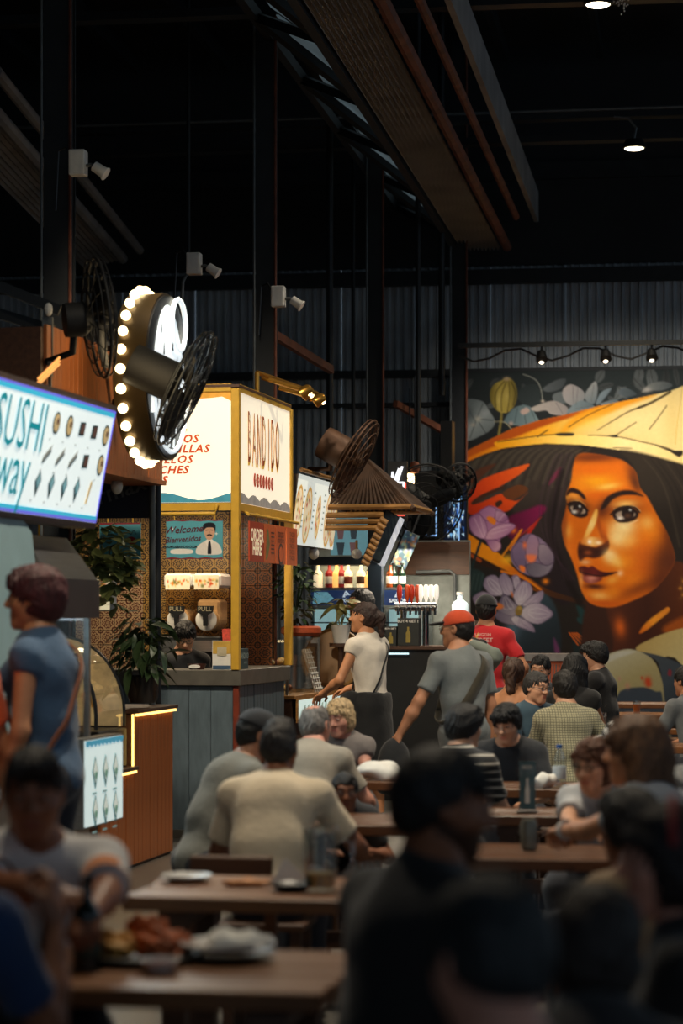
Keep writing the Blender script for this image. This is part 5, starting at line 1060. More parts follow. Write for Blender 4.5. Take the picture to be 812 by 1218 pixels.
for i, px in enumerate((404, 420)):
    for j, y in enumerate((633, 652)): flat([(ex(px-3), ez(y+8)), (ex(px+3), ez(y+8)), (ex(px+5), ez(y-7)), (ex(px-5), ez(y-7))], frd((60, 70, 76)) if (i+j) % 2 else frd((120, 90, 90)), bar, lambda a, b, o=0.0: (a, -o, b), .004, 'cup_print')
MB().bbox((ex(362), .1, ez(701)), (ex(438), .42, ez(698.5))).build('shelf', M['stainless'], bar); MB().bbox((ex(456), .1, ez(701)), (ex(494), .42, ez(698.5))).build('shelf', M['stainless'], bar)
MB().bbox((ex(362), .40, ez(699)), (ex(438), .42, ez(672))).build('shelf_back', pm('shelf_back', rgb(150, 160, 150), .6, emit=.06), bar)
sgm = pm('beer_blue', rgb(36, 58, 104), .4, var=.15, emit=.28, ecol=rgb(36, 62, 110)); spl = pm('beer_splash', rgb(120, 180, 200), .4, var=.4, scale=20, emit=.4, ecol=rgb(110, 170, 190)); wt = pm('pale_glow_print', rgb(190, 206, 216), .4, emit=.5, ecol=rgb(180, 200, 214))
for a, b in ((368, 421), (457, 489)):
    MB().bbox((ex(a), .0, ez(720)), (ex(b), .04, ez(702))).build('beer_panel', sgm, bar)
    if a == 368: flat([(ex(370), ez(718)), (ex(384), ez(719)), (ex(396), ez(712)), (ex(388), ez(704)), (ex(372), ez(704))], spl, bar, lambda u, v, o=0.0: (u, -o, v), .003)
    cxm = ex(411 if a == 368 else 474)
    text('SAIGON', .045, wt, bar, cxm, ez(714.5), lambda u, v, o=0.0: (u, -o, v), .004, bold=.002)
    for k in range(5): flat([(cxm+.028*math.cos(k*1.3)-.012, ez(707)+.022*math.sin(k*2.1)-.006), (cxm+.028*math.cos(k*1.3)+.014, ez(707)+.022*math.sin(k*2.1)-.008), (cxm+.01*math.cos(k*2), ez(707)+.03*math.sin(k*1.1)+.012)], wt, bar, lambda u, v, o=0.0: (u, -o, v), .004)
for a, b in ((366, 437), (457, 500)):
    f = MB().bbox((ex(a), .1, .05), (ex(b), .7, ez(722))).build('fridge', pm('fridge_body', rgb(150, 160, 160), .4), bar)
    MB().bbox((ex(a)+.03, .085, ez(775)), (ex(b)-.03, .1, ez(724))).build('fridge_glow', glow('fridge_light', rgb(160, 200, 202), .6), f); MB().bbox((ex(a)+.01, .07, ez(777)), (ex(b)-.01, .076, ez(723))).build('fridge_glass', M['clear'], f)
    for y in (723, 740, 757): MB().bbox((ex(a), .06, ez(y+1.5)), (ex(b), .09, ez(y))).build('fridge_rail', M['navy'] if y > 723 else M['stainless'], f)
bottle_prof = lambda h, r: [(0, 0), (r, 0), (r, h*.55), (r*.9, h*.62), (r*.36, h*.74), (r*.33, h*.95), (r*.4, h*.955), (r*.4, h), (0, h)]
def bottle(loc, h, r, mat, label, cap, lab=None, group='bottles at the bar', name='bottle'):
    t = thing(name, label, 'bottle', loc, -TH, group); MB().lathe(bottle_prof(h, r), 14).build('glass', mat, t, smooth='auto'); MB().lathe([(0, h), (r*.44, h), (r*.44, h*.93), (r*.36, h*.93)], 12).build('cap', cap, t, smooth='auto')
    if lab: MB().lathe([(r*1.02, h*.15), (r*1.03, h*.16), (r*1.03, h*.45), (r*1.02, h*.46)], 14).build('paper_label', lab, t, smooth='auto')
    return t
nm = 0
amber = pm('amber_glass', rgb(120, 56, 18), .15, var=.2); dgr = pm('green_glass', rgb(18, 36, 24), .12, var=.2); clr = pm('pale_glass', rgb(150, 160, 160), .1, var=.1)
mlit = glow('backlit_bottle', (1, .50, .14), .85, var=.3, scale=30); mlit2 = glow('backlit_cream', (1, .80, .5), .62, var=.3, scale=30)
bp = lambda px, y=698.3, yy=.2: E0+U*ex(px)+V*yy+Vector((0, 0, ez(y)))
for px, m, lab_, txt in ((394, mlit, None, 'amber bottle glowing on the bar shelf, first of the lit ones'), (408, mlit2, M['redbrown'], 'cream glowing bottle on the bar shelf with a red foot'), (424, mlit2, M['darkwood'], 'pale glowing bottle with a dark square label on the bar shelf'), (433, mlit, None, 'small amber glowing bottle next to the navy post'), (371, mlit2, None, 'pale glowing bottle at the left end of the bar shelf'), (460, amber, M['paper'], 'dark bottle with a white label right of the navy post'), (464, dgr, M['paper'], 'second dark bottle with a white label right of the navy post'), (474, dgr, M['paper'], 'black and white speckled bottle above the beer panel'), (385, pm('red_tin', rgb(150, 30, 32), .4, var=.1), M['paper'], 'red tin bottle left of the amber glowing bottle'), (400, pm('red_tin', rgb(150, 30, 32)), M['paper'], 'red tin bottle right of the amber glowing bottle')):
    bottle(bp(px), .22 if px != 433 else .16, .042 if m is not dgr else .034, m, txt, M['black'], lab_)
lamp('bar_glow', 'AREA', (-.35, .15, ez(664)), 3.0, (1, .72, .4), .4, (-.35, .15, 0), parent=bar)
lamp('bar_glow', 'AREA', (.35, .0, ez(650)), 22, (1, .86, .66), .5, (.35, -.1, 0), parent=bar)
# tap counter
tc_ = thing('tap_counter', 'dark bar counter with a glowing edge in front of the fridges', 'counter', E0, -TH)
MB().bbox((ex(456), -.55, 0), (ex(600), -.05, ez(772, 20.8))).build('body', M['black'], tc_); MB().bbox((ex(454), -.6, ez(772, 20.8)), (ex(602), -.02, ez(768, 20.8))).build('worktop', M['darkwood'], tc_); MB().bbox((ex(462), -.605, ez(778, 20.8)), (ex(500), -.59, ez(776, 20.8))).build('light_strip', M['coolglow'], tc_)
CTZ = ez(768, 20.8)
tap = thing('beer_tower', 'chrome beer tap tower with red and white handles', 'beer tap', E0+U*ex(500)-V*.3+Vector((0, 0, CTZ)), -TH)
hh = ez(722, 20.9)-CTZ
for x in (-.1, .1): MB().cyl((x, 0, 0), (x, 0, hh), .03, n=12).build('column', M['chrome'], tap, smooth='auto')
MB().cyl((-.17, 0, hh), (.2, 0, hh), .04, n=14).build('head', M['chrome'], tap, smooth='auto')
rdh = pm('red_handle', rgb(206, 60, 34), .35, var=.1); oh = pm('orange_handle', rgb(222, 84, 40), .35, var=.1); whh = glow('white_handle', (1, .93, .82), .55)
for i, x in enumerate((-.13, -.06, -.02, .03, .06, .11, .155, .20)):
    m = (rdh, oh, rdh, oh, whh, whh, whh, whh)[i]; hd = MB().lathe([(.006, 0), (.012, .03), (.024, .07), (.022, .15), (.012, .165), (0, .167)], 10, (x, -.03, hh+.03)).build('handle', m, tap, smooth='auto')
    MB().tube([(x, -.03, hh), (x, -.09, hh-.01), (x, -.1, hh-.07)], .012, 6).build('spout', M['chrome'], tap)
for px, w_, h_, lab_ in ((499, .19, ez(735, 20.6)-CTZ, 'black bottle carton printed buy four get one on the bar'), (478, .10, ez(745, 20.6)-CTZ, 'small black bottle carton beside the bigger carton')):
    t = thing('beer_carton', lab_, 'box', E0+U*ex(px, 20.7)-V*.48+Vector((0, 0, CTZ)), -TH, 'cartons on the bar')
    MB().bbox((-w_/2, -.05, 0), (w_/2, .06, h_)).build('carton', pm('carton_dark', rgb(40, 44, 42), .6, var=.15), t, bevel=.003)
    pbt = lambda u, v, o=0.0: (u, -.05-o, v)
    text('BUY 4 GET 1', .034 if w_ > .15 else .018, M['paper'], t, 0, h_*.88, pbt, .003, bold=.001)
    flat([(-.02, h_*.12), (.02, h_*.12), (.02, h_*.45), (.008, h_*.55), (.008, h_*.68), (-.008, h_*.68), (-.008, h_*.55), (-.02, h_*.45)], pm('gold_print', rgb(160, 140, 60), .5), t, pbt, .003)
bg = thing('display_bottle', 'big glowing white display bottle behind the man in the orange cap', 'bottle', at(547, 738, 21.6), -TH)
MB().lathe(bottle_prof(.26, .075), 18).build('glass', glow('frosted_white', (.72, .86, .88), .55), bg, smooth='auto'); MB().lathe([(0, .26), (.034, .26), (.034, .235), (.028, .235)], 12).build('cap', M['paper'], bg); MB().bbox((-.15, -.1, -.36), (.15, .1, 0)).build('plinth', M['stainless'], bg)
cb = thing('pipe_frame', 'grey pipe frame on the wall behind the beer taps', 'frame', E0+V*.70, -TH); MB().tube([(ex(480), 0, ez(679)), (ex(522), 0, ez(678)), (ex(527), 0, ez(682)), (ex(528), 0, ez(730))], .018, 8).build('pipe', M['conduit'], cb)
# bamboo canopy
cp = thing('bamboo_canopy', 'small bamboo pole roof over the drinks bar', 'canopy', at(440, 603, 20.2), -TH)
ap = Vector((-.10, .45, .42)); cs = [Vector((-.42, 0, 0)), Vector((.36, 0, 0)), Vector((.36, .95, 0)), Vector((-.42, .95, 0))]
for i in range(4):
    a, b = cs[i], cs[(i+1) % 4]; MB().cyl(a, b, .026, n=8).build('eave_pole', M['bamboo'], cp, smooth='auto'); MB().cyl(a+(a-ap)*.06, ap, .024, n=8).build('hip_pole', M['thatch'], cp, smooth='auto')
    for k in range(1, 18): 
        q = a+(b-a)*(k/18); MB().cyl(q, ap+(q-ap)*.08, .015, n=6).build('roof_pole', M['thatch'], cp)
for k in range(3): MB().cyl((-.42, -.03, -.07-.055*k), (.12, -.03, -.07-.055*k), .024, n=8).build('bamboo_rail', M['bamboo'], cp, smooth='auto')
lat = MB()
for k in range(9): lat.cyl((.10-.02*k, -.05, -.1-.045*k), (.16-.02*k, -.05, -.14-.045*k), .022, n=8)
lat.build('lattice', M['bamboo'], cp)
gl3 = thing('globe_lamp', 'unlit cream globe lamp below the bamboo canopy', 'lamp', at(424, 659, 20.4)); MB().ball((0, 0, 0), (.045, .045, .045), 14, 10).build('globe', M['white'], gl3, smooth=True); MB().cyl((0, 0, .04), (0, 0, .12), .012, n=8).build('cap', M['bamboo'], gl3)
# tilted speaker / screens
def tilted(px, py, d, L, w_, th_, ang, label, face_m, side_m, name='tilted_screen', cat='screen', yaw=.5):
    t = thing(name, label, cat, at(px, py, d), 0); t.rotation_euler = (0, math.radians(ang), yaw)
    MB().bbox((-w_/2, -th_, -L/2), (w_/2, 0, L/2)).build('housing', M['black'], t, bevel=.006); MB().bbox((-w_/2+.012, -th_-.004, -L/2+.012), (w_/2-.012, -th_, L/2-.012)).build('screen', face_m, t); MB().bbox((w_/2, -th_, -L/2), (w_/2+.05, 0, L/2)).build('edge', side_m, t)
    MB().tube([(0, 0, L/2-.05), (0, .08, L/2+.05), (0, .1, L/2+.2)], .014, 6).build('arm', M['steel'], t)
tilted(452, 638, 20.6, .46, .16, .05, 26, 'tilted dark screen with a bright white edge under the canopy', pm('dark_screen', rgb(60, 70, 68), .3, var=.3), glow('white_edge', rgb(214, 216, 220), .6))
scr = Canvas(0, 16, 0, 40, .5, (40, 60, 70)); r_ = np.random.default_rng(77)
for i in range(60): scr.blob(r_.uniform(0, 16), r_.uniform(0, 40), r_.uniform(.6, 2.5), r_.uniform(.8, 3), [(90, 130, 120), (160, 150, 90), (30, 40, 60), (150, 80, 40), (110, 120, 150)][i % 5], .8)
tl2 = thing('tilted_screen', 'tilted colourful screen below the neon cup sign', 'screen', at(482, 654, 21.4)); tl2.rotation_euler = (0, math.radians(24), .2)
MB().bbox((-.075, 0, -.17), (.075, .04, .17)).build('housing', M['black'], tl2, bevel=.004); link('print', scr.mesh('print', lambda X, Y: np.stack([-.07+.14*X/16, np.full(X.shape, -.002), .165-.33*Y/40], -1), attr_mat('screen_print', emit=.5)), tl2); MB().cyl((0, .02, .16), (0, .06, .4), .012, n=6).build('arm', M['steel'], tl2)
# neon cup sign
ne = thing('neon_sign', 'white and red neon cup sign above the bamboo canopy', 'sign', at(472, 574, 21.8), -TH)
nwb = glow('neon_bright', (.9, .93, 1), 1.3); nr = glow('neon_red', (1, .12, .08), .9)
MB().bbox((-.09, .03, -.36), (.09, .06, .2)).build('backing', M['black'], ne)
for pts in ([(-.06, .0), (-.06, -.12), (.06, -.12), (.06, .0), (-.06, .0)], [(-.03, .0), (.02, .13)], [(.0, .0), (.05, .15)], [(-.05, .02), (-.04, .1)], [(-.03, -.05), (.03, -.05)]): MB().tube([(a, 0, b) for a, b in pts], .012, 6).build('neon_tube', nwb, ne)
for pts in ([(-.075, .0), (-.075, -.135), (.075, -.135), (.075, .0)], ): MB().tube([(a, .01, b) for a, b in pts], .010, 6).build('neon_tube', nr, ne)
text('CE', .12, nwb, ne, 0, -.22, front, .0, bold=.006, depth=.01); MB().tube([(-.07, .012, -.3), (.07, .012, -.3)], .010, 6).build('neon_tube', nr, ne)
# television wall
tv = thing('television', 'bright television on a dark bracket left of the mural', 'television', at(541, 610, 24.6), -.35)
MB().bbox((-.13, .0, -.30), (.13, .05, .30)).build('housing', M['black'], tv, bevel=.006)
scr = Canvas(0, 24, 0, 56, .5, (14, 20, 34)); r_ = np.random.default_rng(78)
for i in range(70):
    x = r_.uniform(3, 20); y = r_.uniform(5, 50); scr.poly([(x, y), (x+r_.uniform(1, 4), y+r_.uniform(-1, 1)), (x+r_.uniform(0, 3), y+r_.uniform(2, 8))], [(190, 225, 240), (110, 170, 220), (30, 40, 60), (220, 235, 240), (60, 110, 190)][i % 5], sm=0)
link('screen', scr.mesh('screen', lambda X, Y: np.stack([-.12+.24*X/24, np.full(X.shape, -.003), .29-.58*Y/56], -1), attr_mat('tv_print', emit=1.0)), tv); MB().cyl((0, .05, .1), (0, .2, .5), .02, n=8).build('bracket', M['steel'], tv)
led = glow('led_blue', (.30, .55, 1.0), .8)
sc = thing('led_cabinet', 'black cabinet outlined with blue light strips beside the television', 'cabinet', at(505, HY, 24.9)-Vector((0, 0, CAMZ)), -TH)
cx2 = lambda px: (px-505)/FPX*24.9
MB().bbox((cx2(484), 0, zat(640, 24.9)), (cx2(522), .3, zat(560, 24.9))).build('body', M['black'], sc); MB().bbox((cx2(518.2), -.01, zat(638, 24.9)), (cx2(519.6), .0, zat(588, 24.9))).build('light_strip', led, sc); MB().bbox((cx2(490), -.01, zat(637.5, 24.9)), (cx2(519), .0, zat(636.5, 24.9))).build('light_strip', led, sc)
MB().bbox((cx2(551), -.35, zat(645, 24.9)), (cx2(552.4), -.34, zat(588, 24.9))).build('light_strip', led, sc); MB().bbox((cx2(522), .1, zat(640, 24.9)), (cx2(536), .3, zat(500, 24.9))).build('side_panel', M['black'], sc); MB().bbox((cx2(486), .1, 0), (cx2(492), .2, zat(640, 24.9))).build('leg', M['black'], sc)
MB().bbox((cx2(484), .1, zat(700, 24.9)), (cx2(546), .3, zat(640, 24.9))).build('board', M['darkwood'], sc); MB().bbox((cx2(530), .1, 0), (cx2(546), .3, zat(640, 24.9))).build('leg', M['black'], sc)
yb = props(MB().box(at(551, 615, 26.88), (.095, .02, .20)).build('yellow_sign', glow('yellow_sign_glow', rgb(206, 160, 70), .6), None), 'small glowing yellow sign at the edge of the mural', 'sign')
for px, py, lb_, c in ((493, 556, 'small unlit amber lantern above the bar', (96, 56, 36)), (487, 570, 'tiny lit lantern string above the bar', None)):
    t = thing('lantern', lb_, 'lantern', at(px, py, 23.2)); MB().lathe([(0, -.06), (.04, -.05), (.05, 0), (.04, .05), (0, .06)], 12).build('shade', pm('lantern_amber', rgb(130, 70, 44), .6) if c else M['warmglow'], t, smooth='auto'); MB().cyl((0, 0, .05), (0, 0, .9), .006, n=5).build('cord', M['black'], t)
# orange counter by the mural
oc = thing('serving_table', 'grey topped orange serving cabinet in front of the mural', 'cabinet', at(640, HY, 22.6)-Vector((0, 0, CAMZ)), -TB)
ow = lambda px: (px-640)/FPX*22.6
MB().bbox((ow(596), 0, 0), (ow(672), .6, zat(786, 22.6))).build('body', pm('orange_panel', rgb(196, 84, 36), .5), oc); MB().bbox((ow(594), -.04, zat(786, 22.6)), (ow(674), .64, zat(778, 22.6))).build('worktop', pm('pale_grey_top', rgb(128, 124, 122), .5), oc)
for i in range(6): MB().bbox((ow(650)+i*.028, -.012, zat(818, 22.6)), (ow(650)+i*.028+.012, 0, zat(790, 22.6))).build('slat', M['conduit'], oc)
MB().bbox((ow(612), -.01, zat(815, 22.6)), (ow(646), 0, zat(789, 22.6))).build('panel', M['conduit'], oc)
# ================================================================== people: smooth implicit bodies
def smin(a, b, k):
    h = np.clip(.5+.5*(b-a)/k, 0, 1); return b+(a-b)*h-k*h*(1-h)
class SDF:
    def __init__(s): s.p = []
    def _add(s, f, lo, hi, k, op): s.p.append((f, None if lo is None else np.asarray(lo, float), None if hi is None else np.asarray(hi, float), k, op)); return s
    def cap(s, a, b, ra, rb=None, k=.03, op=1):
        a = np.asarray(a, float); b = np.asarray(b, float); rb = ra if rb is None else rb; e = b-a; L = max(float(e @ e), 1e-9); R = max(ra, rb)
        def f(X, Y, Z):
            t = np.clip(((X-a[0])*e[0]+(Y-a[1])*e[1]+(Z-a[2])*e[2])/L, 0, 1)
            return np.sqrt((X-a[0]-t*e[0])**2+(Y-a[1]-t*e[1])**2+(Z-a[2]-t*e[2])**2)-(ra+(rb-ra)*t)
        return s._add(f, np.minimum(a, b)-R, np.maximum(a, b)+R, k, op)
    def cone(s, a, b, ra, rb=None, k=.02, op=1, sq=1.0):
        """flat-ended tapered tube (sleeves, hems)"""
        a = np.asarray(a, float); b = np.asarray(b, float); rb = ra if rb is None else rb; e = b-a; l = np.linalg.norm(e); d = e/l; R = max(ra, rb)
        def f(X, Y, Z):
            u = (X-a[0])*d[0]+(Y-a[1])*d[1]+(Z-a[2])*d[2]; t = np.clip(u/l, 0, 1)
            q = np.sqrt(np.maximum((X-a[0])**2+(Y-a[1])**2+(Z-a[2])**2-u*u, 0))-(ra+(rb-ra)*t)
            return np.maximum(q, np.maximum(-u, u-l))
        return s._add(f, np.minimum(a, b)-R, np.maximum(a, b)+R, k, op)
    def ell(s, c, r, R=None, k=.03, op=1):
        c = np.asarray(c, float); r = np.asarray(r, float); m = r.max(); R = None if R is None else np.array(R)
        def f(X, Y, Z):
            x, y, z = X-c[0], Y-c[1], Z-c[2]
            if R is not None: x, y, z = (R[0, 0]*x+R[1, 0]*y+R[2, 0]*z, R[0, 1]*x+R[1, 1]*y+R[2, 1]*z, R[0, 2]*x+R[1, 2]*y+R[2, 2]*z)
            k0 = np.sqrt((x/r[0])**2+(y/r[1])**2+(z/r[2])**2); k1 = np.sqrt((x/r[0]**2)**2+(y/r[1]**2)**2+(z/r[2]**2)**2)
            return k0*(k0-1)/np.maximum(k1, 1e-6)
        bb = r if R is None else np.full(3, m)
        return s._add(f, c-bb, c+bb, k, op)
    def plane(s, p, n, k=.004):
        """keep the side the normal points away from"""
        p = np.asarray(p, float); n = np.asarray(n, float)/np.linalg.norm(n)
        return s._add(lambda X, Y, Z: (X-p[0])*n[0]+(Y-p[1])*n[1]+(Z-p[2])*n[2], None, None, k, 0)
    def mesh(s, h, noise=None):
        los = [q[1] for q in s.p if q[4] == 1]; his = [q[2] for q in s.p if q[4] == 1]
        lo = np.min(los, 0)-3*h-.01; hi = np.max(his, 0)+3*h+.01; n = np.ceil((hi-lo)/h).astype(int)+1
        ax = [(lo[i]+h*np.arange(n[i])).astype(np.float32) for i in range(3)]; D = np.full(n, .5, np.float32)
        for f, a, b, k, op in s.p:
            if op == 0 and a is None and False: pass
            if a is None: sl = (slice(None),)*3
            else:
                m = k+2.5*h+.012; sl = tuple(slice(max(int((a[i]-m-lo[i])/h), 0), int((b[i]+m-lo[i])/h)+2) for i in range(3))
            X, Y, Z = ax[0][sl[0]][:, None, None], ax[1][sl[1]][None, :, None], ax[2][sl[2]][None, None, :]
            d = f(X, Y, Z).astype(np.float32)
            if op == 1: D[sl] = smin(D[sl], d, k)
            elif op == -1: D[sl] = -smin(-D[sl], d, k)
            else: D[sl] = np.maximum(D[sl], d)
        if noise is not None:
            D += noise(ax[0][:, None, None], ax[1][None, :, None], ax[2][None, None, :]).astype(np.float32)
        return surf(D, lo, h)
def surf(D, lo, h):
    S = D < 0; c = S.astype(np.int8)
    tot = sum(c[i:c.shape[0]-1+i, j:c.shape[1]-1+j, k:c.shape[2]-1+k] for i in (0, 1) for j in (0, 1) for k in (0, 1))
    act = (tot > 0) & (tot < 8); I = np.argwhere(act); N = len(I)
    if N == 0: return np.zeros((0, 3)), np.zeros((0, 4), int)
    idx = np.full(act.shape, -1, np.int32); idx[act] = np.arange(N)
    off = [(i, j, k) for i in (0, 1) for j in (0, 1) for k in (0, 1)]; val = [D[I[:, 0]+o[0], I[:, 1]+o[1], I[:, 2]+o[2]] for o in off]
    acc = np.zeros((N, 3)); cnt = np.zeros(N)
    for a in range(8):
        for b in range(a+1, 8):
            if sum(abs(off[a][i]-off[b][i]) for i in range(3)) != 1: continue
            m = (val[a] < 0) != (val[b] < 0); t = np.where(m, val[a]/(val[a]-val[b]+1e-20), 0)
            for i in range(3): acc[:, i] += np.where(m, off[a][i]+(off[b][i]-off[a][i])*t, 0)
            cnt += m
    P = lo+h*(I+acc/cnt[:, None]); F = []
    for ax in range(3):
        u, v = (ax+1) % 3, (ax+2) % 3
        s0 = [slice(None)]*3; s1 = [slice(None)]*3; s0[ax] = slice(0, -1); s1[ax] = slice(1, None)
        for q in (u, v): s0[q] = slice(1, -1); s1[q] = slice(1, -1)
        A, B = S[tuple(s0)], S[tuple(s1)]; E = np.argwhere(A != B)
        if len(E) == 0: continue
        flip = A[tuple(E.T)]; E = E.copy(); E[:, u] += 1; E[:, v] += 1
        def cell(du, dv):
            C = E.copy(); C[:, u] += du; C[:, v] += dv; return idx[C[:, 0], C[:, 1], C[:, 2]]
        q = np.stack([cell(-1, -1), cell(0, -1), cell(0, 0), cell(-1, 0)], 1); q[~flip] = q[~flip][:, ::-1]; F.append(q)
    F = np.concatenate(F); F = F[(F >= 0).all(1)]
    return P, F
def soften(P, F, it=1, w_=.5):
    for _ in range(it):
        acc = np.zeros_like(P); cnt = np.zeros(len(P))
        for a, b in ((0, 1), (1, 2), (2, 3), (3, 0)):
            np.add.at(acc, F[:, a], P[F[:, b]]); np.add.at(acc, F[:, b], P[F[:, a]]); np.add.at(cnt, F[:, a], 1); np.add.at(cnt, F[:, b], 1)
        P = P*(1-w_)+w_*acc/np.maximum(cnt, 1)[:, None]
    return P
# ---- heads (local: +y looks ahead, z up, centre of the skull at the origin)
def head_geo(h, fem=False, beard=False, child=False):
    s = SDF(); jw = .052 if fem or child else .058
    s.ell((0, -.012, .03), (.075, .095, .085)); s.ell((0, .022, -.02), (.067, .068, .075), k=.03)
    s.ell((0, .03, -.062), (jw, .058, .05), k=.03); s.cap((-.015, .07, -.098), (.015, .07, -.098), .02, .02, k=.03)
    s.ell((.036, .05, -.02), (.03, .035, .03), k=.02); s.ell((-.036, .05, -.02), (.03, .035, .03), k=.02)
    s.ell((0, .076, .034), (.05, .018, .012), k=.02)
    for q in (1, -1):
        s.ell((q*.031, .098, .012), (.019, .017, .012), k=.012, op=-1); s.ell((q*.077, -.005, -.002), (.009, .02, .031), Matrix.Rotation(q*.25, 3, 'Z').to_3x3() if False else None, k=.008); s.ell((q*.030, .080, .010), (.0165, .014, .012), k=.006)
        s.ell((q*.083, .003, .0), (.006, .009, .016), k=.006, op=-1); s.ell((q*.013, .098, -.026), (.011, .011, .008), k=.008)
    s.cap((0, .086, .022), (0, .108, -.018), .008, .0125, k=.014); s.ell((0, .108, -.022), (.012, .012, .010), k=.01)
    s.cap((-.018, .083, -.056), (.018, .083, -.056), .008, .008, k=.012); s.cap((-.015, .083, -.068), (.015, .083, -.068), .009, .009, k=.01)
    s.cap((-.020, .098, -.0615), (.020, .098, -.0615), .003, .003, k=.005, op=-1)
    s.cap((0, -.012, -.05), (0, -.03, -.175), .052 if not fem else .045, .056 if not fem else .048, k=.03)
    P, F = s.mesh(h); P = soften(P, F, 1, .35)
    x, y, z = P.T; c = np.ones((len(P), 3))
    lip = np.exp(-((np.abs(x)/.022)**4+((z+.062)/.011)**4)) * (y > .07); c = c*(1-lip[:, None]*.55*np.array([.25, .8, .7]))
    br = np.exp(-((np.abs(np.abs(x)-.031)/.019)**4+((z-.036-.25*(.02-np.abs(np.abs(x)-.03))*.5)/.0065)**4))*(y > .04); c = c*(1-br[:, None]*.85)
    eye = np.exp(-(((np.abs(x)-.031)/.015)**4+((z-.012)/.007)**4))*(y > .05); c = c*(1-eye[:, None]*.55)
    if beard:
        bd = np.clip((-.03-z)/.02+np.clip((.03-y)/.05, 0, .6), 0, 1)*(y > -.02)*(z > -.14)*(1-lip); ms = np.exp(-((x/.03)**4+((z+.045)/.010)**4))*(y > .06)
        c = c*(1-np.maximum(bd, ms)[:, None]*.82)
    return P, F, c
def wob(a, f, seed):
    r = np.random.default_rng(seed); k = r.normal(size=(5, 3))*f; ph = r.uniform(0, 6.28, 5)
    def n(X, Y, Z):
        o = 0
        for i in range(5): o = o+np.sin(k[i, 0]*X+k[i, 1]*Y+k[i, 2]*Z+ph[i])
        return o*a/5
    return n
def hair_geo(style, h=.0072):
    s = SDF(); w1_ = wob(.006, 62, len(style)*7+3); nz = lambda X, Y, Z: (w1_(X, Y, Z)+.0034*np.sin(np.arctan2(X, Y+.012)*30+4*np.sin(Z*34)+2*np.sin(X*50))+.0014*np.sin(np.arctan2(X, Y+.012)*67+6*np.sin(Z*50)))*(1+1.6*np.clip(Y/.07, 0, 1))
    def shell(g=.0, front_cut=True, zc=None):
        s.ell((0, -.014, .034), (.083+g, .104+g, .092+g)); s.ell((0, -.03, -.01), (.079+g, .085+g, .085+g), k=.03)
        if front_cut: s.ell((0, .125, -.035), (.082, .088, .098), k=.012, op=-1)
    if style == 'short': shell(); s.plane((0, 0, -.028), (0, .62, -1)); s.ell((.085, .02, -.03), (.03, .035, .035), k=.01, op=-1); s.ell((-.085, .02, -.03), (.03, .035, .035), k=.01, op=-1)
    elif style == 'fade': shell(-.004); s.plane((0, 0, .0), (0, .55, -1)); s.ell((0, .03, .10), (.06, .08, .04), k=.03)
    elif style == 'mop':
        shell(.006); s.ell((0, .055, .075), (.065, .05, .035), k=.03); s.plane((0, 0, -.035), (0, .62, -1)); s.ell((0, .125, -.045), (.075, .07, .085), k=.012, op=-1)
    elif style == 'thin':   # balding crown
        shell(-.005); s.plane((0, 0, -.03), (0, .62, -1)); s.ell((0, -.03, .135), (.05, .06, .05), k=.012, op=-1)
    elif style == 'bob':
        shell(.006, False); s.ell((0, -.03, -.05), (.085, .08, .07), k=.03); s.ell((0, .13, -.04), (.072, .098, .10), k=.012, op=-1); s.plane((0, 0, -.10), (0, .3, -1))
    elif style == 'long':
        shell(.006, False); s.cap((.055, -.035, -.03), (.075, -.04, -.26), .05, .035, k=.04); s.cap((-.055, -.035, -.03), (-.075, -.04, -.26), .05, .035, k=.04); s.cap((0, -.07, -.03), (0, -.09, -.28), .06, .05, k=.04); s.ell((0, .13, -.05), (.064, .10, .11), k=.012, op=-1)
    elif style == 'tail':
        shell(-.004); s.plane((0, 0, -.045), (0, .55, -1)); s.ell((0, -.125, .02), (.03, .03, .03), k=.02); s.cap((0, -.13, .015), (0, -.15, -.12), .034, .022, k=.03); s.ell((.086, .01, -.02), (.025, .03, .035), k=.01, op=-1); s.ell((-.086, .01, -.02), (.025, .03, .035), k=.01, op=-1)
    elif style == 'curlytail':
        shell(-.002); s.plane((0, 0, -.05), (0, .55, -1)); s.cap((0, -.115, .03), (0, -.13, -.13), .05, .036, k=.03); s.ell((.086, .01, -.02), (.025, .03, .035), k=.01, op=-1); s.ell((-.086, .01, -.02), (.025, .03, .035), k=.01, op=-1)
    elif style == 'bun':
        shell(-.004); s.plane((0, 0, -.045), (0, .55, -1)); s.ell((0, -.125, .05), (.04, .036, .04), k=.015); s.ell((.086, .01, -.02), (.025, .03, .035), k=.01, op=-1); s.ell((-.086, .01, -.02), (.025, .03, .035), k=.01, op=-1)
    elif style == 'pixie':
        shell(.006); s.ell((.01, .05, .07), (.07, .05, .04), k=.03); s.plane((0, 0, -.062), (0, .55, -1)); s.ell((0, .13, -.04), (.075, .075, .085), k=.012, op=-1); s.ell((.09, .022, -.03), (.025, .022, .035), k=.008, op=-1); s.ell((-.09, .022, -.03), (.025, .022, .035), k=.008, op=-1)
    elif style == 'cap':    # what shows below a cap
        shell(-.006); s.plane((0, 0, -.035), (0, .55, -1)); s.plane((0, 0, .06), (0, 0, 1))
    P, F = s.mesh(h, nz); return P, F
def cap_geo(h=.0065):
    s = SDF(); s.ell((0, -.012, .036), (.088, .108, .094)); s.plane((0, 0, .03), (0, -.12, -1)); c = s.mesh(h)
    b = SDF(); b.ell((0, .115, .040), (.078, .085, .012), Matrix.Rotation(-.12, 3, 'X'), k=.01); b.plane((0, .06, 0), (0, -1, 0)); return c, b.mesh(h)
HEADS = {}; HAIRS = {}
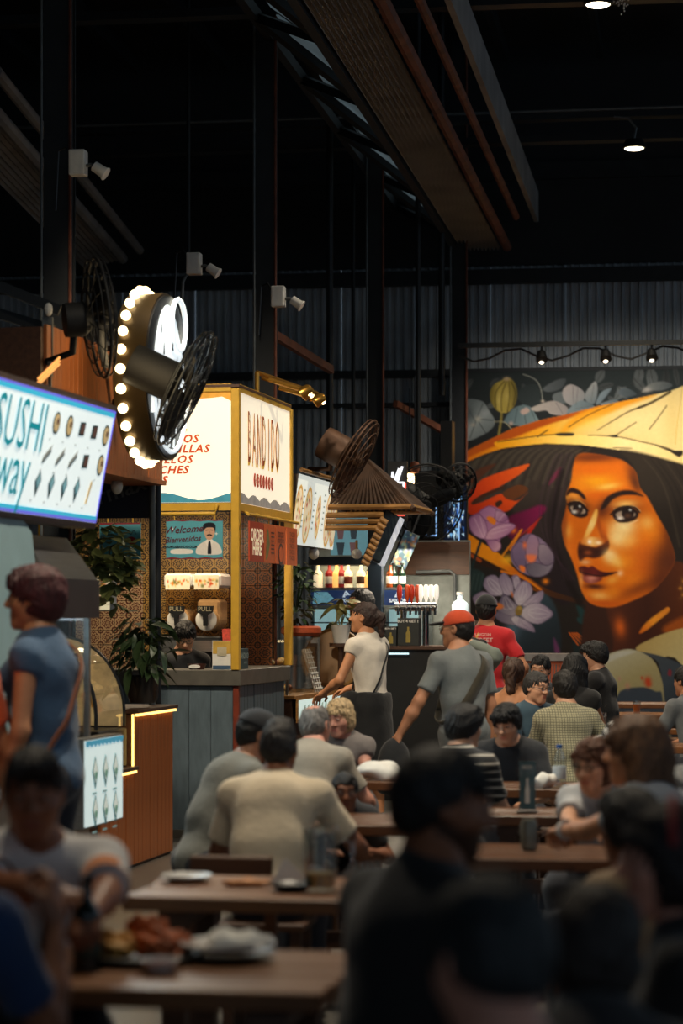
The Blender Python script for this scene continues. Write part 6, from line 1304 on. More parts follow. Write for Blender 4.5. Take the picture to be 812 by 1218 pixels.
def hand_geo(pose, h=.0066):
    """right hand: wrist at the origin, fingers along +y, palm towards -z, thumb towards -x"""
    s = SDF(); s.cap((0, -.03, 0), (0, .015, 0), .025, .026, k=.015)
    s.ell((.0, .05, -.002), (.041, .05, .0145), k=.02); s.ell((-.022, .035, -.008), (.018, .03, .014), k=.015)
    curl = {'relax': (.30, .45, .30), 'flat': (.10, .14, .08), 'grip': (.75, .95, .6), 'fist': (1.2, 1.4, .7)}[pose]
    for i, (x, l, a) in enumerate(((-.028, .078, -.10), (-.010, .086, -.02), (.010, .080, .05), (.028, .064, .14))):
        p = np.array([x, .088-.006*abs(i-1.3), 0.0]); ang = 0; r = .0088-.0006*(i == 3)
        for j, f in enumerate((.46, .31, .23)):
            ang += curl[j]; d = np.array([math.sin(a)*math.cos(ang), math.cos(a)*math.cos(ang), -math.sin(ang)]); q = p+d*l*f; s.cap(p, q, r*(1-.07*j), r*(1-.07*(j+1)), k=.004 if j else .010); p = q
    tp = {'relax': ((-.036, .03, -.008), (-.056, .058, -.022), (-.054, .084, -.034)), 'flat': ((-.036, .03, -.004), (-.062, .056, -.008), (-.068, .084, -.010)), 'grip': ((-.036, .03, -.010), (-.050, .056, -.036), (-.034, .074, -.056)), 'fist': ((-.034, .03, -.012), (-.036, .06, -.034), (-.010, .075, -.044))}[pose]
    s.cap(tp[0], tp[1], .0115, .010, k=.01); s.cap(tp[1], tp[2], .010, .0085, k=.004)
    return s.mesh(h)
HANDS = {k: hand_geo(k) for k in ('relax', 'flat', 'grip', 'fist')}
SKIN = {'tan': rgb(190, 132, 98), 'light': rgb(214, 162, 130), 'brown': rgb(140, 88, 60), 'warm': rgb(196, 136, 96), 'deep': rgb(104, 64, 46), 'pink': rgb(206, 146, 124)}
def skin_mat(k):
    key = 'skin_'+k
    if key in MATS: return MATS[key]
    m = pm(key, SKIN[k], .5, 0, .10, 18); nt = m.node_tree; b = nt.nodes['Principled BSDF']; l = b.inputs['Base Color'].links[0].from_socket
    a = nt.nodes.new('ShaderNodeAttribute'); a.attribute_name = 'paint'; mx = nt.nodes.new('ShaderNodeMix'); mx.data_type = 'RGBA'; mx.blend_type = 'MULTIPLY'; mx.inputs[0].default_value = 1
    nt.links.new(l, mx.inputs[6]); nt.links.new(a.outputs['Color'], mx.inputs[7]); nt.links.new(mx.outputs[2], b.inputs['Base Color'])
    b.inputs['Subsurface Weight'].default_value = 0.0
    return m
def hair_mat(c):
    return pm('hair_%d_%d_%d' % c, rgb(*c), .6, 0, .45, 30, bump=.5, bscale=90, stretch=(1.6, 1.6, .5))
def cloth(c, key=None, **kw):
    return pm(key or 'cloth_%d_%d_%d' % c, rgb(*c), .85, 0, kw.pop('var', .08), 12, bump=.25, bscale=40, sheen=.2, **kw)
def pattern_cloth(key, c1, c2, kind, f):
    """striped or checked cloth in object space"""
    if key in MATS: return MATS[key]
    m = cloth(c1, key); nt = m.node_tree; b = nt.nodes['Principled BSDF']; l = b.inputs['Base Color'].links[0].from_socket
    tc = nt.nodes.new('ShaderNodeTexCoord'); sp = nt.nodes.new('ShaderNodeSeparateXYZ'); nt.links.new(tc.outputs['Object'], sp.inputs[0])
    def tri(o, th):
        a = nt.nodes.new('ShaderNodeMath'); a.operation = 'MULTIPLY'; a.inputs[1].default_value = f; nt.links.new(o, a.inputs[0]); c = nt.nodes.new('ShaderNodeMath'); c.operation = 'FRACT'; nt.links.new(a.outputs[0], c.inputs[0]); d = nt.nodes.new('ShaderNodeMath'); d.operation = 'GREATER_THAN'; d.inputs[1].default_value = th; nt.links.new(c.outputs[0], d.inputs[0]); return d.outputs[0]
    if kind == 'stripe': fac = tri(sp.outputs[2], .74)
    else:
        q = nt.nodes.new('ShaderNodeMath'); q.operation = 'MAXIMUM'; nt.links.new(tri(sp.outputs[2], .72), q.inputs[0]); nt.links.new(tri(sp.outputs[0], .72), q.inputs[1]); fac = q.outputs[0]
    mx = nt.nodes.new('ShaderNodeMix'); mx.data_type = 'RGBA'; nt.links.new(fac, mx.inputs[0]); nt.links.new(l, mx.inputs[6]); mx.inputs[7].default_value = (*rgb(*c2), 1); nt.links.new(mx.outputs[2], b.inputs['Base Color'])
    return m
def ik(a, t, l1, l2, pole):
    a = Vector(a); t = Vector(t); d = t-a; L = min(d.length, (l1+l2)*.995); dn = d.normalized(); x = (l1*l1-l2*l2+L*L)/(2*L); y = math.sqrt(max(l1*l1-x*x, 1e-6)); p = Vector(pole); p = (p-dn*p.dot(dn))
    if p.length < 1e-4: p = dn.orthogonal()
    return a+dn*x+p.normalized()*y, a+dn*L
PEOPLE = []
HANG = (.07, .03, -.56); TABLE = (-.07, .36, -.30)
def person(label, px, py, d, face, sit=True, lean=18, side=0, hyaw=0, hpitch=0, hroll=0, R=TABLE, L=TABLE, hands=('relax', 'relax'), skin='tan', hair=('short', (24, 20, 18)), fem=False, beard=False,
           top=((200, 195, 185), 'tee'), topm=None, leg=((46, 50, 60),), legm=None, cap=None, glasses=False, eyes=True, s=None, seat=.45, vox=.016, hv=.0068, stride=0.0, twist=0, shoes=(50, 48, 46), tail=None, bulk=1.0, poleR=(.6, -.5, -.6), poleL=(.6, -.5, -.6), group='people in the hall', skirt=None):
    r_ = math.radians
    def spine(s, zp):
        p0 = Vector((0, 0, zp)); a = r_(lean); b = r_(side)
        def dr(q, e=1.0): return Vector((math.sin(b*e), math.sin(q)*math.cos(b*e), math.cos(q)*math.cos(b*e)))
        d1, d2, d3 = dr(a*.65, .7), dr(a*1.2, 1.1), dr(a*.8+.12, .8)
        w1 = p0+d1*.18*s; ch = w1+d2*.17*s; nb = ch+d2*.17*s; hc = nb+d3*.145*s
        Rh = Matrix.Rotation(r_(-hyaw), 3, 'Z') @ Matrix.Rotation(r_(hpitch)-a*.25, 3, 'X') @ Matrix.Rotation(r_(hroll), 3, 'Y')
        return p0, w1, ch, nb, hc, Rh, d2, hc+Rh @ Vector((0, -.01, .122*s))
    Zt = zat(py, d); f0 = spine(1.0, 0.0)[-1].z
    if s is None: s = (Zt-seat)/(f0+.105) if sit else Zt/(f0+.95)
    zp = seat+.105*s if sit else .95*s
    if sit and abs(zp+f0*s-Zt) > .01: zp = Zt-f0*s
    p0, w1, ch, nb, hc, Rh, d2, tp = spine(s, zp)
    Rz = Matrix.Rotation(-r_(face), 3, 'Z'); tgt = at(px, py, d); org = tgt-Rz @ tp; org.z = 0
    if VERB: print('PERSON %-62s s=%.2f seat=%.2f pelvis=(%.2f,%.2f)' % (label[:62], s, zp-.105*s, org.x, org.y))
    root = thing('person', label, 'person', org, -r_(face), group); v = lambda q: np.array(q)
    tw = Matrix.Rotation(r_(-twist), 3, 'Z'); sw = (.146 if fem else .166)*s*bulk
    sh = {q: nb-d2*.078*s+tw @ Vector((q*sw, 0, 0)) for q in (1, -1)}
    arms = {}
    for q, t, pl in ((1, R, poleR), (-1, L, poleL)):
        tt = Rz.inverted() @ (at(*t[1:])-org) if t[0] == 'w' else sh[q]+Vector((q*t[0], t[1], t[2]))*s
        el, wr = ik(sh[q], tt, .285*s, .255*s, (q*pl[0], pl[1], pl[2])); arms[q] = (el, wr)
    legs = {}
    for q in (1, -1):
        hp = p0+Vector((q*.085*s, 0, -.02*s))
        if sit:
            kn = hp+Vector((q*.05*s, .42*s, .03*s)); kn.z = max(kn.z, .42*s); an = Vector((kn.x, kn.y-.06*s, .085*s))
        else:
            an = Vector((q*.10*s, q*stride*s, .085*s)); kn = (hp+an)/2+Vector((0, .035*s, 0))
        legs[q] = (hp, kn, an)
    def torso(S, g, top=True, low=True):
        bw = bulk
        if low: S.ell(v(p0), np.array([.165*bw, .12*bw, .12])*s+g, k=.05)
        S.ell(v(w1), np.array([(.125 if fem else .145)*bw, .105*bw, .14])*s+g, k=.06); S.ell(v(ch), np.array([.155*bw, .115*bw, .17])*s+g, k=.06)
        S.cap(v(sh[1]), v(sh[-1]), .052*s+g, k=.05); [S.cap(v(nb-d2*(.035 if g > 0 else .01)*s), v(sh[q]+d2*.012*s), .046*s+g, .040*s+g, k=.05) for q in (1, -1)]; S.cap(v(ch+d2*.06*s), v(nb-d2*(.04 if g > 0 else 0)*s), .10*s+g, .066*s+g, k=.06)
        if fem:
            for q in (1, -1): S.ell(v(ch+tw @ Vector((q*.065*s, .095*s, .015*s))), np.array([.058, .05, .058])*s+g*.6, k=.03)
    q0 = 0
    # body: trunk, limbs, head and hands in one skin mesh
    B = SDF(); torso(B, -.006); B.cap(v(nb-d2*.03*s), v(hc-(hc-nb)*.35), .058*s if not fem else .05*s, .052*s if not fem else .045*s, k=.04)
    for q in (1, -1):
        el, wr = arms[q]; k_ = (.9 if fem else 1.0)*s
        B.cap(v(sh[q]), v(el), .050*k_, .039*k_, k=.03); B.cap(v(el), v(el+(wr-el)*.35), .039*k_, .041*k_, k=.02); B.cap(v(el+(wr-el)*.35), v(wr), .041*k_, .0255*k_, k=.02)
        hp, kn, an = legs[q]; B.cap(v(hp), v(kn), .082*s, .056*s, k=.03); B.cap(v(kn), v(kn+(an-kn)*.3), .055*s, .057*s, k=.02); B.cap(v(kn+(an-kn)*.3), v(an), .057*s, .036*s, k=.02)
        B.cap(v(an+Vector((0, -.03*s, -.045*s))), v(an+Vector((q*.015*s, .15*s, -.055*s))), .034*s, .028*s, k=.02)
    P, F = B.mesh(vox); C = np.ones((len(P), 3)); Ps, Fs, Cs = [P], [F], [C]; n = len(P)
    hk = (fem, beard, hv)
    if hk not in HEADS: HEADS[hk] = head_geo(hv, fem, beard)
    hp_, hf_, hcl = HEADS[hk]; Rn = np.array(Rh); Ps.append((hp_*s) @ Rn.T+v(hc)); Fs.append(hf_+n); Cs.append(hcl); n += len(hp_)
    for q, hn in ((1, hands[0]), (-1, hands[1])):
        el, wr = arms[q]; y = (wr-el).normalized(); up = Vector((0, 0, 1)) if abs(y.z) < .75 else Vector((q*1.0, 0, 0)); x = y.cross(up).normalized(); z = x.cross(y)
        Rm = np.array([list(x), list(y), list(z)]).T; hp2, hf2 = HANDS[hn]; hp2 = hp2.copy()
        hp2 = hp2*np.array([q*1.0, 1, 1]); f2 = hf2 if q == 1 else hf2[:, ::-1]
        Ps.append((hp2*s) @ Rm.T+v(wr)); Fs.append(f2+n); Cs.append(np.ones((len(hp2), 3))); n += len(hp2)
    me = npmesh('body', np.concatenate(Ps), np.concatenate(Fs), skin_mat(skin)); ca = me.color_attributes.new('paint', 'FLOAT_COLOR', 'POINT'); c4 = np.ones((n, 4), np.float32); c4[:, :3] = np.concatenate(Cs); ca.data.foreach_set('color', c4.ravel())
    body = link('body', me, root)
    # clothes
    g = .012
    tc_, kind = top[0], top[1]; tm_ = topm or cloth(tc_)
    seed = int(abs(px*7+py)); nzf = wob(.010, 22, seed)
    S = SDF(); torso(S, g)
    if kind in ('tee', 'polo', 'shirt', 'blouse', 'long'):
        for q in (1, -1):
            el, wr = arms[q]; f = {'tee': .72, 'polo': .78, 'shirt': .8, 'blouse': .22, 'long': 1.0}[kind]
            S.cone(v(sh[q]), v(sh[q]+(el-sh[q])*f), .059*s*(.93 if fem else 1), (.062 if kind != 'blouse' else .058)*s*(.95 if fem else 1), k=.03)
            if kind == 'long': S.cap(v(el), v(el), .046*s, k=.02); S.cone(v(el), v(el+(wr-el)*.92), .046*s, .036*s, k=.02)
    hemz = p0-Vector((0, 0, .06*s)) if not sit else p0-Vector((0, 0, .07*s))
    S.plane(v(hemz), (0, 0, -1))
    if kind == 'strap': S.plane(v(ch+d2*.02*s), (0, 0, 1))
    if kind in ('polo', 'shirt'): S.cone(v(nb-d2*.02*s), v(nb+(hc-nb)*.28), .078*s, .066*s, k=.010)
    P, F = S.mesh(vox*.95, nzf); P = soften(P, F, 1, .3)
    shirt = link('shirt' if kind not in ('strap', 'blouse') else 'top', npmesh('shirt', P, F, tm_), root)
    W = SDF(); W.ell(v(p0-Vector((0, 0, .01*s))), np.array([.168, .123, .115])*s+.010, k=.04); lm_ = legm or cloth(leg[0])
    if skirt:
        W.cone(v(p0+Vector((0, 0, .09*s))), v(p0-Vector((0, -.02, skirt*s))), .15*s, .20*s, k=.04)
    else:
        for q in (1, -1):
            hp, kn, an = legs[q]; W.cap(v(hp), v(kn), .098*s, .072*s, k=.04); W.cone(v(kn), v(an+Vector((0, 0, .02*s))), .072*s, .058*s, k=.03)
        W.plane(v(p0+Vector((0, 0, .10*s))), (0, 0, 1))
    P, F = W.mesh(vox*1.45, wob(.008, 24, seed+1)); link('skirt' if skirt else 'trousers', npmesh('trousers', P, F, lm_), root)
    for q in (1, -1):
        an = legs[q][2]; Sx = SDF(); Sx.cap(v(an+Vector((0, -.035*s, -.042*s))), v(an+Vector((q*.015*s, .16*s, -.05*s))), .042*s, .036*s, k=.02); Sx.cap(v(an+Vector((0, -.01*s, 0))), v(an+Vector((0, -.02*s, -.04*s))), .043*s, k=.02); Sx.plane((0, 0, .004), (0, 0, -1)); P, F = Sx.mesh(.02); link('shoe', npmesh('shoe', P, F, cloth(shoes)), root)
    # hair, cap, glasses, eyes (placed with the head)
    Mh = Rh.to_4x4(); Mh.translation = hc
    def on_head(name, me, parent=root):
        o = link(name, me, parent); o.matrix_local = Mh @ Matrix.Diagonal((s, s, s, 1)); return o
    if hair:
        key = (hair[0], hair[1])
        if hair[0] not in HAIRS: HAIRS[hair[0]] = hair_geo(hair[0])
        if key not in HAIRS: HAIRS[key] = npmesh('hair', HAIRS[hair[0]][0], HAIRS[hair[0]][1], hair_mat(hair[1]))
        on_head('hair', HAIRS[key])
    if cap:
        if 'cap' not in HAIRS: HAIRS['capgeo'] = cap_geo()
        (cp, cf), (bp_, bf) = HAIRS['capgeo'] if 'capgeo' in HAIRS else cap_geo()
        q = cap.get('turn', 0); ct = Matrix.Rotation(math.radians(q), 3, 'Z'); cn = np.array(ct)
        co = on_head('cap', npmesh('cap', cp @ cn.T, cf, cloth(cap['c'])))
        bo = link('brim', npmesh('brim', bp_ @ cn.T, bf, cloth(cap.get('b', cap['c']))), co)
    if glasses:
        G = MB()
        for q in (1, -1): G.tube([(q*.033+.022*math.cos(t), .104, .010+.017*math.sin(t)) for t in np.linspace(0, 2*math.pi, 14)[:-1]], .0022, 5, True); G.tube([(q*.055, .102, .014), (q*.078, .06, .014), (q*.082, -.01, .008)], .0022, 5)
        G.tube([(-.011, .105, .014), (0, .108, .016), (.011, .105, .014)], .0022, 5); go = on_head('glasses', G.mesh('glasses', M['black'] if glasses is True else M['chrome']))
        Lb = MB()
        for q in (1, -1): Lb.lathe([(0, 0), (.020, 0), (.020, .001), (0, .001)], 14, (q*.033, .1035, .010), Matrix.Rotation(-math.pi/2, 3, 'X'))
        link('lens', Lb.mesh('lens', M['clear']), go)
    if eyes:
        for q in (1, -1): on_head('eye', EYE[q])
    if sit: PEOPLE.append((org, zp-.105*s, label, face))
    return dict(root=root, sh=sh, arms=arms, p0=p0, w1=w1, ch=ch, nb=nb, hc=hc, Rh=Rh, s=s, legs=legs, org=org, Rz=Rz, d2=d2, shirt=shirt, seat=zp-.105*s)
VERB = False
EYE = {}
for q in (1, -1):
    mb = MB().ball((q*.031, .0815, .0115), (.0135, .0125, .0075), 10, 6); EYE[q] = mb.mesh('eye', pm('eye_white', rgb(150, 136, 124), .3, var=.02), smooth=True)
    k = len(mb.v); mb2 = MB().ball((q*.031, .0905, .0115), (.0058, .004, .0058), 8, 5); me = MB(); me.v = mb.v+mb2.v; me.f = mb.f+[tuple(i+k for i in f) for f in mb2.f]; n1 = len(mb.f); EYE[q] = me.mesh('eye', pm('eye_white', rgb(200, 190, 180)), smooth=True); EYE[q].materials.append(pm('iris', rgb(30, 20, 16), .2, var=.05))
    for p in EYE[q].polygons:
        if sum(EYE[q].vertices[i].co.y for i in p.vertices)/len(p.vertices) > .0885 and abs(p.center.x-q*.031) < .0062: p.material_index = 1
def strap(P_, a, b, w_, mat, name='strap', over=1, th=.006, sag=.0):
    """band lying over the trunk, fitted onto the clothed surface by ray casting outwards"""
    return None
# ================================================================== the people
def bandz(me_obj, P_, start, end, w_, mat, name, wrap=True):
    """a shoulder strap: a loop of band following the shirt, front and back"""
    me = me_obj.data; co = np.empty(len(me.vertices)*3, np.float32); me.vertices.foreach_get('co', co); co = co.reshape(-1, 3)
    pts = []
    c = np.array(P_['ch']); s = np.array(start); e = np.array(end); n = np.cross(e-s, np.array([0, 1, 0])); n = n/np.linalg.norm(n)   # strap plane holds start, end and the front-back axis
    m = (s+e)/2; d = np.abs((co-m) @ n) < .02; q = co[d]
    ax = (e-s)/np.linalg.norm(e-s); ay = np.array([0, 1.0, 0]); ay = ay-ax*(ay @ ax); ay /= np.linalg.norm(ay)
    a = np.arctan2((q-m) @ ay, (q-m) @ ax); r = np.hypot((q-m) @ ay, (q-m) @ ax)
    L = np.linalg.norm(e-s)/2
    for k in range(40):
        t = -math.pi+2*math.pi*k/40; w = np.abs((a-t+math.pi) % (2*math.pi)-math.pi) < .16; rr = np.percentile(r[w], 70) if w.any() else L*.8
        rr = min(rr, L*1.06); pts.append(m+(ax*math.cos(t)+ay*math.sin(t))*(rr+.008))
    pts = np.array(pts); pts = (np.roll(pts, 1, 0)+pts*2+np.roll(pts, -1, 0))/4
    vs = []; fs = []; K = len(pts)
    for k in range(K):
        o = pts[k]-m; o = o/np.linalg.norm(o)*.006
        for sg, oo in ((-1, 0), (1, 0), (1, 1), (-1, 1)): vs.append(pts[k]+n*sg*w_/2+o*oo)
    for k in range(K):
        j = (k+1) % K
        for i in range(4): fs.append((4*k+i, 4*k+(i+1) % 4, 4*j+(i+1) % 4, 4*j+i))
    return MB().add(vs, fs).build(name, mat, P_['root'], smooth=True)
BLK = (18, 20, 23)
# -- standing
P1 = person('person with short auburn hair in a blue sleeveless shirt beside the sushi sign', 44, 674, 9.3, 285, False, 3, hyaw=-8, R=(.05, .05, -.52), L=(.05, .10, -.5), skin='warm', hair=('pixie', (76, 32, 34)), fem=True, top=((66, 96, 128), 'blouse'), leg=((40, 44, 56),), eyes=True, vox=.013, bulk=1.02)
bandz(P1['shirt'], P1, P1['sh'][1]*.5+P1['nb']*.5, P1['p0']+Vector((-.17, 0, .06)), .035, cloth((150, 84, 52), 'tan_strap'), 'strap')
person('person in an orange shirt cut off by the left edge', -60, 700, 8.9, 300, False, 3, R=(.08, .12, -.48), L=(.05, .1, -.5), skin='warm', hair=('short', (30, 24, 22)), top=((226, 96, 44), 'tee'), eyes=False)
P22 = person('woman in a white sleeveless top and black skirt at the pastry counter', 436, 716, 18.0, 312, False, 5, hyaw=-25, hpitch=6, R=(-.02, .30, -.33), L=(.05, .28, -.36), skin='warm', hair=('tail', (50, 32, 26)), fem=True, top=((222, 214, 200), 'blouse'), leg=(BLK,), skirt=.50, vox=.013, hv=.0058)
bandz(P22['shirt'], P22, P22['sh'][1]*.8+P22['nb']*.2, P22['p0']+Vector((-.12, 0, .05)), .016, cloth(BLK), 'bag_strap')
P21 = person('man in a grey tee and orange cap with a crossbody bag walking past', 545, 726, 14.6, 325, False, 5, hyaw=-32, hpitch=0, R=(.06, -.02, -.54), L=(.26, .12, -.50), skin='tan', hair=('cap', (24, 20, 18)), cap=dict(c=(206, 74, 34), b=(26, 26, 28)), glasses='chrome', top=((122, 128, 128), 'tee'), leg=((104, 106, 104),), vox=.0125, hv=.0055, stride=.12, bulk=1.05)
bandz(P21['shirt'], P21, P21['sh'][1]*.75+P21['nb']*.25, P21['p0']+Vector((-.15, 0, .06)), .07, cloth((58, 52, 38), 'olive_strap'), 'bag_strap')
P20 = person('woman with dark tied hair raising a grey sleeved arm behind the man in the cap', 556, 756, 15.9, 250, False, 10, hyaw=10, R=(.05, .1, -.5), L=('w', 556, 762, 15.72), poleL=(.34, -.7, -.8), skin='light', hair=('bun', (24, 20, 20)), fem=True, top=((104, 112, 104), 'long'), leg=((196, 130, 40),), vox=.014)
P19 = person('man in a red printed tee and black cap standing before the mural', 578, 708, 19.6, 12, False, 2, R=(.10, .16, -.38), L=(.12, .22, -.32), skin='tan', hair=('cap', (20, 18, 18)), cap=dict(c=(20, 22, 26)), top=((196, 28, 36), 'tee'), leg=((80, 84, 88),), eyes=False, vox=.013)
person('bartender with dark hair in black behind the navy post', 430, 700, 20.95, 240, False, 2, hyaw=5, R=HANG, L=HANG, skin='tan', hair=('short', (20, 18, 18)), top=(BLK, 'tee'), leg=(BLK,), vox=.018)
P24 = person('kiosk worker with glasses and dark hair looking down behind the counter', 220, 741, 17.7, 160, False, 20, hpitch=-26, hyaw=15, R=(-.02, .30, -.34), L=(-.02, .30, -.34), skin='light', hair=('mop', (22, 20, 20)), glasses=True, top=(BLK, 'tee'), leg=(BLK,), vox=.015)
# -- left and middle tables
wt_ = pattern_cloth('white_polo', (206, 202, 198), (206, 202, 198), 'stripe', 1.0)
P2 = person('man in a white polo with orange sleeves eating at the near left table', 40, 893, 6.15, 172, True, 22, hpitch=-3, hyaw=4, R=('w', 66, 1062, 5.8), L=('w', 108, 1090, 5.75), poleR=(.9, .0, -.6), poleL=(1, .1, -.35), hands=('grip', 'grip'), skin='brown', hair=('fade', (22, 18, 16)), top=((206, 202, 198), 'polo'), vox=.013, bulk=1.16)
P3 = person('person in a dark blue shirt with a raised forearm at the bottom left corner', -78, 905, 4.9, 20, True, 12, R=('w', 64, 1094, 5.02), L=TABLE, poleR=(.25, .3, -1), hands=('grip', 'relax'), skin='brown', hair=('short', (22, 18, 16)), top=((24, 52, 92), 'tee'), eyes=False, vox=.015)
P25 = person('man in a cream polo seen from behind at the middle table', 331, 859, 9.3, 8, True, 26, hpitch=8, R=(.16, .34, -.28), L=(-.02, .32, -.30), skin='brown', hair=('fade', (26, 22, 20)), top=((214, 198, 170), 'polo'), eyes=False, vox=.012, bulk=1.1)
P26 = person('man in a grey tee and black cap leaning at the middle table', 314, 846, 10.4, 62, True, 26, hpitch=-14, hyaw=10, R=(.05, .22, -.4), L=(-.05, .36, -.32), skin='tan', hair=('cap', (24, 22, 20)), cap=dict(c=(26, 30, 36)), top=((118, 118, 110), 'tee'), vox=.014)
P27 = person('grey haired man in a pale tee seen from behind', 374, 838, 11.9, 14, True, 26, hyaw=18, hpitch=6, R=(.10, .34, -.3), L=TABLE, skin='pink', hair=('thin', (112, 108, 104)), top=((152, 144, 130), 'tee'), eyes=False, vox=.013, bulk=1.06)
P28 = person('blonde older woman facing the grey haired man', 402, 832, 13.2, 195, True, 26, hpitch=-8, hyaw=12, skin='pink', hair=('bob', (190, 164, 124)), fem=True, top=((120, 112, 108), 'blouse'), vox=.015)
P29 = person('boy with glasses peeking over the cream polo man\'s arm', 410, 919, 10.5, 172, True, 40, hpitch=6, hyaw=4, R=(-.02, .2, -.2), L=(-.02, .2, -.2), skin='brown', hair=('short', (18, 16, 16)), glasses=True, top=((30, 32, 36), 'tee'), s=.72, vox=.013)
# -- right tables
P11 = person('dark haired boy in a black and white striped shirt from behind', 552, 838, 11.2, 28, True, 20, hyaw=12, skin='light', hair=('mop', (18, 18, 20)), topm=pattern_cloth('striped_knit', (22, 23, 26), (178, 172, 160), 'stripe', 26), top=(BLK, 'tee'), eyes=False, vox=.012)
P12 = person('teenager in a dark tee looking down towards the table', 600, 838, 12.6, 196, True, 28, hpitch=-14, hyaw=6, R=(.0, .30, -.26), L=(.02, .34, -.28), skin='light', hair=('mop', (18, 18, 20)), top=((30, 34, 40), 'tee'), vox=.012, hv=.0055)
P13 = person('person in a pale checked shirt seen from behind', 671, 797, 15.2, 350, True, 14, skin='light', hair=('short', (26, 22, 20)), topm=pattern_cloth('checked_cotton', (178, 172, 140), (112, 110, 90), 'check', 62), top=((190, 180, 130), 'shirt'), eyes=False, vox=.011, R=(.14, .26, -.28))
P14 = person('grey haired man with glasses in a slate blue shirt', 639, 799, 16.4, 160, True, 16, hpitch=-6, hyaw=-22, skin='light', hair=('short', (46, 44, 44)), glasses='chrome', top=((58, 84, 100), 'tee'), vox=.013, hv=.0055)
P15 = person('woman with a curly ponytail and bare back with thin straps', 611, 782, 17.6, 16, True, 12, skin='warm', hair=('curlytail', (70, 46, 32)), fem=True, top=((22, 22, 26), 'strap'), eyes=False, vox=.012)
P16 = person('dark haired man facing the woman with the bare back', 642, 779, 19.1, 200, True, 10, hpitch=-10, skin='light', hair=('short', (18, 18, 20)), top=((40, 44, 50), 'tee'), vox=.014)
P17 = person('young man in a black tee beside the mural\'s lower edge', 706, 763, 19.4, 290, True, 8, hpitch=-6, skin='light', hair=('mop', (18, 17, 18)), top=((20, 21, 24), 'tee'), vox=.014, s=.95)
P18 = person('woman with long straight black hair from behind', 684, 778, 17.6, 25, True, 10, skin='warm', hair=('long', (16, 15, 16)), fem=True, top=((18, 18, 20), 'blouse'), eyes=False, vox=.015)
P30 = person('person in a grey and black shirt at the right edge of the far tables', 816, 792, 17.2, 330, True, 14, hyaw=-10, L=(.06, .32, -.30), skin='tan', hair=('short', (26, 22, 20)), top=((104, 108, 110), 'tee'), eyes=False, vox=.015)
P31 = person('person in a white cap with dark hair beyond the girl with glasses', 735, 857, 11.4, 340, True, 32, hyaw=-20, L=('w', 660, 948, 11.75), skin='warm', hair=('bob', (20, 18, 18)), fem=True, cap=dict(c=(196, 192, 184)), top=((46, 50, 54), 'tee'), eyes=False, vox=.014)
P10 = person('girl with brown hair and glasses in a white tee facing the table', 703, 879, 9.3, 205, True, 30, hpitch=-4, hyaw=8, R=('w', 680, 1000, 8.7), L=('w', 720, 1000, 8.7), skin='light', hair=('bob', (92, 56, 36)), fem=True, glasses=True, top=((176, 178, 180), 'tee'), vox=.013, hv=.0058)
P9 = person('woman with long light brown hair reaching for a can', 757, 852, 7.8, 318, True, 14, hyaw=-25, L=('w', 624, 1000, 8.5), R=(-.05, .3, -.3), poleL=(.7, -.2, -.7), hands=('relax', 'grip'), skin='warm', hair=('long', (104, 72, 48)), fem=True, top=((150, 156, 164), 'blouse'), eyes=False, vox=.012)
P32 = person('person in a grey tee whose arm enters at the right edge', 845, 842, 9.2, 215, True, 16, R=('w', 762, 940, 8.75), L=TABLE, skin='warm', hair=('short', (40, 30, 24)), top=((110, 112, 112), 'tee'), eyes=False, vox=.016)
P8 = person('dark haired person in a tan shirt seen from behind near the right tables', 752, 938, 6.3, 335, True, 30, hpitch=8, skin='brown', hair=('mop', (18, 17, 18)), top=((150, 124, 92), 'tee'), eyes=False, vox=.015)
# -- close to the lens
P4 = person('bearded man in a black tee in profile at the front centre', 534, 889, 5.0, 52, True, 10, hyaw=30, hpitch=-8, R=(-.05, .3, -.34), L=(-.05, .34, -.3), skin='brown', hair=('short', (14, 13, 13)), beard=True, top=((16, 17, 19), 'tee'), vox=.012, bulk=1.08)
P7 = person('dark haired woman in black with a red hair band at the right edge', 800, 956, 4.5, 285, True, 10, hyaw=-5, skin='pink', hair=('bob', (26, 18, 18)), fem=True, top=((16, 16, 18), 'tee'), vox=.014)
P5 = person('person with short dark hair and a grey top closest to the lens', 572, 1042, 3.2, 335, True, 12, hpitch=-16, skin='pink', hair=('short', (34, 38, 40)), top=((44, 50, 54), 'tee'), eyes=False, vox=.015)
P6 = person('person with brown hair low at the front right', 712, 1056, 3.95, 10, True, 24, hpitch=-16, skin='pink', hair=('bob', (34, 26, 22)), fem=True, top=((34, 32, 34), 'tee'), eyes=False, vox=.015)
# -- worn things
hb = MB().tube([P7['Rh'] @ (Vector((.089*math.cos(t), -.012, .036+.098*math.sin(t)))*P7['s'])+P7['hc'] for t in np.linspace(.05, math.pi-.05, 16)], .008, 6).build('hair_band', cloth((150, 36, 34), 'red_band'), P7['root'], smooth=True)
def watch(P_, q, c1=(30, 32, 36)):
    el, wr = P_['arms'][q]; d_ = (wr-el).normalized(); c = wr-d_*.02*P_['s']; R = d_.to_track_quat('Z', 'Y').to_matrix(); o = MB().lathe([(.030, -.012), (.034, -.011), (.034, .011), (.030, .012)], 16, c, R).build('watch', cloth(c1), P_['root'], smooth='auto'); MB().lathe([(0, 0), (.016, 0), (.016, .008), (0, .009)], 14, c+R @ Vector((0, .03, 0)), R @ Matrix.Rotation(-math.pi/2, 3, 'X')).build('dial', M['chrome'], o, smooth='auto')
watch(P9, -1, (190, 190, 190)); watch(P31, -1)
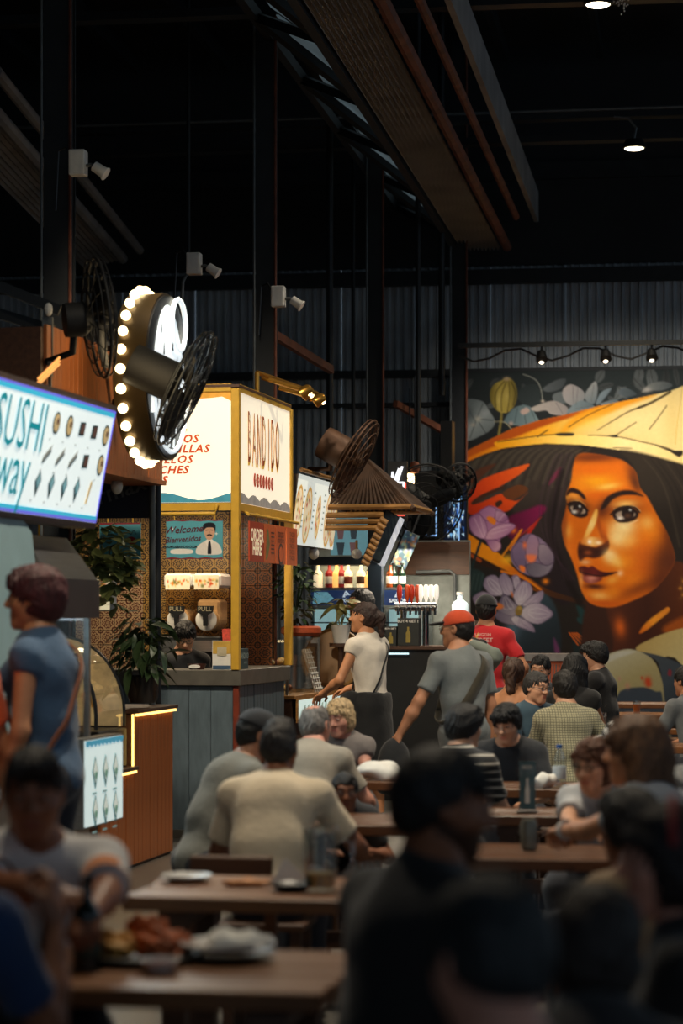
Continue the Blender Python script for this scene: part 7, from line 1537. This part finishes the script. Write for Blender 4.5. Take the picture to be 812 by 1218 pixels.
# orange bands on the near man's sleeves
for q in (1, -1):
    a = P2['sh'][q]; b = P2['arms'][q][0]; MB().cyl(a+(b-a)*.46, a+(b-a)*.785, .0655*P2['s'], .0665*P2['s'], 24, False).build('sleeve_band', cloth((190, 110, 44), 'orange_cloth'), P2['root'], smooth=True)
# thin straps of the bare-backed woman, bag and shirt prints
for q in (1, -1):
    a = P15['sh'][q]*.55+P15['nb']*.45+Vector((0, 0, .03)); c = P15['ch']+Vector((q*.03 if q == 1 else -.02, -.118, -.02)); MB().tube([a, a+Vector((0, -.07, -.03)), (a+c)/2+Vector((0, -.055, 0)), c], .006, 6).build('shoulder_strap', cloth(BLK), P15['root'])
def back_print(P_, rows, mat, y=-.155, z0=.1, sizes=(.03,)):
    s = P_['s']
    for i, t in enumerate(rows):
        o = text(t, sizes[i % len(sizes)]*s, mat, P_['root'], .0, P_['ch'].z+z0-.045*i, lambda a, b, o_=0.0: (a, y*s, b), name='print')
back_print(P19, ('SAIGON', 'STREET', 'ASIA', 'MARKET'), M['paper'], -.152, .12, (.036, .05, .055, .032))
yk = bandz(P19['shirt'], P19, P19['sh'][-1]*.2+P19['nb']*.8, P19['ch']+Vector((-.12, 0, -.05)), .018, cloth((222, 150, 40), 'yellow_cord'), 'lanyard')
# shoulder bag of the man in the cap, handbag of the woman in white
def bag(P_, loc, size, mat, name='bag'):
    S = SDF(); S.ell((0, 0, 0), np.array(size)*.55, k=.02); S.cap((-size[0]*.35, 0, -size[2]*.3), (size[0]*.35, 0, -size[2]*.3), size[1]*.45, k=.04); p, f = S.mesh(.014, wob(.01, 25, 5)); return link(name, npmesh(name, p, f, mat), P_['root'], loc)
bag(P22, P22['p0']+Vector((-.16, .06, -.03)), (.26, .12, .24), cloth((20, 20, 22), 'black_leather'), 'handbag')
el, wr = P21['arms'][-1]; bag(P21, wr+Vector((-.02, .02, -.20)), (.20, .14, .34), cloth((26, 28, 32), 'dark_bag'), 'carried_bag')
# ================================================================== tables, benches, stools
M['table2'] = pm('table_wood_dark', rgb(94, 58, 32), .34, 0, .32, 3, stretch=(1.2, 16, 4), bump=.05)
def table(label, xa, xb, ya, yb, mat=None, z=.75, n=5):
    """plank table; x range and y range of its centre line, turned with the hall"""
    mat = mat or M['table']; L = xb-xa; W = yb-ya; c = Vector(((xa+xb)/2, (ya+yb)/2, 0)); t = thing('plank_table', label, 'table', c, -TB, 'plank tables'); w_ = W/n
    me = MB().bbox((-L/2, -w_/2+.0025, z-.045), (L/2, w_/2-.0025, z)).mesh('plank', mat, bevel=.004)
    for i in range(n): link('plank', me, t, (.006*((i*7) % 3-1), -W/2+w_*(i+.5), -.0015*((i*5) % 3)))
    for x in (-L/2+.14, L/2-.14):
        MB().bbox((x-.045, -W/2+.06, z-.095), (x+.045, W/2-.06, z-.048)).build('cross_rail', M['darkwood'], t)
        for y in (-W/2+.10, W/2-.10): MB().bbox((x-.035, y-.035, 0), (x+.035, y+.035, z-.09)).build('leg', M['darkwood'], t, bevel=.004)
    MB().bbox((-L/2+.16, -.03, .2), (L/2-.16, .03, .27)).build('stretcher', M['darkwood'], t)
    return t
def bench(label, xa, xb, y, z=.44, dp=.30):
    L = xb-xa; t = thing('plank_bench', label, 'bench', ((xa+xb)/2, y, 0), -TB, 'plank benches')
    me = MB().bbox((-L/2, -dp/4+.002, z-.04), (L/2, dp/4-.002, z)).mesh('plank', M['table'], bevel=.004)
    for s_ in (-1, 1): link('plank', me, t, (0, s_*dp/4, 0))
    for x in (-L/2+.12, L/2-.12):
        for y2 in (-dp/2+.05, dp/2-.05): MB().bbox((x-.03, y2-.03, 0), (x+.03, y2+.03, z-.04)).build('leg', M['darkwood'], t)
        MB().bbox((x-.03, -dp/2+.03, .15), (x+.03, dp/2-.03, .2)).build('stretcher', M['darkwood'], t)
table('near left plank table with beer bottle and fried food', -1.35, .02, 5.42, 6.12)
table('second left plank table with a glass pitcher', -.62, .22, 7.12, 7.78)
table('middle plank table in front of the cream polo man', -.28, .52, 9.66, 10.28, M['table2'])
table('plank table between the grey haired man and the blonde woman', -.30, .62, 12.2, 12.75, M['table2'])
table('right plank table with a drink can and reaching arm', .44, 1.95, 8.22, 8.82, M['table2'])
table('right plank table holding the acrylic menu stand', .60, 1.95, 10.05, 10.55, M['table2'])
table('plank table with the water bottle in front of the teenager', .30, 2.0, 11.66, 12.25, M['table2'])
table('plank table in front of the checked shirt', 1.2, 4.2, 15.42, 16.02)
table('long far plank table beside the red cabinet, third from the mural', .95, 5.0, 17.95, 18.6)
table('long far plank table with a beer cup, second from the mural', 2.05, 5.6, 20.5, 21.15)
table('long plank table nearest to the mural', 2.3, 6.2, 23.1, 23.75)
bench('long bench on the near side of the second table from the mural', 2.1, 5.6, 19.95); bench('long bench on the far side of the second table from the mural', 2.2, 5.7, 21.75)
bench('long bench on the near side of the table nearest the mural', 2.4, 6.2, 22.55); bench('long bench in front of the checked shirt table', 2.3, 4.3, 14.85)
# a stool under each sitter
def short(l):
    q = l.split()[:10]
    while len(q) > 2 and q[-1] in ('the', 'in', 'a', 'at', 'and', 'of', 'with', 'from', 'to', 'by', 'beside', 'behind', 'near', 'whose', 'low', 'over', 'seen', 'far', 'right', 'front', 'bottom', 'thin', 'enters', 'lower', "mural's", 'closest', 'beyond', 'arm'): q.pop()
    return ' '.join(q)
def stool(org, z, label, face):
    t = thing('wooden_stool', 'square wooden stool under the '+label, 'stool', (org.x, org.y, 0), -math.radians(face), 'stools under the guests')
    MB().bbox((-.17, -.16, z-.035), (.17, .16, z-.005)).build('seat', M['darkwood'], t, bevel=.006)
    for x in (-.13, .13):
        for y in (-.12, .12): MB().bbox((x-.02, y-.02, 0), (x+.02, y+.02, z-.035)).build('leg', M['darkwood'], t)
    for x in (-.13, .13): MB().bbox((x-.012, -.1, .14), (x+.012, .1, .17)).build('rung', M['darkwood'], t)
for org, z, lb_, fc in PEOPLE: stool(org, z, short(lb_), fc)
ch_ = thing('box_chair', 'wooden chair with a wide solid back at the second left table', 'chair', at(275, HY, 8.15)-Vector((0, 0, CAMZ)), -TB)
MB().bbox((-.145, -.015, .60), (.145, .015, zat(1018, 8.15))).build('backrest', M['table2'], ch_, bevel=.006); MB().bbox((-.17, -.40, .40), (.17, .0, .44)).build('seat', M['table2'], ch_, bevel=.006)
for x in (-.14, .14):
    MB().bbox((x-.02, -.018, 0), (x+.02, .018, .62)).build('leg', M['darkwood'], ch_); MB().bbox((x-.02, -.38, 0), (x+.02, -.34, .40)).build('leg', M['darkwood'], ch_)
# ================================================================== things on the tables
TZ = .7505
def ont(px, py, d=None):
    d = d or (CAMZ-TZ)*FPX/(py-HY); p = at(px, py, d); p.z = TZ; return p
china = pm('white_china', rgb(206, 204, 200), .25, 0, .04, 8); gcl = glass('drink_glass', (.90, .93, .93), .10, 1.1); dkp = pm('dark_plate', rgb(40, 38, 36), .4)
b = bottle(ont(104, 1152), .225, .034, pm('dark_green_bottle', rgb(14, 26, 20), .12, var=.2), 'dark green beer bottle on the near left table', M['black'], pm('bottle_label', rgb(40, 56, 44), .5), 'things on the near table')
def plate(p, r, label, mat=china, group='plates on the tables'):
    t = props(MB().lathe([(0, 0), (r*.6, 0), (r*.7, .006), (r, .018), (r*.985, .022), (r*.68, .011), (0, .008)], 28, p).build('plate', mat, None, smooth='auto'), label, 'plate', group); return t
def crumple(name, p, r, mat, label, cat, seed, sq=(1, 1, .5), amp=.35, rise=0):
    S = SDF(); S.ell((0, 0, r*sq[2]*.9), (r*sq[0], r*sq[1], r*sq[2]), k=.01); S.plane((0, 0, 0), (0, 0, -1)); v_, f_ = S.mesh(r/9, wob(r*amp*.7, 3.6/r, seed)); o = link(name, npmesh(name, v_, f_, mat), None, p); return props(o, label, cat)
pt = ont(165, 1128, 5.86); tr_ = thing('food_tray', 'black oval tray of fried chicken on the near left table', 'tray', pt, -TB)
MB().lathe([(0, 0), (.14, 0), (.17, .02), (.165, .024), (.135, .008), (0, .007)], 28).build('tray', dkp, tr_, smooth='auto')
fry = pm('fried_crust', rgb(176, 86, 32), .6, 0, .4, 40, bump=.8, bscale=80); fry2 = pm('golden_chips', rgb(206, 150, 70), .6, 0, .25, 40, bump=.5, bscale=60)
for i, (x, y, r, m) in enumerate(((.05, .0, .055, fry), (.085, .05, .045, fry), (.02, .06, .045, fry), (-.07, .02, .05, fry2), (-.05, -.05, .04, fry2), (.06, -.06, .04, fry))):
    S = SDF(); S.ell((0, 0, r*.6), (r*1.1, r*.8, r*.62), k=.01); v_, f_ = S.mesh(r/7, wob(r*.5, 5/r, 60+i)); o = link('fried_piece', npmesh('fried_piece', v_, f_, m), None, pt+Vector((x, y, .006+(.035 if i == 2 else 0)))); props(o, '%s fried piece on the black tray, %s' % (('crisp orange' if m is fry else 'pale golden'), ('front middle', 'rightmost', 'top of the pile', 'leftmost', 'front left', 'front right')[i]), 'food', 'fried pieces on the tray')
pb = ont(190, 1150, 5.66); bw = thing('sauce_bowl', 'small white bowl of red sauce by the fried chicken', 'bowl', pb); MB().lathe([(0, 0), (.03, 0), (.05, .03), (.047, .03), (.03, .008), (0, .008)], 20).build('bowl', china, bw, smooth='auto'); MB().lathe([(0, .018), (.038, .018), (.038, .02), (0, .021)], 20).build('sauce', pm('red_sauce', rgb(150, 50, 30), .3), bw)
pq = ont(268, 1128, 5.86); plate(pq, .125, 'lower of the two stacked plates on the near table', dkp); plate(pq+Vector((.005, 0, .022)), .12, 'upper white plate with a napkin on the near table'); crumple('napkin', pq+Vector((.03, .0, .034)), .07, M['paper'], 'crumpled white napkin on the stacked plates', 'napkin', 5, (1.2, .9, .25))
plate(ont(222, 1046, 7.6), .085, 'white plate at the left end of the second table'); crumple('bread', ont(292, 1054, 7.48), .05, pm('bread', rgb(190, 130, 80), .7), 'piece of flat bread on the second table', 'food', 8, (1.5, .8, .22), .2)
nk = props(MB().add([(-.07, 0, .0), (.07, .02, .0), (.0, .05, .0), (-.02, .02, .085)], [(0, 1, 3), (1, 2, 3), (2, 0, 3), (0, 2, 1)]).build('folded_napkin', M['paper'], None, loc=ont(346, 1050, 7.5)), 'folded white napkin standing on the second table', 'napkin'); plate(ont(346, 1056, 7.35), .07, 'small dark plate beside the folded napkin', dkp)
pj = ont(381, 1060, 7.35); jug = thing('glass_pitcher', 'clear tall pitcher with yellow drink on the second table', 'pitcher', pj)
MB().lathe([(.0, 0), (.045, 0), (.05, .02), (.056, .17), (.058, .185), (.055, .185), (.053, .17), (.046, .01), (0, .008)], 22).build('glass', gcl, jug, smooth='auto'); MB().lathe([(0, .01), (.044, .011), (.046, .055), (0, .056)], 20).build('drink', pm('yellow_drink', rgb(150, 130, 50), .3, var=.4, scale=30), jug, smooth='auto'); MB().lathe([(.0, .187), (.057, .187), (.05, .2), (.015, .205), (.014, .235), (0, .236)], 20).build('lid', gcl, jug, smooth='auto'); MB().tube([(.055, 0, .16), (.10, 0, .15), (.10, 0, .06), (.05, 0, .04)], .007, 6).build('handle', gcl, jug, smooth=True)
# right tables
pcn = at(629, 1006, 8.62); pcn.z = TZ; cn = thing('drink_can', 'grey drink can gripped by the reaching woman', 'can', pcn); MB().lathe([(0, 0), (.024, 0), (.031, .008), (.031, .095), (.026, .108), (.025, .112), (0, .11)], 20).build('can', pm('can_grey', rgb(120, 122, 112), .35, .5, .2, 14), cn, smooth='auto')
ps = ont(627, 965, 10.28); st = thing('menu_stand', 'upright acrylic stand with a blue beer card', 'menu stand', ps, -TB); hS = 62/FPX*10.28
MB().bbox((-.038, -.002, .006), (.038, .002, hS)).build('acrylic', M['clear'], st); MB().bbox((-.035, .002, .012), (.035, .004, hS-.006)).build('card', pm('blue_card', rgb(112, 150, 160), .5, var=.15), st); MB().bbox((-.045, -.035, 0), (.045, .035, .006)).build('foot', M['black'], st)
flat([(-.010, .04), (.010, .04), (.010, .10), (.005, .12), (.005, .15), (-.005, .15), (-.005, .12), (-.010, .10)], M['paper'], st, front, .004, 'bottle_print'); text('BEER', .022, M['paper'], st, 0, hS-.03, front, .005)
pw_ = ont(665, 936, 11.85); wb_ = thing('water_bottle', 'clear water bottle with a blue cap', 'bottle', pw_); hW = 50/FPX*11.85
MB().lathe([(0, 0), (.03, 0), (.034, .01), (.034, hW*.5), (.031, hW*.55), (.034, hW*.6), (.034, hW*.68), (.014, hW*.88), (.013, hW*.93), (0, hW*.93)], 18).build('plastic', gcl, wb_, smooth='auto'); MB().lathe([(.0345, hW*.2), (.035, hW*.21), (.035, hW*.48), (.0345, hW*.49)], 18).build('paper_label', pm('pale_label', rgb(190, 200, 206), .5), wb_, smooth='auto'); MB().lathe([(0, hW), (.016, hW), (.016, hW*.92), (.014, hW*.92)], 14).build('cap', pm('blue_cap', rgb(46, 92, 160), .4), wb_, smooth='auto')
crumple('tissue', ont(648, 942, 11.75), .06, M['paper'], 'crumpled white tissue beside the water bottle', 'tissue', 15, (1, .9, .7)); crumple('paper_bag', at(452, 925, 12.35)+Vector((0, 0, TZ-zat(925, 12.35))), .10, M['paper'], 'crumpled white paper on the table behind the boy', 'paper', 16, (1.3, .9, .5))
props(MB().box(ont(700, 968, 10.2)+Vector((-.1, 0, .006)), (.075, .15, .010)).build('phone', M['black'], None, bevel=.003), 'black phone lying on the table of the menu stand', 'phone')
plate(ont(634, 888, 15.6), .10, 'white plate of orange food before the checked shirt'); crumple('orange_food', ont(634, 888, 15.6)+Vector((0, 0, .018)), .05, pm('orange_food', rgb(206, 110, 36), .5), 'orange food on the plate before the checked shirt', 'food', 18, (1.2, 1, .4))
def cup(px, d, label, liq, straw=False, py=None):
    p = at(px, HY, d); p.z = TZ; t = thing('drink_cup', label, 'cup', p, 0, 'cups on the far tables'); MB().lathe([(0, 0), (.028, 0), (.038, .12), (.036, .12), (.026, .006), (0, .006)], 18).build('glass', gcl, t, smooth='auto'); MB().lathe([(0, .007), (.0265, .008), (.034, .09), (0, .091)], 18).build('drink', pm('drink_%d_%d' % liq[:2], rgb(*liq), .2, var=.1), t, smooth='auto')
    if straw: MB().tube([(0, 0, .01), (.02, 0, .16), (.04, 0, .18)], .004, 5).build('straw', M['black'], t)
cup(757, 20.7, 'cup of amber beer on the far table before the mural', (190, 90, 30)); cup(716, 18.2, 'clear cup with a straw on the far table', (150, 140, 130), True); cup(700, 18.3, 'dark drink on the far table near the checked shirt', (50, 34, 28))
plate(at(800, HY, 18.2)+Vector((0, 0, TZ-CAMZ)), .10, 'white plate on the far right table')
